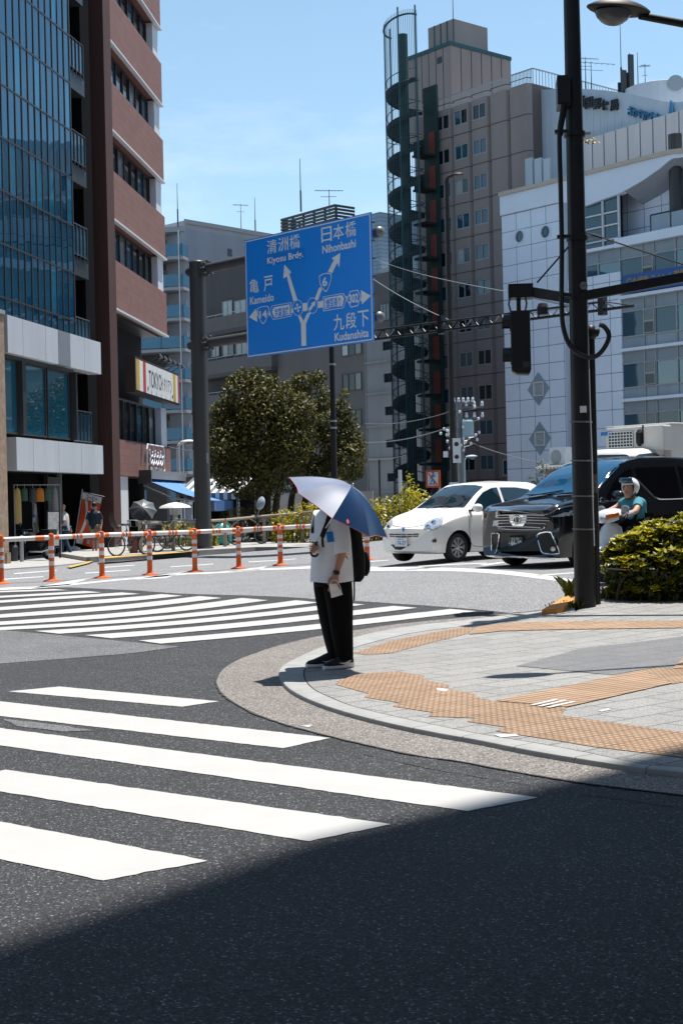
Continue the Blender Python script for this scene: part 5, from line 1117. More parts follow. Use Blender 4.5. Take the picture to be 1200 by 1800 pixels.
# left arm with the hanging vehicle signal
za = on_(1012, 527)[1]; el = on_(906, 515, .55); m2 = MB(); m2.bar((0, 0, za), (el[0] + .2, .5, el[1]), .11, .13, 'pole_black'); m2.box(el[0] - .1, el[0] + .22, .4, .66, el[1] - .08, el[1] + .1, 'pole_black'); m2.bar((el[0] + .2, .42, el[1] - .085), (-.1, -.02, za - .085), .03, .02, 'galv'); aro = m2.build('arm', tpz)
m2 = MB(); q = on_(1000, 432); m2.tube([(q[0], 0, q[1]), (el[0] + .28, .5, el[1] + .12)], .012, 'pole_black', 6); q2 = on_(1010, 505); m2.tube([(el[0] + .9, .3, on_(985, 455)[1] + .1), (0, 0, q2[1])], .012, 'pole_black', 6); m2.build('stay_wire', tpz)
h0, h1, h2, h3 = rect(Mn, 892, 548, 933, 659, .5); hx = (h0 + h1) / 2
mat('lens_dark', (.02, .02, .02), .2, var=0)
m2 = MB(); m2.box(h0 + .03, h1, .38, .62, h2 + .05, h3, 'pole_black'); m2.prism([(h0 + .03, .38, h2 + .05), (h1, .38, h2 + .05), (h1 - .03, .38, h2), (h0 + .1, .38, h2 + .01)], (0, .24, 0), 'pole_black'); sh = m2.build('signal_head', tpz, bevel=.03)
for zc in (h3 - .16, h2 + .24):
    m2 = MB(); ar = [(.11 * math.cos(t), .13 * math.sin(t)) for t in np.linspace(-.4, math.pi + .4, 12)]
    m2.loft([[(h0 + .03 - d, .5 + a * (1 - .1 * (d > 0)), zc + b) for a, b in ar] for d in (0, .11)], 'pole_black', cap=False, closed=False); m2.lathe([(.1, 0), (.1, .01)], 'lens_dark', 16, (h0 + .03, .5, zc), (-1, 0, 0)); m2.build('visor', sh)
m2 = MB(); m2.box(h1 - .11, h1 - .02, .372, .38, h2 + .09, h2 + .17, 'frame_dark'); m2.build('label_plate', sh)
m2 = MB()
for dx in (-.1, .08): m2.tube([(hx + dx, .5, h3 - .02), (hx + dx * 1.3, .5, h3 + .1), (hx + dx, .5, h3 + .22)], .014, 'strap_grey', 6)
m2.tube([(hx, .5, h3 - .02), (hx, .5, el[1])], .03, 'pole_black', 8); m2.build('hanger', sh)
# right arm reaching out of the frame
za2 = on_(1022, 518)[1]; er = on_(1215, 484, 0); m2 = MB(); m2.bar((.08, -.03, za2 - .02), (er[0] * 1.5, -.03, za2 + (er[1] - za2) * 1.5), .10, .115, 'pole_black'); m2.lathe([(.05, 0), (.05, .03), (.02, .04)], 'strap_grey', 12, (.06, -.12, on_(1022, 505)[1]), (0, -1, 0)); m2.build('arm', tpz)
m2 = MB(); q, q2 = on_(1026, 408), on_(1215, 470); m2.tube([(.1, 0, q[1]), (q2[0], 0, q2[1])], .011, 'pole_black', 6); a, b = on_(1040, 412), on_(1058, 418); m2.tube([(a[0], 0, a[1]), (b[0], 0, b[1])], .022, 'pole_black', 6); m2.build('stay_wire', tpz)
m2 = MB(); pts = [on_(x, y, -.1) for x, y in ((1012, 650), (1014, 720), (1017, 800), (1019, 900), (1021, 960))]
m2.tube([(x + .16, -.14, z) for x, z in pts], .007, 'frame_white', 6); m2.build('cable', tpz)
# a sprig of dry leaves caught behind the pole
mat('dry_leaf', (.30, .21, .03), .6, var=.3, vs=9)
m2 = MB(); c = on_(1033, 245)
for k in range(26):
    o_ = Vector((c[0] + random.gauss(0, .05), random.uniform(0, .06), c[1] + random.gauss(0, .018))); d = Vector((random.gauss(0, 1), random.gauss(0, 1), random.gauss(0, .6))).normalized() * .05; e2 = d.orthogonal().normalized() * .018
    m2.add([o_, o_ + d * .5 + e2, o_ + d, o_ + d * .5 - e2], [(0, 1, 2, 3)], 'dry_leaf')
m2.tube([(.1, .02, c[1] - .02), (c[0] + .06, .03, c[1])], .005, 'dry_leaf', 4); tag(m2.build('leaf_sprig', M=Mn), 'small sprig of dry yellow leaves stuck to the black pole high up', 'leaves')
# thin service pipe beside it
b2_ = G(1048, 1062, KH); Mq = Matrix.Translation(b2_); oq = lambda x, y: on(Mq, x, y)
zt = oq(1042, 585)[1]; tq = thing('conduit_pole', 'thin black service pipe with a bent cowl beside the thick traffic pole', 'pole', Mq)
m2 = MB(); m2.tube([(0, 0, -.05), (0, 0, zt)], .052, 'pole_black', 14); m2.build('pole', tq, smooth=60)
m2 = MB(); m2.lathe([(.055, -.10), (.072, -.08), (.08, .0), (.06, .06), (.02, .085)], 'pole_black', 14, (0, 0, zt + .02)); m2.lathe([(.055, 0), (.06, .06), (.05, .09)], 'pole_black', 12, (.02, 0, zt + .02), (1, 0, -.25)); m2.build('cowl', tq, smooth=40)
mat('rust_scuff', (.12, .10, .09), .8, var=.5, vs=20)
m2 = MB(); q = oq(1049, 850); m2.lathe([(.0535, -.12), (.0538, .12)], 'rust_scuff', 14, (0, 0, q[1]), cap=False); m2.build('worn_patch', tq)

# ------------------------------------------------------------------ street lamps
def cobra(nm, base, H, arm, rz, head, mpole, label, r=(.09, .06), hs=1.0, group=None, extra=None):
    t = thing(nm, label, 'street lamp', Matrix.Translation(base) @ rotz(rz), group)
    m2 = MB(); m2.tube([(0, 0, -.05), (0, 0, H * .5), (0, 0, H - .25), (arm * .12, 0, H - .06), (arm * .4, 0, H + .03), (arm, 0, H + .10)], [r[0], (r[0] + r[1]) / 2, r[1], r[1] * .9, r[1] * .8, r[1] * .7], mpole, 12); m2.build('pole', t, smooth=60)
    L_ = .62 * hs; prof = lambda k: math.sin(math.pi * min(1, k * .92 + .06)) ** .6
    m2 = MB(); rings = []
    for k in np.linspace(0, 1, 12):
        w = .17 * hs * prof(k); x = arm - .08 + L_ * k
        rings.append([(x, w * math.cos(a), H + .12 + (.09 * hs if math.sin(a) > 0 else .03 * hs) * prof(k) * math.sin(a) + .03 * k) for a in np.linspace(0, 2 * math.pi, 14, endpoint=False)])
    m2.loft(rings, mpole); ho = m2.build('lamp_housing', t, smooth=50)
    m2 = MB(); rings = []
    for k in np.linspace(0.02, .98, 10):
        w = .13 * hs * math.sin(math.pi * k) ** .5; x = arm + L_ * (.15 + .6 * k)
        rings.append([(x, w * math.cos(a), H + .115 - .13 * hs * math.sin(math.pi * k) ** .6 * math.sin(a)) for a in np.linspace(0, math.pi, 10)])
    m2.loft(rings, 'lamp_bowl', closed=False); m2.build('lamp_bowl', ho, smooth=60); return t
mat('lamp_bowl', (.11, .11, .11), .25, var=.15, vs=8, spec=.6); mat('lamp_brown', (.020, .017, .015), .5, var=.15, spec=.3); mat('lamp_teal', (.28, .40, .46), .5, var=.1); mat('lamp_white', (.55, .57, .58), .5, var=.1)
# near lamp at the top right: its post stands outside the frame
lh = P(1036, 13, 13.4); lp = P(1330, 20, 13.9); dv = Vector((lh.x - lp.x, lh.y - lp.y)); 
cobra('street_lamp', (lp.x, lp.y, gz(lp.x, lp.y) + KH), lh.z - .12 - gz(lp.x, lp.y) - KH - .02, dv.length - .52, math.atan2(dv.y, dv.x), None, 'lamp_brown', 'large brown street lamp head hanging in from the top right corner', (.11, .05), 1.0)
b = G(800, 918); b = P(797, 868, 84); hz_ = P(783, 306, 84)
t = cobra('street_lamp', (b.x, b.y, .42), hz_.z - .6, .35, 0, None, 'lamp_brown', 'tall slim brown street lamp in front of the taupe tower', (.20, .12), 1.25)
m2 = MB(); q = 2.9; m2.box(-.26, .26, -.3, -.2, 1.55, 2.25, 'frame_white'); m2.build('notice_plate', t); m2 = MB(); put_text(m2, '駐車', -.2, .2, 1.75, 2.05, -.31, 'ink_brown', .02); m2.build('lettering', t.children[-1])
m2 = MB(); z = P(798, 793, 84).z - .42; m2.box(-.02, .45, -.3, -.2, z - .7, z + .75, 'frame_white'); m2.lathe([(.13, 0), (.13, .02)], 'ink_brown', 12, (.2, -.3, z + .4), (0, -1, 0)); m2.lathe([(.13, 0), (.13, .02)], 'ink_brown', 12, (.2, -.3, z - .35), (0, -1, 0)); m2.box(-.55, -.3, -.2, .2, z - .35, z, 'frame_white'); m2.build('notice_plate', t)
b = P(817, 860, 80); cobra('street_lamp', (b.x, b.y, .42), P(817, 806, 80).z - .45, .15, .2, None, 'lamp_teal', 'small pale blue street lamp right of the tall brown lamp', (.06, .05), 1.1)
b = P(315, 862, 66); cobra('street_lamp', (b.x, b.y, .1), P(315, 778, 66).z - .2, .2, .1, None, 'lamp_white', 'small white street lamp between the blue awning and the brown gantry pole', (.10, .08), 1.1)
# bristling utility pole with insulators
b = P(812, 862, 88); up_ = thing('utility_pole', 'grey utility pole bristling with insulators and boxes in front of the tower', 'utility pole', Matrix.Translation((b.x, b.y, .42))); zt = P(806, 707, 88).z - .42; xs_ = P(806, 707, 88).x - b.x
m2 = MB(); m2.tube([(0, 0, 0), (xs_, 0, zt)], [.26, .19], 'pole_grey', 12); m2.build('pole', up_)
for zq in (.99, .955, .86):
    m2 = MB(); z = zt * zq; w = 1.5 if zq < .97 else .9; m2.box(xs_ - w * .4, xs_ + w, -.06, .06, z - .05, z + .05, 'pole_grey')
    for k in range(5): m2.lathe([(.05, 0), (.10, .05), (.10, .12), (.06, .2), (.09, .22), (.05, .32)], 'column_white', 8, (xs_ - w * .35 + w * 1.3 * k / 4, 0, z + .05))
    m2.build('crossarm', up_)
m2 = MB(); z = zt * .70; m2.lathe([(.34, 0), (.36, .08), (.36, .95), (.3, 1.05)], 'lamp_teal', 14, (xs_ + .5, -.25, z)); m2.build('transformer', up_)
m2 = MB()
for k in range(46):
    a = random.random() * 6.28; zz = zt * random.choice([.63, .66, .69, .72, .75, .78, .9]) + random.gauss(0, .3); rr = random.uniform(.3, 1.5); m2.lathe([(.03, 0), (.08, .05), (.08, .14), (.04, .2)], 'column_white', 6, (xs_ + rr * math.cos(a), rr * .5 * math.sin(a), zz)); 
    if k % 2: m2.tube([(xs_, 0, zz - .15), (xs_ + rr * math.cos(a), rr * .5 * math.sin(a), zz)], .02, 'pole_grey', 4)
m2.build('insulator', up_); up_.children[-1]['kind'] = 'stuff'
# overhead wires
def wire(a, b, sag, label, r=.012, n=14):
    a, b = Vector(a), Vector(b); m2 = MB(); m2.tube([a.lerp(b, k / n) - Vector((0, 0, sag * 4 * (k / n) * (1 - k / n))) for k in range(n + 1)], r, 'wire_pale', 5); tag(m2.build('overhead_wire'), label, 'wire')
mat('wire_pale', (.20, .21, .22), .5, var=0)
wire(P(655, 490, 60), P(788, 562, 50), .1, 'thin wire slanting from the road sign down to the truss arm', .016)
wire(P(660, 455, 100), P(905, 515, 40), .2, 'thin pale wire crossing the tower from the sign to the black signal arm', .014)
wire(P(642, 778, 95), P(790, 750, 84), .25, 'pale wire rising across the cream building to the tall brown lamp', .03)
wire(P(642, 745, 95), P(800, 720, 88), .3, 'upper wire crossing the cream building to the utility pole', .022)
wire(P(642, 806, 95), P(712, 800, 90), .15, 'lower wire crossing the cream building ledge', .02)
wire(P(820, 775, 88), P(1000, 818, 86), .3, 'thin wire from the utility pole to the low shed', .02)
wire(P(296, 785, 62), P(345, 792, 60), .05, 'short wire from the tiled building to the gantry pole', .015)
# slim posts behind the hedge
for px, y0, y1, Y, m_, lab in ((668, 808, 900, 75, 'pole_black', 'thin black post standing in front of the cream building'), (704, 826, 895, 70, 'lamp_white', 'short white post left of the spiral stair foot')):
    a, b = P(px, y1, Y), P(px, y0, Y); m2 = MB(); m2.tube([(0, 0, .2 - a.z), (0, 0, b.z - a.z)], .09 if 'white' in m_ else .05, m_, 8); tag(m2.build('post', M=Matrix.Translation(a)), lab, 'post')
# no-walking sign
mat('sign_orange', (.55, .10, .025), .5, var=.1); mat('picto_blue', (.02, .18, .50), .5, var=0)
Mz = frame(762, 62.0, (.95, -.31)); q0, q1, q2, q3 = rect(Mz, 748, 827, 774, 857); bz = thing('warning_sign', 'orange bordered no walking sign above the hedge behind the white car', 'sign', Mz)
m2 = MB(); m2.box(q0, q1, -.06, .0, q2, q3, 'sign_orange'); m2.build('sign_panel', bz)
m2 = MB(); m2.box(q0 + .09, q1 - .09, -.068, -.06, q2 + .09, q3 - .09, 'sign_white'); wp = m2.build('sign_face', bz)
m2 = MB(); cx_ = (q0 + q1) / 2; cz_ = (q2 + q3) / 2 + .04; y = -.075; m2.lathe([(.055, 0), (.055, .006)], 'picto_blue', 12, (cx_ + .02, -.068, cz_ + .22), (0, -1, 0))
for a, b, w in (((0, .17), (0, -.02), .09), ((0, -.02), (-.09, -.22), .05), ((0, -.02), (.07, -.22), .05), ((0, .14), (-.12, .0), .04), ((0, .14), (.12, .04), .04)): m2.bar((cx_ + a[0], y, cz_ + a[1]), (cx_ + b[0], y, cz_ + b[1]), .008, w, 'picto_blue')
put_text(m2, '横断禁止', q0 + .14, q1 - .14, q2 + .11, q2 + .21, y - .002, 'picto_blue', .02); m2.build('pictogram', wp)
m2 = MB(); m2.bar((q0 + .12, -.082, q3 - .12), (q1 - .12, -.082, q2 + .12), .008, .05, 'sign_orange'); m2.bar((q0 + .12, -.084, q2 + .28), (q1 - .12, -.084, q3 - .13), .006, .018, 'picto_blue'); m2.build('slash', wp)
m2 = MB(); m2.tube([(q1 - .06, .05, .1), (q1 - .06, .05, q3)], .04, 'galv', 8); m2.build('post', bz)
# ------------------------------------------------------------------ vehicles
mat('car_white', (.80, .79, .76), .22, var=.0, spec=.5, coat=.6); mat('car_black', (.004, .0045, .006), .12, var=0, spec=.5, coat=1.0); mat('tyre', (.018, .018, .018), .85, var=.2, vs=8); mat('rim', (.50, .51, .52), .3, .7, var=.05)
mat('chrome', (.75, .77, .80), .08, 1.0, var=0); mat('trim_black', (.010, .010, .011), .45, var=0); mat('lamp_clear', (.55, .58, .62), .08, .5, var=.4, vs=14); mat('truck_white', (.62, .61, .58), .45, var=.08, vs=1.5); mat('seat_grey', (.10, .10, .10), .8, var=.1)
mat('plate_white', (.70, .71, .70), .4, var=.03); mat('plate_green', (.02, .05, .045), .4, var=0); mat('amber', (.65, .17, .02), .15, var=.1)
glass_mat('glass_car', (.006, .02, .032), 1.75, .015); glass_mat('glass_car_blue', (.005, .05, .11), 1.9, .015, 0, (.4, .75, 1)); glass_mat('glass_privacy', (.002, .002, .003), 1.3, .03)
def gsm(a, s):
    k = np.exp(-.5 * (np.arange(-3 * int(s + 1), 3 * int(s + 1) + 1) / s) ** 2); k /= k.sum(); n = len(k) // 2
    return np.convolve(np.pad(a, n, mode='edge'), k, 'valid')
def car_body(xs, zb, zs, zt, ws, wt, cf=.18, cr=.10, n=110, sig=2.2):
    """closed shell lofted from stations: front at x=0; returns verts and faces"""
    L_ = xs[-1]; X = np.linspace(0, L_, n); it = lambda a: gsm(np.interp(X, xs, a), sig)
    ZB, ZS, ZT, WS, WT = it(zb), it(zs), it(zt), it(ws), it(wt); W0 = max(ws); rings = []
    for i in range(n):
        b, s, t, w, r = ZB[i], ZS[i], ZT[i], WS[i], WT[i]
        half = [(0, b), (w * .82, b), (w * .965, b + .07), (w, b + (s - b) * .5), (w * .985, s - .05), (w * .955, s), (r, s + (t - s) * .84), (r * .82, t - .018 - .02 * (t - s)), (0, t)]
        h = catmull(half, 4)
        ring = [(q[0], q[1]) for q in h] + [(-q[0], q[1]) for q in h[-2:0:-1]]
        rings.append([(X[i] + (cf * math.exp(-X[i] / .45) + 0) * (abs(y) / W0) ** 2.4 - cr * math.exp(-(L_ - X[i]) / .4) * (abs(y) / W0) ** 2.4, y, z) for y, z in ring])
    return rings
class Car:
    def __init__(s, name, label, cat, M, rings, body_m, group=None):
        s.t = thing(name, label, cat, M, group); s.M = M; s.Mi = M.inverted(); s.rings = rings; s.body_m = body_m
    def body(s, wells, r, depth=.5):
        mb = MB(); mb.loft(s.rings, s.body_m); mb.mi('trim_black')
        o = mb.build('body', s.t, smooth=38)
        bm = bmesh.new(); bm.from_mesh(o.data); s.bvh = BVHTree.FromBMesh(bm); bm.free()
        cut = MB()
        for x, y in wells: cut.lathe([(r, -depth / 2), (r, depth / 2)], 'trim_black', 36, (x, y, s.wz), (0, 1, 0))
        co = cut.build('wheel_well_cutter'); co.parent = s.t
        md = o.modifiers.new('b', 'BOOLEAN'); md.object = co; md.operation = 'DIFFERENCE'; md.solver = 'EXACT'
        bpy.context.view_layer.update(); dg = bpy.context.evaluated_depsgraph_get(); me = bpy.data.meshes.new_from_object(o.evaluated_get(dg))
        o.modifiers.clear(); o.data = me; bpy.data.objects.remove(co)
        me.polygons.foreach_set('use_smooth', [True] * len(me.polygons)); me.set_sharp_from_angle(angle=R(38)); s.o = o; return o
    def hit_px(s, px, py):
        o = s.Mi @ Vector((0, 0, HC)); d = (s.Mi.to_3x3() @ ray(px, py)).normalized(); h = s.bvh.ray_cast(o, d)
        return h[0], h[1]
    def patch(s, pts, name, m, px=True, direction=None, off=.006, parent=None, step=2.0, mirror=False, build=True, mb=None):
        """surface piece following the body under a polygon (photo pixels, or (a, z) cast along an axis)"""
        bm = bmesh.new(); f = bm.faces.new([bm.verts.new((p[0], p[1], 0)) for p in pts]); bmesh.ops.triangulate(bm, faces=[f])
        xs = [p[0] for p in pts]; ys = [p[1] for p in pts]
        for lo, hi, ax in ((min(xs), max(xs), 0), (min(ys), max(ys), 1)):
            k = max(1, int((hi - lo) / step))
            for i in range(1, k):
                c = [0, 0, 0]; nn = [0, 0, 0]; c[ax] = lo + (hi - lo) * i / k; nn[ax] = 1; bmesh.ops.bisect_plane(bm, geom=bm.verts[:] + bm.edges[:] + bm.faces[:], plane_co=c, plane_no=nn, dist=1e-6)
        vs = []; bad = set()
        for i, v in enumerate(bm.verts):
            v.index = i
            if px: h, nn = s.hit_px(v.co.x, v.co.y)
            elif direction == 'side': h, nn = s.bvh.ray_cast(Vector((v.co.x, -4, v.co.y)), Vector((0, 1, 0)))[:2]
            else: h, nn = s.bvh.ray_cast(Vector((-4, v.co.x, v.co.y)), Vector((1, 0, 0)))[:2]
            if h is None: bad.add(i); vs.append(Vector((0, 0, 0)))
            else:
                vs.append(h + nn * off)
        fs = [tuple(v.index for v in f.verts) for f in bm.faces if not any(v.index in bad for v in f.verts)]; bm.free()
        out = MB(); out.add(vs, fs, m)
        if mirror:
            o2_ = MB(); o2_.add([(p.x, -p.y, p.z) for p in vs], [tuple(reversed(f)) for f in fs], m); o2_.build(name, parent or s.t, smooth=60)
        return out.build(name, parent or s.t, smooth=60)
    def line(s, pts, r, name, m, off=.004, px=True, parent=None, mirror=False, n=5, k=4):
        q = []
        for p in catmull(pts, k):
            if px: h, nn = s.hit_px(p[0], p[1])
            else: h, nn = s.bvh.ray_cast(Vector((p[0], -4, p[1])), Vector((0, 1, 0)))[:2]
            if h is not None: q.append(h + nn * off)
        mb = MB(); mb.tube(q, r, m, n)
        if mirror: mb.tube([(p.x, -p.y, p.z) for p in q], r, m, n)
        return mb.build(name, parent or s.t, smooth=60)
    def wheels(s, pos, r, w=.18, spokes=9, rim=.67):
        first = None
        for x, y in pos:
            sg = -1 if y < 0 else 1
            if first is None or sg != first[1]:
                mb = MB(); mb.lathe([(r * rim, -w / 2), (r * .93, -w / 2), (r * .985, -w / 2 + .02), (r, -w / 2 + .05), (r, w / 2 - .05), (r * .985, w / 2 - .02), (r * .93, w / 2), (r * rim, w / 2)], 'tyre', 36, (0, 0, 0), (0, 1, 0), cap=False)
                o = bpy.data.objects.new('wheel', None); COL.objects.link(o); o.parent = s.t; mb.build('tyre', o, smooth=40)
                rb = MB(); yy = sg * (w / 2 - .02); rb.lathe([(r * rim * .98, yy - sg * .05), (r * rim, yy + sg * .012), (r * rim * .93, yy + sg * .012), (r * rim * .9, yy - sg * .05)], 'rim', 36, (0, 0, 0), (0, 1, 0), cap=False)
                rb.lathe([(r * .17, yy - sg * .03), (r * .17, yy), (r * .1, yy + sg * .012), (.005, yy + sg * .012)], 'rim', 16, (0, 0, 0), (0, 1, 0), cap=False)
                rb.lathe([(.01, yy - sg * .06), (r * rim * .95, yy - sg * .055)], 'trim_black', 24, (0, 0, 0), (0, 1, 0), cap=False)
                for i in range(spokes):
                    a = 2 * math.pi * i / spokes
                    for da in (-.09, .09): rb.bar((r * .13 * math.cos(a + da * .6), yy - sg * .012, r * .13 * math.sin(a + da * .6)), (r * rim * .95 * math.cos(a + da * 1.2), yy - sg * .012, r * rim * .95 * math.sin(a + da * 1.2)), .034, .018, 'rim')
                rb.build('rim', o, smooth=40); first = (o, sg)
            else: o = copy_tree(first[0], s.t)
            o.location = (x, y, s.wz)
def plate(car, c, w, h, txt, small, mb_, mt, nm='number_plate', y=0.0):
    """licence plate standing at local (x, y, z) facing the front"""
    x, yy, z = c; mb = MB(); mb.box(x - .012, x, yy - w / 2, yy + w / 2, z - h / 2, z + h / 2, mb_); o = mb.build(nm, car.t)
    t = MB(); t.M = Matrix.Translation((x - .014, yy, z)) @ rotz(R(-90))
    put_text(t, txt, -w * .30, w * .44, -h * .40, h * .16, 0, mt, .02); put_text(t, small, -w * .26, w * .26, h * .22, h * .42, 0, mt, .01); put_text(t, 'ん', -w * .45, -w * .35, -h * .25, h * .0, 0, mt, .01); t.build('lettering', o)
DBa = math.atan2(DB[1], DB[0])
# ---- white hatchback
wr = .285; wc = G(799, 988.5); Mcar = Matrix.Translation((wc.x, wc.y, wc.z)) @ rotz(DBa + R(2)) @ Matrix.Translation((-.72, .69, 0))
xs = [0, .06, .18, .45, .85, 1.0, 1.45, 1.85, 2.5, 3.1, 3.45, 3.60, 3.66]
zb = [.26, .20, .18, .175, .175, .175, .175, .175, .175, .18, .20, .26, .34]
zs = [.62, .68, .74, .83, .90, .92, .93, .94, .96, .98, .99, .95, .80]
zt = [.64, .72, .80, .91, .99, 1.03, 1.32, 1.535, 1.565, 1.55, 1.47, 1.22, .88]
ws = [.66, .74, .79, .825, .83, .83, .83, .83, .83, .82, .80, .76, .70]
wt = [.54, .60, .66, .70, .72, .72, .62, .58, .575, .56, .54, .60, .60]
car = Car('white_hatchback', 'small white hatchback waiting at the stop line, front bumper towards the crossing', 'car', Mcar, car_body(xs, zb, zs, zt, ws, wt, .24, .12), 'car_white'); car.wz = wr
whp = [(.72, -.70), (.72, .70), (3.16, -.70), (3.16, .70)]
car.body([(x, y * 1.12) for x, y in whp], wr + .05, .40); car.wheels(whp, wr, .175, 9)
def z1(*p): return [(660 + x / 6, 830 + y / 6) for x, y in p]
car.patch([(-.65, 1.04), (-.585, 1.26), (-.53, 1.44), (-.3, 1.475), (0, 1.485), (.3, 1.475), (.53, 1.44), (.585, 1.26), (.65, 1.04), (.3, 1.045), (-.3, 1.045)], 'windscreen', 'glass_car', px=False, direction='front', step=.05)
car.patch([(1.10, .97), (1.42, 1.20), (1.64, 1.33), (1.90, 1.41), (2.06, 1.42), (2.06, .97)], 'side_window', 'glass_car', px=False, direction='side', step=.06, mirror=True)
car.patch([(2.14, .98), (2.14, 1.42), (2.6, 1.415), (3.0, 1.37), (3.12, 1.10), (3.0, 1.0)], 'side_window', 'glass_car', px=False, direction='side', step=.06, mirror=True)
hl = car.patch(z1((505, 606), (515, 552), (560, 508), (620, 488), (705, 474), (716, 500), (690, 565), (640, 602), (575, 622)), 'headlight', 'lamp_clear', off=.008, step=2)
h2 = car.patch(z1((107, 600), (125, 530), (150, 500), (188, 482), (180, 530), (165, 575), (130, 606)), 'headlight', 'lamp_clear', off=.008, step=2)
for (q, par) in (((550, 585, 30), hl), ((612, 530, 26), hl), ((135, 575, 14), h2)):
    car.patch([(660 + (q[0] + q[2] * math.cos(t)) / 6, 830 + (q[1] + q[2] * math.sin(t)) / 6) for t in np.linspace(0, 6.28, 14, endpoint=False)], 'reflector', 'chrome', off=.011, parent=par)
car.patch(z1((145, 650), (300, 655), (455, 648), (448, 682), (300, 686), (152, 682)), 'grille', 'trim_black', off=.006)
car.line(z1((148, 666), (300, 670), (452, 664)), .008, 'grille_bar', 'car_white', .01)
for x in (205, 268, 330, 392): car.line(z1((x, 652), (x + 2, 684)), .006, 'grille_bar', 'car_white', .01)
car.patch(z1((125, 762), (300, 765), (497, 760), (470, 815), (300, 822), (155, 815)), 'lower_grille', 'trim_black')
car.patch([(660 + (617 + 24 * math.cos(t)) / 6, 830 + (722 + 26 * math.sin(t)) / 6) for t in np.linspace(0, 6.28, 16, endpoint=False)], 'fog_lamp', 'chrome', off=.008); car.patch([(660 + (617 + 13 * math.cos(t)) / 6, 830 + (722 + 15 * math.sin(t)) / 6) for t in np.linspace(0, 6.28, 12, endpoint=False)], 'fog_lens', 'trim_black', off=.012)
car.patch(z1((280, 590), (306, 588), (300, 628), (286, 628)), 'emblem', 'picto_blue', off=.01)
car.line(z1((178, 545), (185, 565), (280, 580), (400, 578), (512, 556)), .006, 'bonnet_seam', 'trim_black', .000)
car.line([(1.0, .95), (1.0, .60), (1.06, .34), (1.3, .285), (2.05, .285), (2.09, .5), (2.09, .99)], .005, 'door_seam', 'trim_black', 0, px=False)
car.line([(2.09, .30), (2.85, .29), (3.0, .62), (3.04, .98)], .005, 'door_seam', 'trim_black', 0, px=False)
h = car.hit_px(*z1((280, 738))[0])[0]; plate(car, (h.x - .03, h.y, h.z), .33, .165, '74-07', '多摩 502', 'plate_white', 'picto_blue')
m2 = MB(); m2.loft([[(1.12 + dx, y, 1.035 + r_ * math.cos(a) * .62) if False else (1.10 + .07 * math.cos(a) * k, -.86 - .2 * t, 1.03 + .075 * math.sin(a) * k) for a in np.linspace(0, 6.28, 12, endpoint=False)] for t, k in ((0, .5), (.15, .95), (.5, 1.1), (.85, .95), (1, .5))], 'car_white') if True else None
mo = m2.build('mirror', car.t, smooth=50); m2 = MB(); m2.box(1.06, 1.12, -.88, -.76, .965, 1.0, 'trim_black'); m2.build('mirror_arm', mo)
m2 = MB()
for p0, p1 in ((.30, -.25), (-.1, -.45)): h = car.bvh.ray_cast(Vector((.98, p0, 3)), Vector((0, 0, -1)))[0]; g = car.bvh.ray_cast(Vector((1.06, p1, 3)), Vector((0, 0, -1)))[0]; m2.tube([h + Vector((0, 0, .02)), g + Vector((0, 0, .03))], .009, 'trim_black', 5)
m2.build('wiper', car.t)

# ---- black minivan
wr = .34; fc = G(905, 993); Mvan = Matrix.Translation((fc.x, fc.y, fc.z)) @ rotz(DBa - R(1)) @ Matrix.Translation((-.95, -.79, 0))
xs = [0, .05, .16, .45, .85, 1.15, 1.35, 1.75, 2.15, 2.6, 3.4, 4.3, 4.75, 4.88, 4.93]
zb = [.22, .18, .165, .165, .165, .165, .165, .165, .165, .165, .165, .18, .22, .3, .4]
zs = [.92, .97, 1.0, 1.03, 1.06, 1.08, 1.09, 1.09, 1.09, 1.09, 1.09, 1.09, 1.08, 1.05, 1.0]
zt = [.95, 1.02, 1.06, 1.10, 1.15, 1.20, 1.32, 1.62, 1.80, 1.88, 1.90, 1.88, 1.80, 1.55, 1.2]
ws = [.80, .87, .905, .92, .925, .925, .925, .925, .925, .925, .925, .92, .90, .87, .82]
wt = [.70, .76, .80, .82, .83, .83, .80, .74, .71, .70, .70, .69, .68, .70, .72]
van = Car('black_minivan', 'large glossy black minivan with chrome grille stopped right of the white hatchback', 'minivan', Mvan, car_body(xs, zb, zs, zt, ws, wt, .26, .1), 'car_black'); van.wz = wr
whp = [(.95, .79), (.95, -.79), (3.95, .79), (3.95, -.79)]
van.body([(x, y * 1.1) for x, y in whp], wr + .05, .44); van.wheels(whp, wr, .21, 10)
def z2(*p): return [(840 + x / 5.4545, 800 + y / 5.4545) for x, y in p]
van.patch([(-.80, 1.24), (-.76, 1.45), (-.70, 1.68), (-.64, 1.775), (-.3, 1.80), (.3, 1.80), (.64, 1.775), (.70, 1.68), (.76, 1.45), (.80, 1.24), (.3, 1.235), (-.3, 1.235)], 'windscreen', 'glass_car_blue', px=False, direction='front', step=.06)
van.patch([(1.46, 1.12), (1.75, 1.40), (2.05, 1.57), (2.3, 1.65), (2.3, 1.12)], 'side_window', 'glass_privacy', px=False, direction='side', step=.08, mirror=True)
van.patch([(2.42, 1.66), (3.5, 1.68), (3.5, 1.12), (2.95, 1.12), (2.75, 1.2), (2.42, 1.45)], 'side_window', 'glass_privacy', px=False, direction='side', step=.08, mirror=True)
van.patch([(3.6, 1.68), (4.5, 1.64), (4.62, 1.2), (3.6, 1.12)], 'side_window', 'glass_privacy', px=False, direction='side', step=.08, mirror=True)
van.line([(2.40, 1.46), (2.6, 1.28), (2.8, 1.13), (3.1, 1.10), (4.6, 1.12)], .013, 'chrome_strip', 'chrome', .004, px=False); van.line([(1.42, 1.10), (2.3, 1.09)], .01, 'chrome_strip', 'chrome', .003, px=False)
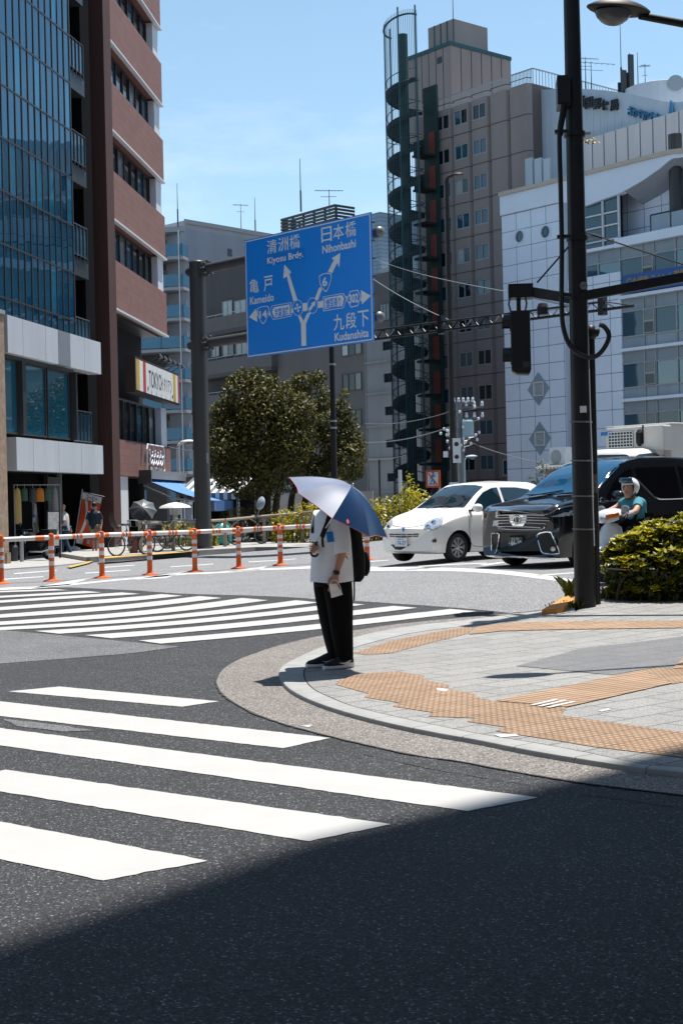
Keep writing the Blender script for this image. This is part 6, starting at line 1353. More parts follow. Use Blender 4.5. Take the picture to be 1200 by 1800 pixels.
gr = van.patch(z2((188, 578), (400, 570), (640, 578), (692, 608), (655, 650), (605, 690), (400, 692), (192, 684)), 'grille', 'trim_black', off=.006)
for y0, y1, x1, r_ in ((578, 572, 640, .013), (602, 597, 680, .009), (628, 622, 690, .012), (655, 650, 655, .009), (688, 688, 605, .013)): van.line(z2((192, y0), (300, y0 - 4), (460, y1), (x1, y1 + 8)), r_, 'grille_bar', 'chrome', .012, parent=gr)
van.patch(z2((300, 576), (470, 572), (462, 640), (430, 682), (340, 684), (312, 640)), 'grille_centre', 'chrome', off=.014, parent=gr)
for k, m_ in ((1.0, 'trim_black'), (.86, 'chrome'), (.72, 'trim_black')): van.patch([(840 + (375 + 44 * k * math.cos(t)) / 5.4545, 800 + (620 + 42 * k * math.sin(t)) / 5.4545) for t in np.linspace(0, 6.28, 20, endpoint=False)], 'emblem', m_, off=.018 + .003 * (1 - k) * 10, parent=gr)
van.line(z2((345, 622), (375, 596), (405, 622), (375, 645), (372, 598)), .005, 'emblem', 'chrome', .03, parent=gr)
van.line(z2((190, 528), (380, 538), (640, 570), (762, 512)), .014, 'chrome_strip', 'chrome', .006); van.line(z2((196, 706), (400, 714), (600, 712), (645, 690)), .016, 'chrome_strip', 'chrome', .006)
hl = van.patch(z2((650, 592), (760, 545), (900, 505), (960, 500), (955, 560), (930, 574), (800, 592), (710, 602)), 'headlight', 'glass_car', off=.008)
for x0, y0, x1, y1 in ((700, 590, 830, 548), (830, 580, 880, 530), (880, 575, 935, 520)): van.patch(z2((x0, y0), (x1, y1), (x1 + 26, y1 + 4), (x1 - 5, y1 + 40), (x0 + 40, y0 + 4)), 'reflector', 'lamp_clear', off=.012, parent=hl, step=1.5)
h2 = van.patch(z2((166, 600), (170, 548), (188, 532), (192, 602)), 'headlight', 'lamp_clear', off=.008); van.patch(z2((140, 680), (150, 630), (192, 622), (195, 680)), 'headlight', 'lamp_clear', off=.008)
for pts in (((566, 770), (602, 744), (702, 740), (735, 840), (770, 940), (650, 946), (605, 915), (566, 770)), ((136, 752), (196, 750), (205, 776), (178, 930), (148, 942), (132, 905), (136, 752))):
    fs = van.patch(z2(*pts[:-1]), 'fog_recess', 'trim_black', off=.004)
    van.line(z2(*pts), .013, 'fog_surround', 'chrome', .01, parent=fs, k=2)
van.patch([(840 + (716 + 20 * math.cos(t)) / 5.4545, 800 + (900 + 22 * math.sin(t)) / 5.4545) for t in np.linspace(0, 6.28, 16, endpoint=False)], 'fog_lamp', 'lamp_clear', off=.012)
van.patch(z2((210, 740), (560, 745), (600, 920), (200, 925)), 'bumper_grille', 'trim_black', off=.003)
van.line(z2((120, 965), (200, 968), (560, 985), (880, 990)), .014, 'chrome_strip', 'chrome', .004)
h = van.hit_px(*z2((370, 830))[0])[0]; plate(van, (h.x - .03, h.y, h.z), .33, .165, '66-10', '足立 330', 'plate_green', 'plate_white')
m2 = MB(); m2.loft([[(1.55 + .09 * math.cos(a) * k, -.95 - .24 * t, 1.17 + .095 * math.sin(a) * k) for a in np.linspace(0, 6.28, 12, endpoint=False)] for t, k in ((0, .5), (.15, .95), (.5, 1.1), (.85, .95), (1, .5))], 'car_black'); mo = m2.build('mirror', van.t, smooth=50)
m2 = MB(); m2.box(1.45, 1.49, -1.16, -1.0, 1.09, 1.12, 'chrome'); m2.build('mirror_trim', mo)
m2 = MB(); m2.box(2.24, 2.42, -.95, -.92, .98, 1.01, 'chrome'); m2.build('door_handle', van.t)
m2 = MB()
for p0, p1 in ((.62, -.1), (-.05, -.65)): h = van.bvh.ray_cast(Vector((1.14, p0, 3)), Vector((0, 0, -1)))[0]; g = van.bvh.ray_cast(Vector((1.26, p1, 3)), Vector((0, 0, -1)))[0]; m2.tube([h + Vector((0, 0, .02)), g + Vector((0, 0, .03))], .011, 'trim_black', 5)
m2.build('wiper', van.t)
m2 = MB(); h = van.hit_px(950, 868)[0]; m2.prism([(h.x + .25, h.y, h.z), (h.x + .25, h.y - .12, h.z), (h.x + .22, h.y + .02, h.z + .14)], (.004, 0, 0), 'plate_white') if h else None; m2.build('paper_slip', van.t)
# ---- white refrigerated lorry behind the minivan
cpt = P(1066, 800, 35.5); Mtr = Matrix.Translation((cpt.x, cpt.y, .42)) @ rotz(DBa - R(0)); ltr = lambda x, y, yo=0: None
tr = thing('white_lorry', 'white refrigerated box lorry with cooling grille standing behind the black minivan', 'lorry', Mtr)
Mf = Mtr @ rotz(R(-90)); f_ = lambda x, y: on(Mf, x, y)          # its front: local x to the right
fw = -f_(1180, 760)[0]; zt = f_(1064, 754)[1]; W = f_(1178, 752)[0]
def fb(mb, x0, x1, d0, d1, z0, z1, m): mb.box(d0, d1, -x1, -x0, z0, z1, m)
W = max(W, 1.9)
m2 = MB(); fb(m2, 0, W, 0, 4.2, .95, zt, 'truck_white'); fb(m2, -.02, W + .02, -.02, 4.2, zt, zt + .05, 'truck_white'); m2.build('cargo_box', tr, bevel=.02)
def fr_(x0, y0, x1, y1): a, b = f_(x0, y0), f_(x1, y1); return a[0], b[0], b[1], a[1]
x0, x1, za, zb_ = fr_(1084, 761, 1127, 785); m2 = MB(); fb(m2, x0 - .1, x1 + .9, -.32, 0, za - .12, zb_ + .1, 'truck_white'); cu = m2.build('cooling_unit', tr, bevel=.03)
m2 = MB(); fb(m2, x0, x1, -.335, -.32, za, zb_, 'trim_black')
for i in range(9): q = x0 + (x1 - x0) * i / 8; fb(m2, q - .012, q + .012, -.35, -.333, za, zb_, 'rim')
for i in range(6): q = za + (zb_ - za) * i / 5; fb(m2, x0, x1, -.352, -.335, q - .012, q + .012, 'rim')
m2.build('cooling_grille', cu)
x0, x1, za, zb_ = fr_(1155, 760, 1168, 800); m2 = MB(); fb(m2, x0, x1, -.3, -.02, za, zb_, 'truck_white'); m2.build('air_duct', tr, bevel=.02)
m2 = MB(); q = f_(1139, 770); m2.lathe([(.03, -.2), (.08, -.12), (.08, .12), (.03, .2)], 'trim_black', 8, (-.36, -q[0], q[1])); q = f_(1144, 755); fb(m2, q[0] - .015, q[0] + .015, -.34, -.31, q[1] - .35, q[1] + .1, 'trim_black'); m2.build('hose', tr)
m2 = MB(); q = f_(1076, 785); m2.lathe([(.10, 0), (.10, .02), (.05, .03)], 'rim', 14, (-.01, -q[0], q[1]), (-1, 0, 0)); m2.build('marker_lamp', tr)
q = f_(1082, 763); m2 = MB(); fb(m2, q[0] - .2, q[0] + .12, -.345, -.33, q[1] - .04, q[1] + .05, 'picto_blue'); m2.build('name_strip', tr)
# cab: rounded roof, windscreen and side glass
cz = f_(1110, 790)[1]; c0, c1 = -.35, f_(1163, 800)[0] + .25
rings = []
for x, zt_, wd in ((-1.75, 1.05, .93), (-1.72, 1.35, .95), (-1.45, cz - .12, .90), (-1.3, cz - .02, .88), (-.5, cz, .88), (-.1, cz - .03, .88), (-.05, cz - .2, .88)):
    rings.append([(x, (W / 2) - W + wd * math.copysign(abs(math.cos(a)) ** .35, math.cos(a)), .35 + (zt_ - .35) * (.5 + .5 * math.copysign(abs(math.sin(a)) ** .4, math.sin(a)))) for a in np.linspace(0, 2 * math.pi, 28, endpoint=False)])
m2 = MB(); m2.loft(rings, 'truck_white'); co_ = m2.build('cab', tr, smooth=40)
bm = bmesh.new(); bm.from_mesh(co_.data); cbv = BVHTree.FromBMesh(bm); bm.free(); cabc = Car.__new__(Car); cabc.t = tr; cabc.M = Mtr; cabc.Mi = Mtr.inverted(); cabc.bvh = cbv
cabc.patch([(1040, 802), (1055, 799.5), (1100, 799), (1106, 803), (1107, 815), (1040, 818)], 'windscreen', 'glass_car', off=.01, step=3)
cabc.patch([(1112, 815), (1113, 804), (1122, 799), (1150, 796), (1157, 799), (1159, 812), (1159, 815)], 'side_window', 'glass_car', off=.01, step=3)
for x, y in ((-1.0, -.15), (-1.0, -W + .15), (2.9, -.15), (2.9, -W + .15)):
    m2 = MB(); m2.lathe([(.2, -.11), (.37, -.11), (.39, -.07), (.39, .07), (.37, .11), (.2, .11)], 'tyre', 24, (x, y, .39), (0, 1, 0)); m2.build('wheel', tr)
# ------------------------------------------------------------------ planting
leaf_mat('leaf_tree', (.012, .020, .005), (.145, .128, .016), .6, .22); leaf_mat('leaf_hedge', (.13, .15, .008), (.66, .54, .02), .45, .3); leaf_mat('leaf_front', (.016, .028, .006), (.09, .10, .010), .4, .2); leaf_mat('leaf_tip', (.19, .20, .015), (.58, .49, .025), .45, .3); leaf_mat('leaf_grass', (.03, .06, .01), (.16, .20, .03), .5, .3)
mat('bark', (.045, .035, .028), .9, var=.3, vs=6, bump=.5, bs=25)
def leaves(name, blobs, n, size, m, parent=None, M=None, up=.25, shell_=.55, squash=1.0):
    """many leaf-sized faces spread through overlapping lobes: blobs (x, y, z, r)"""
    rng = np.random.default_rng(abs(hash(name)) % 1000 if False else len(blobs) * 7 + n); B = np.array([b[:4] for b in blobs], float)
    w = B[:, 3] ** 2; idx = rng.choice(len(B), n, p=w / w.sum()); d = rng.normal(size=(n, 3)); d /= np.linalg.norm(d, axis=1)[:, None]
    rr = B[idx, 3] * (shell_ + (1.04 - shell_) * rng.random(n) ** .6) * (1 + .13 * np.sin(d[:, 0] * 7 + idx) * np.cos(d[:, 2] * 9 + idx * 2))
    c = B[idx, :3] + d * rr[:, None] * np.array([1, 1, squash])
    nrm = d * .6 + rng.normal(size=(n, 3)) * .65; nrm[:, 2] += up; nrm /= np.linalg.norm(nrm, axis=1)[:, None]
    t = np.cross(nrm, rng.normal(size=(n, 3))); t /= np.linalg.norm(t, axis=1)[:, None]; b = np.cross(nrm, t)
    s = size * (.6 + .8 * rng.random(n)); L_ = t * s[:, None]; Wd = b * (s * .42)[:, None]; fold = nrm * (s * .12)[:, None]
    V = np.stack([c - L_ * .5, c + Wd * .5 + fold, c + L_ * .5, c - Wd * .5 + fold], 1).reshape(-1, 3)
    me = bpy.data.meshes.new(name); me.vertices.add(len(V)); me.vertices.foreach_set('co', V.ravel())
    me.loops.add(4 * n); me.loops.foreach_set('vertex_index', np.arange(4 * n)); me.polygons.add(n); me.polygons.foreach_set('loop_start', np.arange(0, 4 * n, 4)); me.polygons.foreach_set('loop_total', np.full(n, 4)); me.update(calc_edges=True)
    me.materials.append(MATS[m]); o = bpy.data.objects.new(name, me); COL.objects.link(o)
    if parent: o.parent = parent
    elif M is not None: o.matrix_world = M
    return o
def tree(label, base_px, Y, lobes, n, size, trunks, group):
    b = P(base_px, 905, Y); b.z = .15; t = thing('tree', label, 'tree', Matrix.Translation(b), group)
    bl = []
    for i, (x, y, r) in enumerate(lobes):
        p = P(x, y, Y) - b; rr = r / F * Y; bl.append((p.x, random.uniform(-1, 1) * rr * .5, p.z, rr))
        if i % 2: bl.append((p.x, rr * .8, p.z, rr * .8))
    leaves('crown', bl, n, size, 'leaf_tree', t)
    for tr in trunks:
        m2 = MB(); pts = [P(x, y, Y) - b for x, y in tr]; pts = [Vector((p.x, .4 * math.sin(i + tr[0][0]), max(p.z, -.1))) for i, p in enumerate(pts)]; pts[0].z = -.1
        m2.tube([Vector(q) for q in catmull([tuple(p) for p in pts], 3)], [.17 - .11 * i / (3 * (len(pts) - 1)) for i in range(3 * (len(pts) - 1) + 1)], 'bark', 8); m2.build('trunk', t)
    return t
tree('larger left evergreen tree with a broad rounded dark crown beside the gantry pole', 452, 57, [(432, 700, 46), (418, 742, 50), (470, 735, 58), (405, 785, 44), (455, 790, 62), (500, 780, 52), (440, 835, 48), (395, 828, 34), (490, 830, 44), (510, 725, 38), (462, 682, 30), (425, 668, 20), (383, 770, 22), (390, 725, 20), (448, 655, 10), (480, 700, 34), (522, 730, 38), (510, 765, 44)], 26000, .165, [[(455, 905), (457, 880), (448, 840), (430, 790)], [(466, 905), (470, 870), (480, 830), (490, 790)], [(478, 905), (486, 875), (496, 845), (510, 800)]], 'street trees behind the railing')
tree('smaller right evergreen tree with yellower crown behind the slim black post', 535, 60, [(540, 700, 44), (502, 712, 30), (516, 692, 22), (518, 745, 50), (500, 790, 40), (522, 700, 26), (572, 740, 44), (600, 770, 38), (560, 790, 50), (610, 810, 34), (585, 830, 38), (622, 785, 22), (533, 672, 20), (560, 664, 14), (600, 720, 20), (540, 830, 40), (606, 692, 9), (628, 830, 14), (615, 735, 12)], 21000, .165, [[(508, 905), (512, 880), (520, 850), (540, 800)], [(530, 905), (538, 870), (552, 850), (575, 800)], [(545, 905), (562, 862), (585, 842), (600, 810)]], 'street trees behind the railing')
def hedge(nm, label, boxes, n, size, m, Y):
    """clipped hedge: (px, top py, half width px, depth m) lobes standing on the ground"""
    b = P(boxes[0][0], 930, Y); b.z = .1; t = thing(nm, label, 'hedge', Matrix.Translation(b)); bl = []
    for x, y, r, dy in boxes:
        rr = r / F * (Y + dy); p = P(x, y, Y + dy) - b; z = p.z - rr
        while z > -.1: bl.append((p.x, dy, z, rr)); z -= rr * .9
    leaves('foliage', bl, n, size, m, t, up=.6); m2 = MB()
    for x, y, r, dy in boxes[::2]: p = P(x, y, Y + dy) - b; m2.tube([(p.x, dy, -.05), (p.x + .05, dy, p.z * .7)], .05, 'bark', 6)
    m2.build('stem', t); return t
hedge('hedge', 'clipped yellow green hedge between the white hatchback and the umbrella', [(655, 878, 16, 0), (675, 872, 18, .3), (698, 868, 20, 0), (720, 856, 22, .2), (742, 862, 20, .4), (760, 875, 18, .1), (640, 884, 14, .2), (728, 850, 10, .8), (783, 880, 16, .3), (664, 890, 20, 0), (705, 885, 20, 0)], 6500, .12, 'leaf_hedge', 46)
hedge('hedge', 'lower yellow green hedge behind the beige railing left of the umbrella', [(485, 900, 14, 0), (500, 893, 16, .3), (520, 888, 18, 0), (540, 882, 18, .2), (562, 876, 20, .1), (585, 878, 20, 0), (608, 882, 20, .2), (630, 888, 18, .2), (512, 905, 18, 0), (550, 900, 20, 0), (590, 900, 20, 0)], 6500, .11, 'leaf_hedge', 53)
hedge('shrub', 'small flowering shrub behind the railing next to the parked bicycles', [(292, 922, 8, 0), (305, 915, 10, .2), (320, 918, 11, 0), (335, 922, 9, .1), (375, 925, 9, 0), (368, 930, 8, .2)], 1600, .12, 'leaf_hedge', 51)
hedge('shrub', 'dark low shrubs in the shade below the trees', [(420, 888, 18, 2), (450, 884, 20, 2.4), (480, 886, 18, 2), (400, 895, 14, 2)], 2500, .13, 'leaf_tree', 54)
hedge('shrub', 'wispy pale shrub climbing beside the short white post', [(716, 822, 4, 0), (722, 832, 6, .2), (712, 845, 8, .1), (718, 862, 10, 0)], 380, .16, 'leaf_hedge', 66)
hedge('shrub', 'straggly weeds growing against the foot of the white tiled building', [(938, 822, 8, 0), (948, 812, 8, .2), (932, 835, 9, .1), (955, 806, 5, .3)], 420, .2, 'leaf_tree', 84)
# leafy bush in front, built of rosettes
b = G(1130, 1052, KH); fb_ = thing('bush', 'leafy bush with bright yellow green tips at the right edge behind the black pole', 'bush', Matrix.Translation(b))
bl = []
for x, y, r, dy in ((1082, 968, 26, .3), (1100, 950, 30, .2), (1128, 938, 30, .1), (1152, 932, 30, .4), (1180, 930, 30, .1), (1210, 928, 32, .2), (1240, 935, 32, 0), (1095, 990, 34, 0), (1135, 985, 38, -.1), (1175, 985, 42, -.1), (1215, 985, 42, -.1), (1110, 1020, 30, -.05), (1150, 1025, 34, -.15), (1195, 1022, 36, -.15), (1235, 1020, 36, -.1), (1085, 1020, 16, 0), (1160, 925, 18, .8), (1200, 922, 18, .9), (1270, 950, 36, .3), (1180, 960, 40, .8), (1120, 970, 40, .8), (1230, 970, 40, .8)):
    Yb = b.y + dy; y += 24 if x < 1140 else 16 if x < 1190 else 8; p = P(x, y, Yb) - b; bl.append((p.x, dy, p.z, r / F * Yb))
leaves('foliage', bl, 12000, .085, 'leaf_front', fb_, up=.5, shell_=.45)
rng = np.random.default_rng(4); m2 = MB(); m3 = MB()
for k in range(950):
    q = bl[rng.integers(len(bl))]; d = rng.normal(size=3); d[2] = abs(d[2]) * .9 + .2; d[1] -= .5; d /= np.linalg.norm(d); c = Vector((q[0], q[1], q[2])) + Vector(d) * q[3] * (.96 + .1 * rng.random())
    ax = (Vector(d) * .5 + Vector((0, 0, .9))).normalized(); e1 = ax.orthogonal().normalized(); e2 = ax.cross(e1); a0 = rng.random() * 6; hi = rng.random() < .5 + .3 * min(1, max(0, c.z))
    for j in range(7):
        a = a0 + j * 2 * math.pi / 7; o_ = e1 * math.cos(a) + e2 * math.sin(a); s_ = (.055 + .035 * rng.random()); w_ = ax.cross(o_) * s_ * .26; tip = c + o_ * s_ + ax * s_ * (.35 + .5 * rng.random()); mid = c + o_ * s_ * .55 + ax * s_ * .42
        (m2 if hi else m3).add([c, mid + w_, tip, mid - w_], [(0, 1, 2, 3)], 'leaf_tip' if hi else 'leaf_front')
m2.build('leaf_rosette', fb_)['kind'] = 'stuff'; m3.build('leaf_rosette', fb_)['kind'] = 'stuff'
m2 = MB()
for k in range(16):
    q = bl[7 + k % 8]; m2.tube([(q[0] + random.gauss(0, .1), q[1] + .1, -.05), (q[0] + random.gauss(0, .12), q[1] + .1, q[2] * .5), (q[0] + random.gauss(0, .15), q[1], q[2])], [.014, .010, .006], 'bark', 5)
m2.build('stem', fb_)
m2 = MB(); c0 = P(1128, 1045, b.y - .25) - b; m2.tube([(c0.x + .33 * math.cos(t), -.25, max(-.04, .42 * math.sin(t))) for t in np.linspace(0, math.pi, 18)], .016, 'bark', 6); tag(m2.build('hoop_rail', M=Matrix.Translation(b)), 'thin curved metal hoop half hidden in the leafy bush', 'rail')
m2 = MB(); 
for i, (x0, y0, x1, y1) in enumerate(((1064, 1000, 1260, 1012),)): a, c = P(x0, y0, b.y - .3), P(x1, y1, b.y - .3); m2.tube([a - b, c - b], .014, 'bark', 6)
tag(m2.build('hedge_rail', M=Matrix.Translation(b)), 'low dark rail running through the leafy bush', 'rail')
def grass(px, py, n, h, spread, label, off=KH):
    g = G(px, py, off); m2 = MB()
    for k in range(n):
        x, y = random.gauss(0, spread), random.gauss(0, spread * .6); a = random.random() * 6.28; hh = h * random.uniform(.4, 1); w = .008; lean = hh * random.uniform(.2, .7)
        p = [Vector((x, y, -.02)), Vector((x + lean * .3 * math.cos(a), y + lean * .3 * math.sin(a), hh * .6)), Vector((x + lean * math.cos(a), y + lean * math.sin(a), hh * .8))]; s_ = Vector((-math.sin(a), math.cos(a), 0)) * w
        m2.add([p[0] - s_, p[0] + s_, p[1] + s_, p[2], p[1] - s_], [(0, 1, 2, 3, 4)], 'leaf_grass')
    return tag(m2.build('weed', M=Matrix.Translation(g)), label, 'weed')
grass(1005, 1055, 60, .42, .07, 'tall grassy weed growing at the orange kerb end left of the black pole'); grass(994, 1068, 60, .12, .10, 'low tuft of weeds in front of the orange kerb end')
grass(1085, 1050, 220, .2, .16, 'pale green weeds at the left foot of the leafy bush'); grass(1150, 1050, 260, .14, .35, 'short weeds along the front foot of the leafy bush')
grass(385, 955, 60, .35, .25, 'dry grass tuft at the foot of the brown gantry pole', .16)

# ------------------------------------------------------------------ orange delineator fence
mat('post_orange', (.62, .105, .012), .5, var=.12, vs=6); mat('reflector_white', (.60, .60, .60), .35, var=.08, vs=5); mat('rail_white', (.60, .58, .56), .45, var=.12, vs=4)
tops = [(3, 940), (91, 937.5), (177, 933.5), (262, 931), (340.5, 928.5), (417, 925), (491.5, 921), (570, 917), (640, 913.5)]; bases = [(3, 1027), (92, 1022), (180, 1016.5), (264, 1011), (343, 1005.5), (420, 999.5), (493, 994), (572, 989), (645, 984.5)]
fo = thing('orange_fence', 'row of orange rubber posts joined by white and orange banded rails along the road', 'fence', Matrix.Translation(G(*bases[0])))
f0 = G(*bases[0]); pos = []
for i, ((tx, ty), (bx, by)) in enumerate(zip(tops, bases)):
    g = G(bx, by); v0, v1 = uv(bx, by)[1], uv(tx, ty)[1]; H = (v1 - v0) * g.y; pos.append((g, H))
    m2 = MB(); o_ = g - f0; m2.lathe([(.20, 0), (.19, .025), (.075, .05), (.062, .10)], 'post_orange', 18, o_); m2.lathe([(.062, .1), (.060, H - .06), (.066, H - .05), (.06, H - .015), (.02, H)], 'post_orange', 18, o_)
    po = m2.build('post', fo, smooth=40)
    for k in (.30, .46, .62): m2 = MB(); m2.lathe([(.064, H * (1 - k) + .04 * H), (.064, H * (1 - k) - .045 * H)], 'reflector_white', 18, o_, cap=False); m2.build('reflector_band', po)
for i in range(len(pos) - 1):
    if i == 0: a = pos[0][0] + Vector((-1.4, -.3, pos[0][1] - .14)); c = pos[1][0] + Vector((0, 0, pos[1][1] - .09))
    else: a, c = pos[i][0] + Vector((0, 0, pos[i][1] - .09)), pos[i + 1][0] + Vector((0, 0, pos[i + 1][1] - .09))
    a, c = a - f0, c - f0; m2 = MB(); m2.tube([a, c], .052, 'rail_white', 12); ro = m2.build('rail', fo, smooth=50); m2 = MB()
    for k in ((.06, .14), (.40, .46), (.54, .60), (.86, .94)): m2.tube([a.lerp(c, k[0]), a.lerp(c, k[1])], .0545, 'post_orange', 12, cap=False)
    m2.tube([a.lerp(c, .485), a.lerp(c, .515)], .060, 'strap_grey', 12); m2.build('rail_band', ro)

# ------------------------------------------------------------------ beige railing on the far pavement
mat('rail_beige', (.30, .25, .19), .5, .2, var=.12)
rp = [(248, 917.5, 972), (305, 916, 968), (396, 911.5, 961), (465, 905, 954), (532, 899.5, 948), (600, 893, 942)]
r0 = G(248, 972, .15); rf = thing('railing', 'beige metal pedestrian railing with curved infill in front of the parked bicycles', 'railing', Matrix.Translation(r0)); rb = []
for x, yt, yb in rp:
    g = G(x, yb, .15); H = (uv(x, yt)[1] - uv(x, yb)[1]) * g.y; rb.append((g - r0, H)); m2 = MB(); m2.box(*[v for q in ((g - r0).x, (g - r0).y) for v in (q - .06, q + .06)], -.05, H, 'rail_beige'); m2.build('post', rf, bevel=.012)
for i in range(len(rb) - 1):
    (a, ha), (c, hc) = rb[i], rb[i + 1]; U = Vector((0, 0, 1)); m2 = MB(); m2.tube([a + U * (ha - .05), c + U * (hc - .05)], .05, 'rail_beige', 10); m2.tube([a + U * ha * .45, c + U * hc * .45], .035, 'rail_beige', 8); m2.build('rail', rf)
    m2 = MB(); m2.tube([a.lerp(c, t) + U * ((ha + (hc - ha) * t) * (.45 + .5 * math.sin(math.pi * t))) for t in np.linspace(0, 1, 16)], .024, 'rail_beige', 6); m2.tube([a.lerp(c, t) + U * ((ha + (hc - ha) * t) * (.95 - .5 * math.sin(math.pi * t))) for t in np.linspace(.0, 1, 16)], .02, 'rail_beige', 6); m2.build('infill_curve', rf)
mat('rust_post', (.16, .05, .035), .7, var=.3, vs=5)
m2 = MB(); g = G(243, 972, .15); m2.box(-.12, .12, -.10, .1, 0, .62, 'rust_post'); tag(m2.build('marker_post', M=Matrix.Translation(g + Vector((-.12, -.1, 0)))), 'short rusty red marker block at the left end of the beige railing', 'post')

# ------------------------------------------------------------------ bicycles and motorcycle
mat('bike_black', (.015, .015, .016), .35, .2, var=.1); mat('bike_grey', (.30, .31, .32), .35, .4, var=.1); mat('seat_dark', (.02, .02, .02), .6, var=.1)
def bike_wheel(t, x, r, name='wheel'):
    o = bpy.data.objects.new(name, None); COL.objects.link(o); o.parent = t; o.location = (x, 0, r); m2 = MB()
    ring = lambda R_, rad, m, n=32: m2.loft([[(R_ * math.cos(a) + rad * math.cos(b) * math.cos(a), rad * math.sin(b), R_ * math.sin(a) + rad * math.cos(b) * math.sin(a)) for b in np.linspace(0, 6.2832, 6, endpoint=False)] for a in np.linspace(0, 2 * math.pi, n + 1)], m, cap=False)
    ring(r - .02, .022, 'tyre'); m2.build('tyre', o, smooth=60); m2 = MB(); ring(r - .045, .010, 'bike_grey')
    for k in range(18): a = 2 * math.pi * k / 18; m2.tube([(.02 * math.cos(a + 1), .015 * (-1) ** k, .02 * math.sin(a + 1)), ((r - .04) * math.cos(a), 0, (r - .04) * math.sin(a))], .003, 'bike_grey', 3)
    m2.lathe([(.03, -.05), (.03, .05)], 'bike_grey', 10, (0, 0, 0), (0, 1, 0)); m2.build('rim', o); return o
def bicycle(label, M, child=False, s=1.0, cover=False):
    t = thing('bicycle', label, 'bicycle', M, 'bicycles parked behind the railing'); r = .33
    w = bike_wheel(t, .55, r); bike_wheel(t, -.55, r)
    m2 = MB(); A, B_, C_, D_, E_ = (-.55, 0, r), (-.05, 0, .30), (-.16, 0, .80), (.42, 0, .85), (.55, 0, r)
    for p, q, rd in ((A, B_, .014), (A, C_, .012), (B_, C_, .017), (B_, D_, .019), (D_, E_, .016), (C_, (-.19, 0, .92), .013), (D_, (.38, 0, 1.02), .014)): m2.tube([p, q], rd, 'bike_black', 8)
    m2.tube([(.3, -.28, 1.06), (.40, -.22, 1.04), (.38, 0, 1.02), (.40, .22, 1.04), (.3, .28, 1.06)], .012, 'bike_grey', 8); m2.build('frame', t)
    m2 = MB(); m2.loft([[(-.32 + .28 * k, w_ * math.cos(a), .94 + .035 * math.sin(a)) for a in np.linspace(0, 6.28, 10, endpoint=False)] for k, w_ in ((0, .06), (.2, .1), (.5, .07), (1, .025))], 'seat_dark'); m2.build('saddle', t)
    for nm, x in (('mudguard', -.55), ('mudguard', .55)): m2 = MB(); m2.loft([[(x + (r + .03) * math.cos(a), dy, r + (r + .03) * math.sin(a)) for dy in (-.03, .03)] for a in np.linspace(.3, 2.8, 14)], 'bike_black', cap=False, closed=False); m2.build(nm, t)
    m2 = MB(); m2.lathe([(.09, -.01), (.09, .01)], 'bike_grey', 18, (-.05, .05, .3), (0, 1, 0)); m2.box(-.06, -.04, .06, .08, .14, .3, 'bike_black'); m2.box(-.06, -.04, -.08, -.06, .3, .46, 'bike_black'); m2.build('crank', t)
    m2 = MB(); 
    for k in range(9): m2.tube([(.50, -.16 + .04 * k, .80), (.52, -.18 + .045 * k, 1.02)], .005, 'bike_grey', 4); m2.tube([(.78, -.14 + .035 * k, .80), (.82, -.18 + .045 * k, 1.02)], .005, 'bike_grey', 4)
    m2.box(.49, .80, -.16, .16, .79, .80, 'bike_black'); m2.tube([(.52, -.18, 1.02), (.82, -.18, 1.02), (.82, .18, 1.02), (.52, .18, 1.02), (.52, -.18, 1.02)], .008, 'bike_grey', 5); m2.build('basket', t)
    if child:
        m2 = MB(); m2.loft([[(-.62 + x, .16 * k * math.cos(a), .9 + z + .05 * math.sin(a)) for a in np.linspace(0, 6.28, 12, endpoint=False)] for x, z, k in ((.2, .0, .5), (.1, -.04, .8), (.0, .02, .9), (-.05, .15, .95), (-.09, .30, .85), (-.10, .38, .5))], 'seat_dark'); m2.build('child_seat', t, smooth=50)
    return t
def bike_at(px, py, ang, label, **k):
    g = G(px, py, .15); return bicycle(label, Matrix.Translation(g) @ rotz(ang), **k)
ra = math.atan2(.62, .78)
bike_at(232, 977, ra + .1, 'black bicycle with a rear child seat left of the rusty marker', child=True)
bike_at(303, 969.5, ra, 'black bicycle behind the railing left of the brown gantry pole')
bike_at(268, 966, ra + math.pi - .2, 'dark bicycle below the open grey umbrella', child=False)
bk_ = bike_at(437, 957, ra - .1, 'bicycle with pale hooded child seat right of the gantry pole', child=True)
mat('mesh_pale', (.30, .36, .42), .5, var=.3, vs=30)
m2 = MB(); m2.loft([[(.42 + x, .23 * k * math.cos(a), 1.42 + z + .20 * k * math.sin(a)) for a in np.linspace(0, 6.28, 16, endpoint=False)] for x, z, k in ((.0, -.08, .4), (.06, .0, .9), (.12, .06, 1.1), (.18, .12, 1.0), (.22, .18, .5))], 'mesh_pale'); m2.tube([(.38, 0, 1.02), (.5, 0, 1.3)], .02, 'bike_grey', 6); m2.build('seat_hood', bk_, smooth=50)
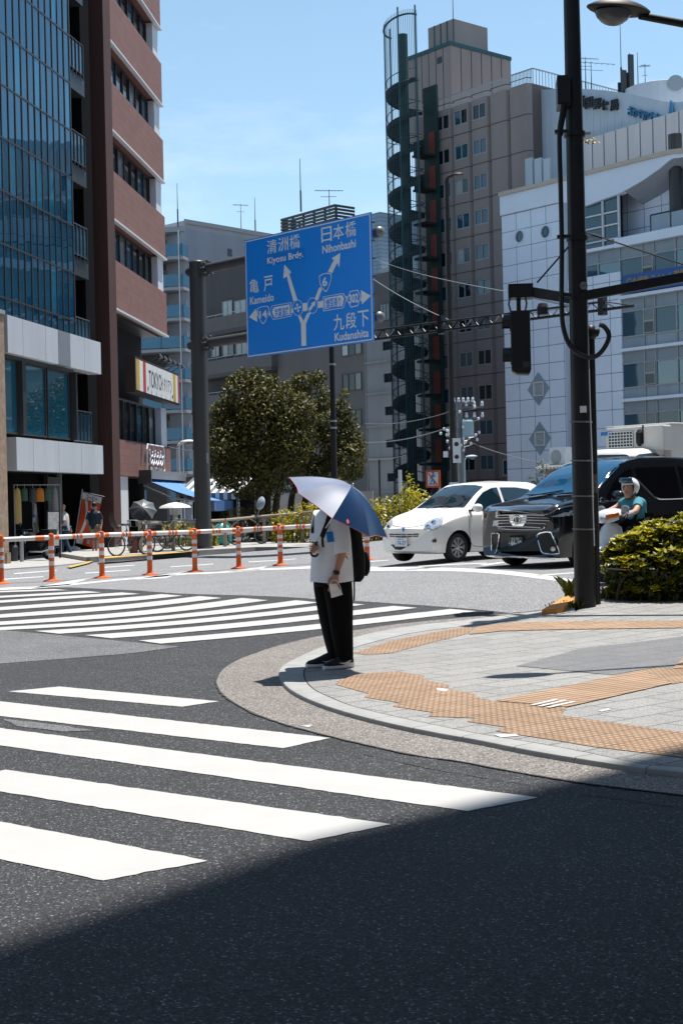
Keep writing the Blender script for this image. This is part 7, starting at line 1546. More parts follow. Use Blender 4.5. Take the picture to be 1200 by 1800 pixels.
# open grey umbrella resting over the bicycles
def canopy(mb_f, centre, axis, u, R_, dep, n, mfun, sag=.06, sub=6, rad=7):
    axis = axis.normalized(); u = (u - axis * u.dot(axis)).normalized(); v = axis.cross(u)
    for i in range(n):
        mb = mb_f(i); a0, a1 = 2 * math.pi * i / n, 2 * math.pi * (i + 1) / n; vs = []
        for j in range(rad + 1):
            q = j / rad
            for k in range(sub + 1):
                t = k / sub; a = a0 + (a1 - a0) * t; dip = math.sin(math.pi * t); chord = math.cos(math.pi / n) / math.cos((t - .5) * 2 * math.pi / n)
                r_ = R_ * q * (chord * (1 - sag * dip * q)); h = dep * math.cos(q * math.pi / 2 * .94) - sag * .35 * dip * R_ * (q * (1.15 - q))
                vs.append(centre + axis * h + (u * math.cos(a) + v * math.sin(a)) * r_)
        mb.add(vs, [(j * (sub + 1) + k, (j + 1) * (sub + 1) + k, (j + 1) * (sub + 1) + k + 1, j * (sub + 1) + k + 1) for j in range(rad) for k in range(sub)], mfun(i))
    return axis, u, v
mat('nylon_grey', (.10, .105, .115), .4, var=.1); mat('nylon_dark', (.02, .022, .026), .45, var=.1)
uc = P(251, 898, 45.5); g = Vector((uc.x, uc.y, uc.z)); us_ = thing('umbrella', 'open dark grey umbrella propped over the parked bicycles', 'umbrella', Matrix.Translation(g))
m2 = MB(); canopy(lambda i: m2, Vector((0, 0, 0)), Vector((.1, -.75, .55)), Vector((1, 0, 0)), .46, .2, 8, lambda i: 'nylon_grey' if i in (0, 1, 2, 7) else 'nylon_dark'); m2.build('canopy', us_, smooth=30)
m2 = MB(); m2.tube([(.02, -.16, .12), (-.08, .5, -.42)], .01, 'bike_black', 6); m2.build('shaft', us_)
def motorcycle(label, M):
    t = thing('motorcycle', label, 'motorcycle', M)
    for x in (.62, -.62):
        m2 = MB(); m2.lathe([(.16, -.06), (.25, -.065), (.29, -.04), (.30, 0), (.29, .04), (.25, .065), (.16, .06)], 'tyre', 24, (x, 0, .3), (0, 1, 0), cap=False); m2.lathe([(.17, -.03), (.05, -.04), (.05, .04), (.17, .03)], 'rim', 16, (x, 0, .3), (0, 1, 0), cap=False); m2.build('wheel', t)
    m2 = MB(); m2.loft([[(x, w * math.cos(a), z + h * math.sin(a)) for a in np.linspace(0, 6.28, 12, endpoint=False)] for x, w, z, h in ((-.8, .06, .72, .06), (-.5, .15, .68, .12), (-.1, .16, .70, .12), (.15, .18, .80, .16), (.38, .10, .82, .10))], 'bike_black'); m2.box(-.3, .25, -.14, .14, .25, .6, 'trim_black'); m2.build('body', t, smooth=50)
    m2 = MB(); m2.tube([(.62, -.09, .3), (.40, -.09, .98)], .022, 'chrome', 8); m2.tube([(.62, .09, .3), (.40, .09, .98)], .022, 'chrome', 8); m2.tube([(.22, -.36, 1.02), (.36, -.2, 1.04), (.38, .2, 1.04), (.22, .36, 1.02)], .016, 'trim_black', 8); m2.build('fork', t)
    m2 = MB(); m2.lathe([(.03, -.08), (.10, -.02), (.11, .05)], 'chrome', 14, (.48, 0, .88), (1, 0, 0)); m2.build('headlight', t)
    for s_ in (-.3, .3): m2 = MB(); m2.tube([(.34, s_, 1.03), (.30, s_ * 1.2, 1.20)], .008, 'trim_black', 5); m2.lathe([(.06, -.01), (.06, .01)], 'trim_black', 12, (.30, s_ * 1.2, 1.24), (-1, 0, 0)); m2.build('mirror', t)
    m2 = MB(); m2.box(-.85, -.45, -.2, .2, .78, 1.05, 'trim_black'); m2.build('top_box', t, bevel=.03); m2 = MB(); m2.tube([(.1, .16, .3), (-.5, .18, .3), (-.85, .19, .38)], [.03, .045, .05], 'rim', 8); m2.build('exhaust', t); return t
g = G(62, 984, .04); motorcycle('black motorcycle with chrome details parked in front of the clothes shop', Matrix.Translation(g) @ rotz(R(150)) @ Matrix.Scale(.9, 4))

# ------------------------------------------------------------------ street clutter by the left shops
mat('banner_orange', (.62, .07, .015), .7, var=.1); mat('cloth_white', (.60, .60, .60), .7, var=.06); mat('flag_red', (.55, .03, .06), .6, var=.1)
def cloth(nm, corners, bands, label, Y, pole_px, cat, base=True, wav=.05):
    """cloth on a pole: corner pixels tl, tr, br, bl at distance Y; bands (v0, v1, u0, u1, material) laid 4 mm proud"""
    b = P(*pole_px[0], Y); t = thing(nm, label, cat, Matrix.Translation(b)); tl, tr, br, bl = [P(*c, Y) - b for c in corners]
    pt = lambda u, v, d=0.0: (tl.lerp(tr, u)).lerp(bl.lerp(br, u), v) + Vector((0, wav * math.sin(u * 5 + v * 7) * (.3 + v) - d, 0))
    def quad(u0, u1, v0, v1, m, d, mb, nu=8, nv=16, warp=None):
        vs = [pt(*(warp(u0 + (u1 - u0) * i / nu, v0 + (v1 - v0) * j / nv) if warp else (u0 + (u1 - u0) * i / nu, v0 + (v1 - v0) * j / nv)), d) for j in range(nv + 1) for i in range(nu + 1)]
        mb.add(vs, [(j * (nu + 1) + i, j * (nu + 1) + i + 1, (j + 1) * (nu + 1) + i + 1, (j + 1) * (nu + 1) + i) for j in range(nv) for i in range(nu)], m)
    m2 = MB(); quad(0, 1, 0, 1, bands[0], 0, m2); c = m2.build('cloth', t, smooth=60)
    for v0, v1, u0, u1, m, warp in bands[1:]: m2 = MB(); quad(u0, u1, v0, v1, m, .02, m2, warp=warp); m2.build('printed_band', c, smooth=60)
    m2 = MB(); top = P(*pole_px[1], Y) - b; m2.tube([(0, .03, 0), (top.x, .03, top.z)], .02, 'galv', 8); m2.tube([(tl.x - .05, .02, tl.z + .03), (tr.x + .08, .02, tr.z + .03)], .012, 'galv', 6) if base else None
    m2.build('pole', t)
    if base: m2 = MB(); m2.lathe([(.24, 0), (.26, .05), (.24, .2), (.12, .26), (.04, .27)], 'cloth_white', 14, (0, .03, -.15)); m2.build('base', t, smooth=40)
    return t, c, pt
t, c, pt = cloth('banner', [(146, 865.5), (180, 874.5), (162, 962), (134, 955)], ['banner_orange', (.0, .12, 0, 1, 'cloth_white', None), (.14, .80, .16, .30, 'cloth_white', lambda u, v: (u + .16 * math.sin((v - .14) * 5.2), v)), (.83, .99, 0, .42, 'cloth_white', lambda u, v: (u * (1.4 - v * .5), v)), (.16, .26, .52, .82, 'cloth_white', lambda u, v: (u, v - (u - .67) ** 2))], 'tall orange red banner with white ribbon on a pole before the dark shopfront', 49.3, [(129, 966), (145, 860)], 'banner')
m2 = MB(); v, f = text_geo('コーヒー', .02); m2.add([pt(.2 + .6 * p[0], .10 - .075 * p[1], .035) for p in v], f, 'ink_brown'); m2.build('lettering', c); v, f = text_geo('営', .02); m2 = MB(); m2.add([pt(.62 + .22 * p[0], .95 - .09 * p[1], .035) for p in v], f, 'cloth_white'); m2.build('lettering', c)
cloth('flag', [(56, 866), (63, 876), (69.5, 935), (59, 941)], ['cloth_white', (0, .17, 0, 1, 'flag_red', None), (.5, .58, .1, .6, 'picto_blue', None)], 'furled white flag with red top standing behind the motorcycle', 48.0, [(61, 948), (60.5, 858)], 'flag', base=False, wav=.03)
mat('poster_warm', (.50, .36, .28), .5, var=.5, vs=7); mat('poster_pale', (.52, .53, .52), .5, var=.35, vs=9); mat('cloth_yellow', (.45, .32, .12), .8, var=.1); mat('cloth_green', (.04, .10, .06), .8, var=.1); mat('cloth_orange', (.50, .16, .02), .8, var=.1); mat('cloth_grey', (.20, .20, .20), .8, var=.1)
for px, py, w_, h_, m, lab in ((76, 969, .40, 1.1, 'poster_warm', 'black framed menu board with orange poster left of the bald man'), (95, 981, .42, 1.2, 'poster_pale', 'black framed menu board with pale posters in front of the bald man')):
    g = G(px, py, .04); Mx = Matrix.Translation(g) @ rotz(R(8)); t = thing('menu_board', lab, 'sign board', Mx); m2 = MB()
    tilt = Matrix.Rotation(R(-14), 4, 'X')
    m2.M = tilt; m2.box(-w_ / 2, w_ / 2, -.02, .02, .35, .35 + h_, 'bike_black')
    for x in (-w_ / 2, w_ / 2 - .04): m2.box(x, x + .04, -.02, .02, 0, .36, 'bike_black')
    m2.M = Matrix.Translation((0, .5, 0)) @ Matrix.Rotation(R(12), 4, 'X')
    for x in (-w_ / 2, w_ / 2 - .04): m2.box(x, x + .04, -.02, .02, 0, 1.2, 'bike_black')
    m2.build('frame', t); m2 = MB(); m2.M = tilt; m2.box(-w_ / 2 + .04, w_ / 2 - .04, -.026, -.02, .40, .31 + h_, m); m2.build('poster', t)
g = P(66, 855, 46.2); Mx = Matrix.Translation((g.x, g.y, .05)) @ rotz(R(55)); t = thing('clothes_rail', 'rail of hanging yellow, green and orange clothes in the shopfront', 'clothes rail', Mx); H = g.z
m2 = MB(); m2.tube([(-1.0, 0, 0), (-1.0, 0, H), (1.0, 0, H), (1.0, 0, 0)], .02, 'galv', 8); m2.build('frame', t)
for i, (x, w_, l_, m) in enumerate(((-.85, .3, 1.15, 'cloth_yellow'), (-.55, .25, .42, 'cloth_green'), (-.2, .3, .45, 'nylon_dark'), (.12, .34, .45, 'cloth_orange'), (.45, .25, .42, 'cloth_green'), (.78, .25, 1.2, 'cloth_grey'))):
    m2 = MB(); m2.loft([[(x + w_ * .5 * k * math.cos(a) * (1 + .08 * math.sin(5 * a)), .05 * k * math.sin(a), H - .1 - l_ * q) for a in np.linspace(0, 6.28, 14, endpoint=False)] for q, k in ((0, .25), (.06, .8), (.3, 1), (1, 1.05))], m); m2.tube([(x, 0, H - .1), (x, 0, H + .03)], .008, 'galv', 5)
    o = tag(m2.build('garment', M=Mx, smooth=50), ['long pale yellow garment at the left end of the clothes rail', 'short green garment second from left on the clothes rail', 'short black garment in the middle of the clothes rail', 'orange garment right of centre on the clothes rail', 'green garment between the orange and long grey ones on the rail', 'long grey garment at the right end of the clothes rail'][i], 'clothes', 'clothes hanging on the shop rail')
m2 = MB(); g = G(24, 986, .04); m2.lathe([(.14, 0), (.16, .42), (.10, .5)], 'frame_dark', 12, (0, 0, 0)); tag(m2.build('bucket', M=Matrix.Translation(g)), 'dark grey bucket at the foot of the stone pillar', 'bucket')
for px, lab in ((39, 'steel bollard in front of the motorcycle wheel'), (28, 'dark bollard beside the stone pillar')):
    m2 = MB(); g = G(px, 987 if px > 30 else 980, .04); m2.lathe([(.06, -.05), (.06, .74), (.05, .78), (.01, .79)], 'galv' if px > 30 else 'frame_dark', 12); tag(m2.build('bollard', M=Matrix.Translation(g)), lab, 'bollard')
m2 = MB(); g = P(308, 891, 54); m2.lathe([(.62, 0), (.55, .08), (.25, .18), (.02, .22)], 'lamp_white', 20, (0, 0, -.04)); m2.lathe([(.2, -.3), (.22, -.02)], 'galv', 14); m2.tube([(0, 0, -.3), (0, 0, .15 - g.z)], .06, 'galv', 10); m2.lathe([(.22, 0), (.22, .5)], 'lamp_teal', 14, (0, 0, .16 - g.z)); tag(m2.build('patio_heater', M=Matrix.Translation(g)), 'mushroom shaped patio heater with pale hood under the blue awning', 'patio heater')
mat('bag_teal', (.03, .30, .28), .35, var=.2, vs=6)
for px, py, s_, lab in ((378, 957, .24, 'smaller pale teal rubbish bag at the foot of the gantry pole'), (391, 958, .34, 'larger teal rubbish bag beside the railing post')):
    g = G(px, py, .16); m2 = MB(); m2.loft([[(s_ * k * math.cos(a) * (1 + .12 * math.sin(4 * a + z)), s_ * k * math.sin(a) * (1 + .1 * math.cos(3 * a)), z * s_ * 2.6) for a in np.linspace(0, 6.28, 14, endpoint=False)] for z, k in ((0, .7), (.15, 1), (.5, 1.0), (.8, .7), (.92, .2), (1.0, .3))], 'bag_teal'); tag(m2.build('rubbish_bag', M=Matrix.Translation(g), smooth=60), lab, 'rubbish bag', 'rubbish bags by the gantry pole')
# striped stall roof and little tiled roof behind the bicycles
mat('stripe_white', (.60, .60, .60), .6, var=.05); mat('stripe_grey', (.10, .11, .12), .6, var=.1); mat('roof_tile', (.20, .13, .09), .8, var=.3, vs=6)
Mx = frame(320, 62.0, (.97, -.24)); t = thing('food_stall', 'small stall with a white and grey striped canopy behind the gantry pole', 'stall', Mx); a = on(Mx, 322, 868); b_ = on(Mx, 432, 862); zt = on(Mx, 400, 844)[1]
m2 = MB(); n = 16
for i in range(n): x0, x1 = a[0] + (b_[0] - a[0]) * i / n, a[0] + (b_[0] - a[0]) * (i + 1) / n; m2.add([(x0, -.9, a[1]), (x1, -.9, a[1]), (x1, 1.4, zt + .2), (x0, 1.4, zt + .2)], [(0, 1, 2, 3)], 'stripe_white' if i % 2 else 'stripe_grey'); m2.add([(x0, -.9, a[1] - .3), (x1, -.9, a[1] - .3), (x1, -.9, a[1]), (x0, -.9, a[1])], [(0, 1, 2, 3)], 'stripe_grey' if i % 2 else 'stripe_white')
m2.build('canopy', t); m2 = MB(); m2.box(a[0], b_[0], 1.2, 3, 0, a[1] + .1, 'interior_dark'); m2.box(a[0], b_[0], -.2, .2, 0, 1.0, 'wall_cream')
for x in (a[0] + .1, b_[0] - .1): m2.box(x - .05, x + .05, -.85, -.75, 0, a[1], 'galv')
m2.build('counter', t); m2 = MB(); r = on(Mx, 325, 836, 2); m2.prism([(r[0] - .5, 2, r[1] - .35), (r[0] + 3.4, 2, r[1] + .15), (r[0] + 3.4, 2, r[1] + .35), (r[0] - .5, 2, r[1] - .15)], (0, 2, 0), 'roof_tile'); m2.build('roof', t)
mat('garden_wall', (.30, .29, .27), .85, var=.2, vs=1.5)
Mx = frame(440, 72.0, (1, -.1)); m2 = MB(); a = on(Mx, 430, 880); b_ = on(Mx, 655, 880); m2.box(a[0], b_[0], 0, .3, 0, on(Mx, 520, 866)[1], 'garden_wall'); tag(m2.build('garden_wall', M=Mx), 'pale low wall glimpsed between the tree trunks', 'wall')
m2 = MB(); r = rect(Mx, 496, 847, 524, 866, -3); m2.box(r[0], r[1], -3, -2.9, r[2], r[3], 'picto_blue'); m2.box(r[0], r[1], -3.01, -3.0, (r[2] + r[3]) / 2 - .1, (r[2] + r[3]) / 2 + .1, 'sign_white'); m2.tube([((r[0] + r[1]) / 2, -2.95, 0), ((r[0] + r[1]) / 2, -2.95, r[2])], .05, 'galv', 6); tag(m2.build('notice_board', M=Mx), 'small blue notice board behind the tree trunks', 'sign')
m2 = MB(); r = rect(Mx, 582, 832, 608, 856, -6); m2.box(r[0], r[1], -6, -5.9, r[2], r[3], 'cloth_yellow'); m2.tube([((r[0] + r[1]) / 2, -5.95, 0), ((r[0] + r[1]) / 2, -5.95, r[2])], .05, 'galv', 6); put_text(m2, '御料理', r[0] + .1, r[1] - .1, r[2] + .15, r[3] - .15, -6.01, 'ink_brown', .02); tag(m2.build('notice_board', M=Mx), 'small yellow notice board behind the slim black post', 'sign')
# ------------------------------------------------------------------ people
mat('skin', (.42, .23, .16), .55, var=.08, vs=12, spec=.4); mat('hair_black', (.012, .010, .009), .5, var=.2, vs=30); mat('shirt_white', (.80, .84, .90), .85, var=.05, vs=5); mat('trousers_black', (.004, .004, .0045), .9, var=.2, vs=6, spec=.2)
mat('pack_black', (.005, .005, .006), .75, var=.2, vs=9, bump=.3, bs=70); mat('strap_black', (.010, .010, .010), .7, var=0); mat('card_blue', (.02, .22, .62), .4, var=0); mat('shoe_black', (.015, .015, .016), .7, var=.1); mat('sole_white', (.8, .8, .8), .6, var=.05); mat('mask_white', (.82, .79, .74), .8, var=.04)
mat('canopy_navy_sheen', (.125, .155, .235), .5, var=.08, vs=4, spec=.4); mat('canopy_navy', (.003, .026, .085), .38, var=.08, vs=3, spec=.5); mat('pink_trim', (.60, .12, .18), .6, var=0); mat('wood_handle', (.05, .018, .012), .35, var=.15, vs=20); mat('steel', (.62, .63, .65), .2, .9, var=0)  # the lilac is navy cloth with sun sheen put into its colour
po = G(598, 1172, KH); fdir = Vector((-.90, -.436)); Mp_ = Matrix.Translation(po) @ rotz(math.atan2(fdir.y, fdir.x)); op_ = lambda x, y, yo=0.0: on(Mp_, x, y, yo)    # local x forward, y to the person's left (towards the camera)
per = thing('person', 'person in white shirt and black trousers standing on the kerb under a blue umbrella', 'person', Mp_)
PXM = F / po.y
def V3(px, py, y): a = op_(px, py, y); return Vector((a[0], y, a[1]))
def ring_px(py, xl, xr, b, n=28, cy=0.0, wrink=0.0, ph=0.0):
    """cross-section whose outline as the camera sees it runs from xl to xr at height py"""
    l, r = op_(xl, py, cy), op_(xr, py, cy); cx = (l[0] + r[0]) / 2; z = (l[1] + r[1]) / 2; w = abs(xr - xl) / 2 / PXM
    a = math.sqrt(max(.0009, w * w - (b * .436) ** 2)) / .9
    return [(cx + a * math.copysign(abs(math.cos(t)) ** .85, math.cos(t)) * (1 + wrink * math.sin(t * 5 + ph)), cy + b * math.copysign(abs(math.sin(t)) ** .85, math.sin(t)) * (1 + wrink * math.sin(t * 4 + ph * 1.7)), z + wrink * .25 * math.sin(t * 3 + ph)) for t in np.linspace(0, 2 * math.pi, n, endpoint=False)]
def loft_smooth(mb, rings, m, k=3):
    R_ = np.array(rings); out = [r.reshape(-1, 3) for r in catmull([r.ravel() for r in R_], k)]; mb.loft([[tuple(p) for p in r] for r in out], m)
# the body: one skin from head to ankles, hands set into the wrists
sh_l, el_l, wr_l = V3(598, 912, .19), V3(603, 968, .26), V3(590, 1010, .25); sh_r, el_r, wr_r = V3(566, 908, -.17), V3(560, 958, -.24), V3(551, 955, -.09)
el_r = Vector((.02, -.27, el_l.z + .03)); wr_r = V3(552, 962, .02)
nk, hd = V3(580, 897, 0), V3(577, 868, 0); pv = V3(585, 1035, 0)
pts = [pv, V3(582, 980, 0), V3(580, 925, 0), nk, V3(578, 880, 0), hd, sh_l, el_l, wr_l, sh_r, el_r, wr_r, V3(598, 1045, .10), V3(602, 1105, .11), V3(606, 1160, .11), V3(574, 1045, -.10), V3(577, 1105, -.10), V3(588, 1158, -.09)]
edg = [(0, 1), (1, 2), (2, 3), (3, 4), (4, 5), (2, 6), (6, 7), (7, 8), (2, 9), (9, 10), (10, 11), (0, 12), (12, 13), (13, 14), (0, 15), (15, 16), (16, 17)]
rad = [.13, .125, .125, .058, .06, .085, .062, .043, .026, .062, .043, .026, .085, .058, .038, .085, .058, .038]
mb = MB(); v, f = skin_geo(pts, edg, rad, 2); mb.add(v, f, 'skin')
hz = hd.z; hx = hd.x
hr = []
for z, a, b, dx in ((-.13, .045, .05, .02), (-.11, .07, .06, .025), (-.06, .088, .068, .01), (0, .098, .075, 0), (.05, .095, .076, -.005), (.09, .078, .065, -.01), (.115, .04, .035, -.01)): hr.append([(hx + dx + a * math.cos(t), hd.y + b * math.sin(t), hz + z) for t in np.linspace(0, 6.2832, 20, endpoint=False)])
loft_smooth(mb, hr, 'skin', 2)
mb.lathe([(.016, -.02), (.014, .0), (.004, .035)], 'skin', 8, (hx + .10, 0, hz - .035), (-.25, 0, 1)); mb.lathe([(.022, -.008), (.026, 0), (.02, .008)], 'skin', 10, (hx - .005, .078, hz - .02), (0, 1, 0)); mb.lathe([(.022, -.008), (.026, 0), (.02, .008)], 'skin', 10, (hx - .005, -.078, hz - .02), (0, 1, 0))
def hand(mb, wrist, direc, palm_n, side, curl, m='skin', s=1.0, thumb=.5):
    """palm, five jointed fingers of unequal length, thumb from the side of the palm near its base"""
    d = direc.normalized(); n = (palm_n - d * palm_n.dot(d)).normalized(); sd = d.cross(n).normalized() * side
    pr = []
    for t, w, h in ((-.02, .026, .022), (.015, .034, .021), (.05, .041, .018), (.085, .040, .015), (.095, .034, .011)):
        c = wrist + d * t * s; pr.append([c + sd * (w * s * math.cos(a)) + n * (h * s * .8 * math.sin(a)) for a in np.linspace(0, 6.2832, 14, endpoint=False)])
    mb.loft(pr, m)
    for i, (o, L_, r_) in enumerate(((-.030, .068, .0085), (-.010, .078, .009), (.011, .072, .0085), (.030, .055, .0075))):
        p = wrist + (d * .088 + sd * o) * s; q = [p - d * .012 * s, p]; dirc = d.copy(); c = curl[i] if isinstance(curl, (list, tuple)) else curl
        for seg, fr in enumerate((.45, .32, .23)):
            ang = c * (.55, 1.0, .7)[seg]; dirc = (dirc * math.cos(ang) + n * math.sin(ang)).normalized() if True else dirc; nn_ = n
            nrm = (n - dirc * n.dot(dirc)); p = p + dirc * L_ * fr * s; q.append(p.copy())
            n_ = (n * math.cos(ang) - d * math.sin(ang))
        mb.tube(q, [r_ * s * k for k in (1.05, 1.05, 1.0, .92, .7)], m, 8)
    p = wrist + (d * .022 - sd * .028) * s; t1 = (d * .7 - sd * .6 + n * thumb).normalized(); t2 = (d * .9 + n * thumb * .9 + sd * .1).normalized()
    mb.tube([p, p + t1 * .036 * s, p + t1 * .036 * s + t2 * .03 * s, p + t1 * .036 * s + t2 * .052 * s], [.0125 * s, .011 * s, .0095 * s, .006 * s], m, 8)
hl_tip = V3(585, 1033, .26)
hand(mb, wr_l + (hl_tip - wr_l).normalized() * .01, hl_tip - wr_l, Vector((-.3, -1, 0)), 1, [.35, .45, .5, .55])
# the umbrella's line: handle to ferrule
hW = (Mp_.inverted() @ P(549, 966, po.y - .25)); tW = (Mp_.inverted() @ P(619.5, 852, po.y - .40)); ax = (tW - hW).normalized()
gripc = hW + ax * .02; fd = Vector((ax.y, -ax.x, 0)).normalized()
hand_dir = (Vector((.25, .55, -.1))).normalized(); hand_dir = (hand_dir - ax * hand_dir.dot(ax) * .6).normalized()
wr2 = gripc - hand_dir * .062 - Vector((.0, .0, .0)) + ax.cross(hand_dir).normalized() * .024
hand(mb, wr2, hand_dir, -(ax.cross(hand_dir)), 1, [1.35, 1.4, 1.4, 1.35], thumb=1.0)
mb.tube([wr_r, wr_r.lerp(wr2, .5), wr2], [.028, .027, .026], 'skin', 12)
body = mb.build('body', per, smooth=80)
mb = MB(); hr2 = [[(p[0] - .012 + (p[0] - hx) * .10, p[1] * 1.14, p[2] + .012) for p in r] for r in hr[2:]]; loft_smooth(mb, [[(min(q[0], hx + .07), q[1], q[2]) for q in r] for r in hr2], 'hair_black', 2); mb.build('hair', per, smooth=60)
mb = MB()
for s_ in (-.03, .03): mb.lathe([(.004, -.004), (.011, 0), (.004, .004)], 'hair_black', 8, (hx + .094, s_, hz + .005), (1, 0, 0))
mb.tube([(hx + .092, -.022, hz - .075), (hx + .098, 0, hz - .077), (hx + .092, .022, hz - .075)], .005, 'pink_trim', 6); mb.build('face_detail', per)
# clothing
mb = MB(); loft_smooth(mb, [ring_px(1022, 545.5, 619, .205, wrink=.025, ph=1), ring_px(1000, 546.5, 618, .207, wrink=.028, ph=1.6), ring_px(975, 548.5, 616.5, .205, wrink=.022, ph=2.2), ring_px(950, 550, 614, .205, wrink=.018, ph=2.6), ring_px(925, 551.5, 610, .208, wrink=.012, ph=3), ring_px(907, 554, 605, .205), ring_px(898, 561, 598, .16), ring_px(893, 568, 591, .085), ring_px(891.5, 569, 590, .07)], 'shirt_white', 4)
def sleeve(mb, a, b, r0, r1, bend, m='shirt_white'):
    ax_ = (b - a).normalized(); u = ax_.orthogonal().normalized(); w = ax_.cross(u); rings = []
    for i in range(9): t = i / 8; c = a.lerp(b, t) + bend * math.sin(math.pi * t); r = r0 + (r1 - r0) * t; rings.append([c + (u * math.cos(q) + w * math.sin(q)) * r * (1 + .05 * math.sin(q * 3 + t * 6) * t) for q in np.linspace(0, 6.2832, 20, endpoint=False)])
    for k, (dr, dt) in enumerate(((.93, .0), (.9, -.05))): rings.append([b + ax_ * dt * .4 + (u * math.cos(q) + w * math.sin(q)) * r1 * dr for q in np.linspace(0, 6.2832, 20, endpoint=False)])
    mb.loft(rings, m)
sleeve(mb, V3(593, 905, .15), V3(602, 975, .265), .085, .083, Vector((0, .02, 0))); sleeve(mb, V3(566, 903, -.13), el_r.lerp(sh_r, .25) + Vector((.05, 0, 0)), .085, .085, Vector((0, -.02, 0)))
mb.build('shirt', per, smooth=80)
mb = MB()
loft_smooth(mb, [ring_px(1012, 551, 616.5, .165), ring_px(1022, 552, 617, .165), ring_px(1030, 556, 614, .14)], 'trousers_black')
loft_smooth(mb, [ring_px(1012, 566, 616.5, .105, cy=.075), ring_px(1035, 569, 618, .115, cy=.08), ring_px(1065, 575, 619, .115, cy=.09, wrink=.02), ring_px(1095, 579, 618.5, .112, cy=.095, wrink=.03, ph=1), ring_px(1125, 585, 619, .108, cy=.10, wrink=.03, ph=2), ring_px(1150, 590, 619.5, .10, cy=.105, wrink=.04, ph=3), ring_px(1159, 592, 619, .098, cy=.105)], 'trousers_black')
loft_smooth(mb, [ring_px(1012, 551, 604, .105, cy=-.075), ring_px(1035, 552, 604, .115, cy=-.08), ring_px(1065, 557, 600, .115, cy=-.09, wrink=.02, ph=2), ring_px(1095, 563, 600, .112, cy=-.095, wrink=.03, ph=3), ring_px(1125, 570, 602, .108, cy=-.095, wrink=.03), ring_px(1148, 576, 603, .10, cy=-.09, wrink=.04, ph=1), ring_px(1157, 579, 603, .095, cy=-.09)], 'trousers_black')
mb.build('trousers', per, smooth=80)
def shoe(heel, yaw):
    M_ = Matrix.Translation(heel) @ rotz(yaw); m2 = MB(); m2.M = M_
    prof = ((-.045, .030, .055, .09), (-.03, .040, .07, .115), (.02, .042, .078, .12), (.08, .043, .07, .10), (.14, .047, .055, .075), (.20, .048, .045, .055), (.245, .040, .035, .045), (.268, .02, .022, .03))
    m2.loft([[(x, w * math.cos(a), .02 + (h if math.sin(a) > 0 else .002) * max(0, math.sin(a)) ** .7) for a in np.linspace(0, 6.2832, 18, endpoint=False)] for x, w, h0, h in prof], 'shoe_black'); o = m2.build('shoe', per, smooth=60)
    m2 = MB(); m2.M = M_; m2.loft([[(x - .004 if x < 0 else x + .004, (w + .004) * math.cos(a), .018 + .020 * math.copysign(abs(math.sin(a)) ** .4, math.sin(a)) + (.018 if x < .03 else 0) * (math.sin(a) > 0)) for a in np.linspace(0, 6.2832, 18, endpoint=False)] for x, w, h0, h in prof], 'sole_white'); m2.build('sole', o, smooth=50)
    for sd in (1, -1):                   # curved white tick on the side
        m2 = MB(); m2.M = M_; c = [(-.035, .078), (.02, .050), (.07, .046), (.13, .062), (.07, .062), (.02, .072)]; m2.prism([(x, sd * .0455, z) for x, z in [(-.03, .088), (.03, .046), (.075, .040), (.135, .058), (.075, .054), (.04, .062)]], (0, sd * .003, 0), 'sole_white'); m2.build('side_mark', o)
hp1, hp2 = V3(612, 1173, .10), V3(585, 1168, -.10)
shoe(Vector((hp1.x, .10, 0)), .12); shoe(Vector((hp2.x, -.10, 0)), -.05)
wv = (wr_l - V3(597, 985, .255)).normalized(); m2 = MB(); m2.lathe([(.030, -.016), (.0315, 0), (.030, .016)], 'strap_black', 16, wr_l - wv * .02, wv); c = wr_l - wv * .02 + Vector((.012, .032, 0)); wo = m2.build('wristwatch', per); m2 = MB(); m2.box(c.x - .018, c.x + .018, c.y - .012, c.y + .004, c.z - .02, c.z + .02, 'lens_dark'); m2.build('watch_case', wo, bevel=.005)
# backpack with straps and a blue card
bpk = thing('backpack', 'black backpack worn by the person under the umbrella, with a blue card on its strap', 'backpack', Mp_)
mb = MB(); rings = []
for py, xl, xr, b in ((903, 606, 622, .10), (912, 600, 628, .14), (930, 602, 633, .155), (955, 606, 637, .16), (980, 609, 640.5, .165), (1000, 611, 641, .16), (1014, 613, 638, .15), (1022, 614, 630, .12)): rings.append(ring_px(py, xl, xr, b, cy=-.02))
loft_smooth(mb, rings, 'pack_black'); po_ = mb.build('pack', bpk, smooth=70)
mb = MB(); rings = [ring_px(py, xl, xr, b, cy=-.02) for py, xl, xr, b in ((970, 632, 642.5, .09), (985, 632, 645, .115), (1002, 632, 645, .115), (1012, 630, 641, .09))]; loft_smooth(mb, rings, 'pack_black'); mb.build('pocket', bpk, smooth=70)
def strap(pts, w, nm='strap', m='strap_black', th=.006):
    q = [Vector(p) for p in catmull([tuple(p) for p in pts], 4)]; m2 = MB(); rings = []
    for i, p in enumerate(q):
        t = (q[min(i + 1, len(q) - 1)] - q[max(i - 1, 0)]).normalized(); n_ = Vector((.55, .83, 0)); n_ = (n_ - t * n_.dot(t)).normalized(); s_ = t.cross(n_); rings.append([p + s_ * w / 2 + n_ * th, p - s_ * w / 2 + n_ * th, p - s_ * w / 2 - n_ * th, p + s_ * w / 2 - n_ * th])
    m2.loft(rings, m); return m2.build(nm, bpk)
strap([V3(603, 903, .10), V3(592, 897, .15), V3(580, 906, .195), V3(575, 920, .215), V3(569, 935, .225), V3(566, 944, .225)], .045); strap([V3(566, 940, .23), V3(567, 955, .225), V3(568, 962, .225)], .022)
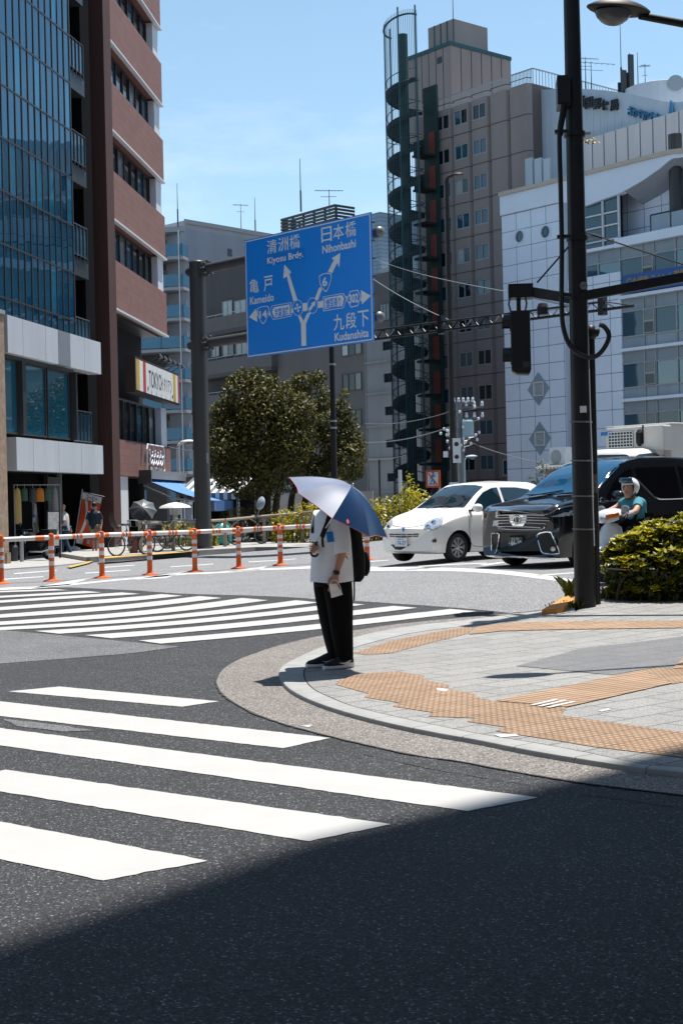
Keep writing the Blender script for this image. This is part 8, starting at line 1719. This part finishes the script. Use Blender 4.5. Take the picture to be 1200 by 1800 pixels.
strap([V3(600, 903, -.10), V3(575, 895, -.13), V3(557, 906, -.12), V3(551, 925, -.08), V3(550, 937, -.06)], .04); strap([V3(606, 975, .20), V3(611, 985, .17), V3(617, 992, .10)], .02); strap([V3(586, 945, .225), V3(587, 960, .23)], .010)
strap([V3(622, 1018, .05), V3(622.5, 1040, .05), V3(622, 1056, .05)], .014)
m2 = MB(); a, b, c, d = V3(573, 935, .225), V3(585, 934, .225), V3(587.5, 952, .235), V3(576, 953.5, .235); m2.loft([[p + Vector((.01, .016, 0)) for p in (a, b, c, d)], [p + Vector((.012, .022, 0)) for p in (a, b, c, d)]], 'card_blue'); m2.build('card_holder', bpk)
# folded white mask held in the left hand
m2 = MB(); q = [V3(578, 1026, .285), V3(591, 1026, .285), V3(602, 1045, .295), V3(582, 1051, .30)]; n_ = 8; vs = []
for j in range(n_ + 1):
    for i in range(n_ + 1):
        u, w = i / n_, j / n_; p = q[0].lerp(q[1], u).lerp(q[3].lerp(q[2], u), w); vs.append(p + Vector((.4, 1, 0)).normalized() * (.012 * math.sin(w * math.pi * 3) * .3 + .02 * math.sin(math.pi * u)))
fs = [(j * (n_ + 1) + i, j * (n_ + 1) + i + 1, (j + 1) * (n_ + 1) + i + 1, (j + 1) * (n_ + 1) + i) for j in range(n_) for i in range(n_)]
k = len(vs); m2.add(vs + [p + Vector((.0, .004, 0)) for p in vs], fs + [tuple(x + k for x in reversed(f_)) for f_ in fs], 'mask_white'); mo = m2.build('mask_cloth', None, smooth=80); mk = thing('face_mask', 'folded white face mask dangling from the left hand of the person at the kerb', 'face mask', Mp_); mo.parent = mk
m2 = MB(); m2.tube([tuple(p) for p in catmull([tuple(V3(579, 1028, .29)), tuple(V3(583, 1022, .28)), tuple(V3(590, 1020, .28)), tuple(V3(597, 1030, .29)), tuple(V3(600, 1042, .295))], 5)], .004, 'mask_white', 5); m2.build('ear_loop', mk)
# umbrella
um = thing('umbrella', 'open pale lilac and navy umbrella with pink trim held over the standing person', 'umbrella', Mp_)
Rc, dep = .525, .255; rimc = tW - ax * (dep + .018)
uu = (Mp_.to_3x3().inverted() @ Vector((.861, 0, -.509))); uu = (uu - ax * uu.dot(ax)).normalized(); vtow = ax.cross(uu)
tocam = Mp_.to_3x3().inverted() @ Vector((0, -1, 0))
if vtow.dot(tocam) < 0: sgn = -1
else: sgn = 1
parts = {}
# rib angles measured from the direction to the camera; panels right of it stay navy, the rest carry painted sheen
def cmat(i): return 'canopy_navy' if i in (NV) else 'canopy_navy_sheen'
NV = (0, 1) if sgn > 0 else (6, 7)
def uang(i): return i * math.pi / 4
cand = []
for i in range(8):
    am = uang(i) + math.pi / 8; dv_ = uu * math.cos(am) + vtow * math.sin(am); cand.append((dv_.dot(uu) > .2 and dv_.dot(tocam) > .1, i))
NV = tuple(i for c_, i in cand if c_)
mbs = {}
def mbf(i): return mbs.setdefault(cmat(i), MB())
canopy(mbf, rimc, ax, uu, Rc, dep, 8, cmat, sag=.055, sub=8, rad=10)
co = mbs['canopy_navy_sheen'].build('canopy', um, smooth=40); mbs['canopy_navy'].build('dark_panel', co, smooth=40)
m2 = MB(); n_ = 8
for i in range(n_):
    q = []
    for k_ in range(9):
        t = k_ / 8; a = (i + t) * 2 * math.pi / n_; dip = math.sin(math.pi * t); chord = math.cos(math.pi / n_) / math.cos((t - .5) * 2 * math.pi / n_); r_ = Rc * chord * (1 - .055 * dip); h_ = dep * math.cos(math.pi / 2 * .94) - .055 * .35 * dip * Rc * .15; q.append(rimc + ax * h_ + (uu * math.cos(a) + vtow * math.sin(a)) * r_)
    m2.tube(q, .0022, 'pink_trim', 5)
m2.build('trim', co)
for i in range(n_):
    a = i * 2 * math.pi / n_; q = [rimc + ax * (dep * math.cos(t * math.pi / 2 * .94) - .006) + (uu * math.cos(a) + vtow * math.sin(a)) * Rc * t for t in np.linspace(0.03, 1.015, 10)]; m2 = MB(); m2.tube(q, .0035, 'steel', 5)
    mid = q[5]; m2.tube([mid, rimc + ax * .02 + (uu * math.cos(a) + vtow * math.sin(a)) * .02], .003, 'steel', 4); m2.build('rib', um)
m2 = MB(); m2.tube([hW + ax * .06, tW - ax * .015], .0065, 'steel', 8); m2.build('shaft', um); m2 = MB(); m2.lathe([(.012, -.03), (.011, .0), (.008, .022), (.003, .026)], 'steel', 10, tW - ax * .01, ax); m2.build('ferrule', um)
hk = Vector((1, 0, 0)) if True else 0; fw = Mp_.to_3x3().inverted() @ Vector((1, 0, -.35)); fw = (fw - ax * fw.dot(ax)).normalized(); q = [hW + ax * .09, hW + ax * .02]; rH = .032
q += [hW - ax * .015 + fw * rH * (1 - math.cos(t)) - ax * rH * math.sin(t) * 1.1 for t in np.linspace(0, math.pi * 1.08, 12)]
m2 = MB(); m2.tube(q, .0115, 'wood_handle', 10); m2.build('handle', um, smooth=70)
# small pink rider mark on the navy panel
a = None
inv = Mp_.inverted(); m2 = MB()
bm = bmesh.new(); bm.from_mesh(co.children[0].data if co.children[0].name.startswith('dark') else [c for c in co.children if c.name.startswith('dark')][0].data); bv = BVHTree.FromBMesh(bm); bm.free()
def onc(px, py):
    o_ = inv @ Vector((0, 0, HC)); d_ = (inv.to_3x3() @ ray(px, py)).normalized(); h = bv.ray_cast(o_, d_)
    return h[0] - d_ * .004 if h[0] else None
for pts in (((608.5, 914), (611, 912), (613, 915), (613.5, 919), (611, 921), (609, 918)), ((609.5, 919), (613.5, 918), (614.5, 923), (612, 927), (610.5, 924)), ((611.5, 924), (613.5, 923), (612.5, 928.5), (611, 928))):
    q = [onc(*p) for p in pts]
    if all(q): m2.add(q, [tuple(range(len(q)))], 'pink_trim')
if m2.v: m2.build('emblem', co)

# ------------------------------------------------------------------ scooter and rider
mat('tee_teal', (.035, .20, .26), .8, var=.1, vs=6); mat('helmet_white', (.66, .67, .68), .2, var=.03, coat=.5); glass_mat('visor_smoke', (.02, .08, .14), 1.6, .05); mat('scooter_white', (.62, .64, .68), .25, var=.02, coat=.5); mat('glove_black', (.02, .02, .022), .7, var=.1); mat('sleeve_grey', (.30, .30, .32), .8, var=.2, vs=9)
Ysc = 21.2; g = P(1112, 1000, Ysc); g.z = gz(g.x, g.y); Msc = Matrix.Translation(g) @ rotz(DBa + R(4)); osc = lambda x, y, yo=0: on(Msc, x, y, yo)
def S3(px, py, y): a = osc(px, py, y); return Vector((a[0], y, a[1]))
sc_ = thing('scooter', 'white motor scooter with amber indicators behind the leafy bush', 'scooter', Msc)
xf = S3(1070, 910, 0).x; zb_ = S3(1070, 910, 0).z
m2 = MB(); rings = []
for k, (dx, w, h, dz) in enumerate(((-.20, .06, .03, -.02), (-.16, .15, .08, 0), (-.06, .22, .10, .02), (.08, .24, .09, .05), (.18, .16, .06, .06))): rings.append([(xf + dx, w * math.cos(a), zb_ + dz + h * math.sin(a)) for a in np.linspace(0, 6.2832, 18, endpoint=False)])
m2.loft(rings, 'scooter_white'); co_ = m2.build('handlebar_cowl', sc_, smooth=60)
m2 = MB(); m2.loft([[(xf - .215 + dx, .115 * k * math.cos(a), zb_ - .015 + .06 * k * math.sin(a)) for a in np.linspace(0, 6.2832, 16, endpoint=False)] for dx, k in ((0.0, .55), (.03, .95), (.08, 1.05))], 'lamp_clear'); m2.build('headlight', co_, smooth=60)
for s_ in (-1, 1): m2 = MB(); m2.loft([[(xf - .16 + dx, s_ * (.10 + .11 * t + dx * .3) + .02 * math.cos(a), zb_ + .01 + .04 * t + .032 * math.sin(a)) for a in np.linspace(0, 6.2832, 10, endpoint=False)] for t, dx in ((0, -.035), (.5, -.01), (1, .06))], 'amber'); m2.build('indicator', co_, smooth=60)
m2 = MB(); rings = []
for z, w, x0, th in ((.30, .10, .02, .10), (.45, .20, -.02, .12), (.65, .22, .02, .10), (.80, .17, .05, .09), (zb_ - .08, .07, .03, .06)): rings.append([(xf + x0 + th * math.cos(a), w * math.sin(a), z) for a in np.linspace(0, 6.2832, 18, endpoint=False)])
m2.loft(rings, 'scooter_white'); m2.build('leg_shield', sc_, smooth=60)
m2 = MB(); m2.loft([[(xf - .18 + .30 * math.cos(t), .085 * k, .26 + .30 * math.sin(t)) for k in (-1, -.7, 0, .7, 1)] for t in np.linspace(.5, 2.7, 12)], 'scooter_white', cap=False, closed=False); m2.build('mudguard', sc_, smooth=60)
m2 = MB(); m2.loft([[(xf + x, w * math.cos(a), z + h * math.sin(a)) for a in np.linspace(0, 6.2832, 14, endpoint=False)] for x, w, z, h in ((.15, .16, .28, .06), (.45, .17, .28, .08), (.6, .16, .50, .22), (.95, .17, .56, .2), (1.25, .14, .62, .14), (1.4, .06, .68, .06))], 'scooter_white'); m2.build('rear_body', sc_, smooth=60)
m2 = MB(); m2.loft([[(xf + x, w * math.cos(a), z + h * math.sin(a)) for a in np.linspace(0, 6.2832, 14, endpoint=False)] for x, w, z, h in ((.5, .08, .76, .04), (.65, .15, .78, .06), (1.0, .15, .79, .06), (1.25, .1, .82, .05))], 'seat_dark'); m2.build('saddle', sc_, smooth=60)
for x in (-.18, 1.05): m2 = MB(); m2.lathe([(.13, -.05), (.2, -.055), (.235, -.03), (.24, 0), (.235, .03), (.2, .055), (.13, .05)], 'tyre', 24, (xf + x, 0, .24), (0, 1, 0), cap=False); m2.lathe([(.135, -.02), (.03, -.04), (.03, .04), (.135, .02)], 'rim', 14, (xf + x, 0, .24), (0, 1, 0), cap=False); m2.build('wheel', sc_)
hb_n, hb_f = S3(1093, 909, -.30), S3(1062, 901, .32)
m2 = MB(); m2.tube([hb_n, (xf + .05, -.1, zb_ + .03), (xf + .05, .1, zb_ + .03), hb_f], .018, 'trim_black', 8); m2.build('handlebar', sc_)
for px, py, y in ((1098, 896, -.26), (1056, 897, .30)):
    c = S3(px, py, y); m2 = MB(); m2.lathe([(.03, -.02), (.068, -.01), (.07, .012), (.05, .02)], 'bike_grey', 16, c, (-1, 0, .1)); m2.tube([c, Vector((xf + .04, y * .75, zb_ + .03))], .008, 'trim_black', 6); m2.build('mirror', sc_)
rd = thing('person', 'scooter rider in teal shirt and white open face helmet gripping the handlebars', 'person', Msc)
hdp = S3(1106, 859, 0); nkp = S3(1110, 874, 0); shn, shf = S3(1124, 882, -.19), S3(1100, 879, .19); eln, elf = S3(1116, 899, -.27), S3(1082, 892, .30); hipc = Vector((xf + .72, 0, .86)); ch = S3(1112, 886, 0)
pts = [hipc, hipc.lerp(ch, .5), ch, nkp, hdp, shn, eln, hb_n + Vector((.06, 0, .02)), shf, elf, hb_f + Vector((.06, 0, .02)), hipc + Vector((-.05, -.12, -.02)), Vector((xf + .32, -.2, .72)), Vector((xf + .30, -.16, .36)), hipc + Vector((-.05, .12, -.02)), Vector((xf + .32, .2, .72)), Vector((xf + .30, .16, .36))]
edg = [(0, 1), (1, 2), (2, 3), (3, 4), (2, 5), (5, 6), (6, 7), (2, 8), (8, 9), (9, 10), (0, 11), (11, 12), (12, 13), (0, 14), (14, 15), (15, 16)]
m2 = MB(); v, f = skin_geo(pts, edg, [.14, .13, .14, .058, .07, .06, .045, .03, .06, .045, .03, .09, .07, .045, .09, .07, .045], 2); m2.add(v, f, 'skin')
hr = [[(hdp.x + dx + a * math.cos(t), b * math.sin(t), hdp.z + z) for t in np.linspace(0, 6.2832, 18, endpoint=False)] for z, a, b, dx in ((-.14, .05, .05, -.03), (-.11, .075, .062, -.025), (-.05, .09, .07, -.01), (.02, .095, .074, 0), (.08, .08, .065, 0))]
loft_smooth(m2, hr, 'skin', 2); m2.lathe([(.017, -.02), (.015, 0), (.005, .035)], 'skin', 8, (hdp.x - .105, 0, hdp.z - .055), (.25, 0, 1))
for hb, s_ in ((hb_n, -1), (hb_f, 1)): hand(m2, hb + Vector((.075, 0, .035)), Vector((-1, 0, -.25)), Vector((0, 0, -1)), s_, [1.2, 1.25, 1.25, 1.2], 'glove_black' if s_ < 0 else 'skin', thumb=.6)
m2.build('body', rd, smooth=80)
m2 = MB(); rings = []
for t, a, b in ((0, .17, .155), (.25, .165, .16), (.55, .16, .175), (.8, .15, .20), (.93, .12, .17), (1.0, .07, .08)): c = Vector((hipc.x, 0, hipc.z - .05)).lerp(nkp, t); rings.append([(c.x + a * math.cos(q) * (1 + .03 * math.sin(5 * q + t * 9)), b * math.sin(q), c.z + .02 * math.cos(q)) for q in np.linspace(0, 6.2832, 24, endpoint=False)])
loft_smooth(m2, rings, 'tee_teal', 3)
for a, b in ((shn, eln), (shf, elf)): sleeve(m2, a.lerp(ch, .25), a.lerp(b, .58), .082, .066, Vector((0, 0, 0)), 'tee_teal')
m2.build('shirt', rd, smooth=80)
m2 = MB(); sleeve(m2, eln.lerp(hb_n, .35), hb_n + Vector((.09, 0, .03)), .046, .038, Vector((0, 0, 0)), 'sleeve_grey'); m2.build('arm_sleeve', rd, smooth=80)
m2 = MB(); v, f = skin_geo(pts[11:17] + [hipc], [(6, 0), (0, 1), (1, 2), (6, 3), (3, 4), (4, 5)], [.1, .085, .06, .1, .085, .06, .16], 2, root=6); m2.add(v, f, 'trousers_black'); m2.build('trousers', rd, smooth=80)
for s_ in (-.16, .16): m2 = MB(); m2.loft([[(xf + .40 - x, s_ + w * math.cos(a), .30 + h * max(0, math.sin(a))) for a in np.linspace(0, 6.2832, 12, endpoint=False)] for x, w, h in ((0, .03, .07), (.08, .045, .1), (.2, .05, .06), (.27, .03, .035))], 'shoe_black'); m2.build('shoe', rd, smooth=60)
hm = thing('helmet', 'white open face helmet with raised smoked peak on the scooter rider', 'helmet', Msc); c = hdp + Vector((.015, 0, .03)); N1, N2 = 26, 16; vs = []; fs = []
for j in range(N2 + 1):
    ph = math.pi * .5 - (math.pi * .5 + 1.05) * j / N2
    for i in range(N1): a = 2 * math.pi * i / N1; vs.append(c + Vector((.145 * math.cos(a) * math.cos(ph), .13 * math.sin(a) * math.cos(ph), .14 * math.sin(ph))))
for j in range(N2):
    for i in range(N1):
        a = 2 * math.pi * (i + .5) / N1; ph = math.pi * .5 - (math.pi * .5 + 1.05) * (j + .5) / N2
        if math.cos(a) < -.42 and ph < .22: continue
        fs.append((j * N1 + i, j * N1 + (i + 1) % N1, (j + 1) * N1 + (i + 1) % N1, (j + 1) * N1 + i))
m2 = MB(); m2.add(vs, fs, 'helmet_white'); ho = m2.build('shell', hm, smooth=80)
md = ho.modifiers.new('thick', 'SOLIDIFY'); md.thickness = .02; md.offset = -1
m2 = MB(); m2.loft([[c + Vector((-.150 * math.cos(a) * r_ - ex, .134 * math.sin(a) * r_, z)) for a in np.linspace(-1.1, 1.1, 14)] for r_, ex, z in ((1.0, 0, .045), (1.02, .03, .07), (1.0, .05, .10), (.9, .04, .135))], 'visor_smoke', cap=False, closed=False); m2.build('visor', hm, smooth=80)
m2 = MB(); m2.tube([c + Vector((-.03, .12, -.09)), c + Vector((-.06, .05, -.17)), c + Vector((-.06, -.05, -.17)), c + Vector((-.03, -.12, -.09))], .009, 'strap_black', 6); m2.build('chin_strap', hm)

# ------------------------------------------------------------------ pedestrians by the shops
def walker(px, py, h, yaw, label, shirt, pants, stride, hair, cap=None, shorts=False, vest=None, arm=.2):
    g = G(px, py, .04); t = thing('person', label, 'person', Matrix.Translation(g) @ rotz(yaw) @ Matrix.Scale(h / 1.72, 4)); s = stride
    hip = Vector((0, 0, .92)); chst = Vector((.03, 0, 1.33)); nk = Vector((.05, 0, 1.47)); hd = Vector((.08, 0, 1.60))
    A = lambda y, f: [Vector((.02, y, 1.38)), Vector((.02 - f * .35, y * 1.25, 1.12)), Vector((f * .4 + .08, y * 1.3, .90))]
    al, ar = A(.19, arm), A(-.19, -arm); L_ = lambda y, f: [Vector((0, y, .88)), Vector((f * .5 + .05, y, .48)), Vector((f, y, .09))]
    ll, lr = L_(.09, s), L_(-.09, -s * .8)
    pts = [hip, Vector((.01, 0, 1.12)), chst, nk, hd] + al + ar + ll + lr; edg = [(0, 1), (1, 2), (2, 3), (3, 4), (2, 5), (5, 6), (6, 7), (2, 8), (8, 9), (9, 10), (0, 11), (11, 12), (12, 13), (0, 14), (14, 15), (15, 16)]
    m2 = MB(); v, f = skin_geo(pts, edg, [.13, .125, .13, .055, .06, .055, .042, .028, .055, .042, .028, .085, .058, .04, .085, .058, .04], 2); m2.add(v, f, 'skin')
    hr = [[(hd.x + dx + a * math.cos(q), b * math.sin(q), hd.z + z) for q in np.linspace(0, 6.2832, 16, endpoint=False)] for z, a, b, dx in ((-.12, .05, .05, .02), (-.09, .075, .06, .02), (-.03, .095, .072, .005), (.04, .10, .077, -.005), (.09, .085, .066, -.01), (.12, .04, .03, -.01))]
    loft_smooth(m2, hr, 'skin', 2); m2.lathe([(.016, -.02), (.015, 0), (.004, .03)], 'skin', 8, (hd.x + .10, 0, hd.z - .03), (-.25, 0, 1))
    for a in (al, ar): d = (a[2] - a[1]).normalized(); hand(m2, a[2], d, Vector((0, -a[2].y, 0)), 1, [.4, .45, .5, .5])
    m2.build('body', t, smooth=80)
    m2 = MB(); rings = []
    for z, a, b, x in ((.84, .145, .175, 0), (1.0, .14, .175, 0), (1.2, .145, .19, .015), (1.36, .13, .20, .03), (1.44, .09, .13, .04), (1.48, .06, .065, .05)): rings.append([(x + a * math.cos(q) * (1 + .03 * math.sin(4 * q + z * 9)), b * math.sin(q), z) for q in np.linspace(0, 6.2832, 20, endpoint=False)])
    loft_smooth(m2, rings, shirt, 3)
    for a in (al, ar): sleeve(m2, a[0] + Vector((0, -a[0].y * .2, 0)), a[0].lerp(a[1], .85), .075, .066, Vector((0, 0, 0)), shirt)
    m2.build('shirt', t, smooth=80)
    m2 = MB(); k = .98 if not shorts else .98; ends = []
    v, f = skin_geo([hip] + [p for L2 in (ll, lr) for p in (L2[0], L2[1], L2[2] if not shorts else L2[1] + Vector((0, 0, -.03)))], [(0, 1), (1, 2), (2, 3), (0, 4), (4, 5), (5, 6)], [.145, .10, .078, .062 if not shorts else .08, .10, .078, .062 if not shorts else .08], 2); m2.add(v, f, pants); m2.build('trousers', t, smooth=80)
    for L2 in (ll, lr): m2 = MB(); a = L2[2]; m2.loft([[(a.x - .06 + x, a.y + w * math.cos(q), a.z - .08 + h_ * max(0, math.sin(q))) for q in np.linspace(0, 6.2832, 12, endpoint=False)] for x, w, h_ in ((0, .03, .07), (.08, .045, .1), (.2, .05, .06), (.27, .03, .035))], 'sole_white' if not shorts else 'shoe_black'); m2.build('shoe', t, smooth=60)
    if hair: m2 = MB(); loft_smooth(m2, [[(min(p[0] - .01 + (p[0] - hd.x) * .08, hd.x + .06), p[1] * 1.1, p[2] + .012) for p in r] for r in hr[2:]], hair, 2); m2.build('hair', t, smooth=60)
    if cap: m2 = MB(); loft_smooth(m2, [[(p[0] + (p[0] - hd.x) * .1, p[1] * 1.12, p[2] + .015) for p in r] for r in hr[3:]], cap, 2); m2.loft([[(hd.x + x, w * q, hd.z + .055 - abs(q) * .01) for q in (-1, -.5, 0, .5, 1)] for x, w in ((.08, .08), (.15, .075), (.19, .04))], cap, cap=False, closed=False); m2.build('cap', t, smooth=60)
    return t
mat('shirt_grey', (.42, .41, .40), .85, var=.08); mat('tee_navy', (.012, .025, .045), .85, var=.1); mat('shorts_tan', (.22, .17, .12), .85, var=.1); mat('jeans', (.02, .05, .10), .85, var=.2); mat('cap_navy', (.02, .03, .05), .8, var=.1); mat('undersleeve', (.015, .015, .02), .8, var=.1)
walker(116, 977, 1.72, R(168), 'bald man in a pale grey shirt and jeans walking past the menu boards', 'shirt_grey', 'jeans', -.22, None, None, arm=.3)
walker(167, 974, 1.76, R(80), 'man in a navy tee shirt, cap and tan shorts in front of the orange banner', 'tee_navy', 'shorts_tan', .12, 'hair_black', 'cap_navy', True)
# manhole cover by the white car
mat('iron_cover', (.07, .07, .07), .6, .4, var=.3, vs=30, bump=.5, bs=60)
c = G(742, 999.5); sheet('manhole_cover', [[(c.x + .33 * math.cos(t), c.y + .33 * math.sin(t)) for t in np.linspace(0, 2 * math.pi, 28, endpoint=False)]], .008, 'iron_cover')
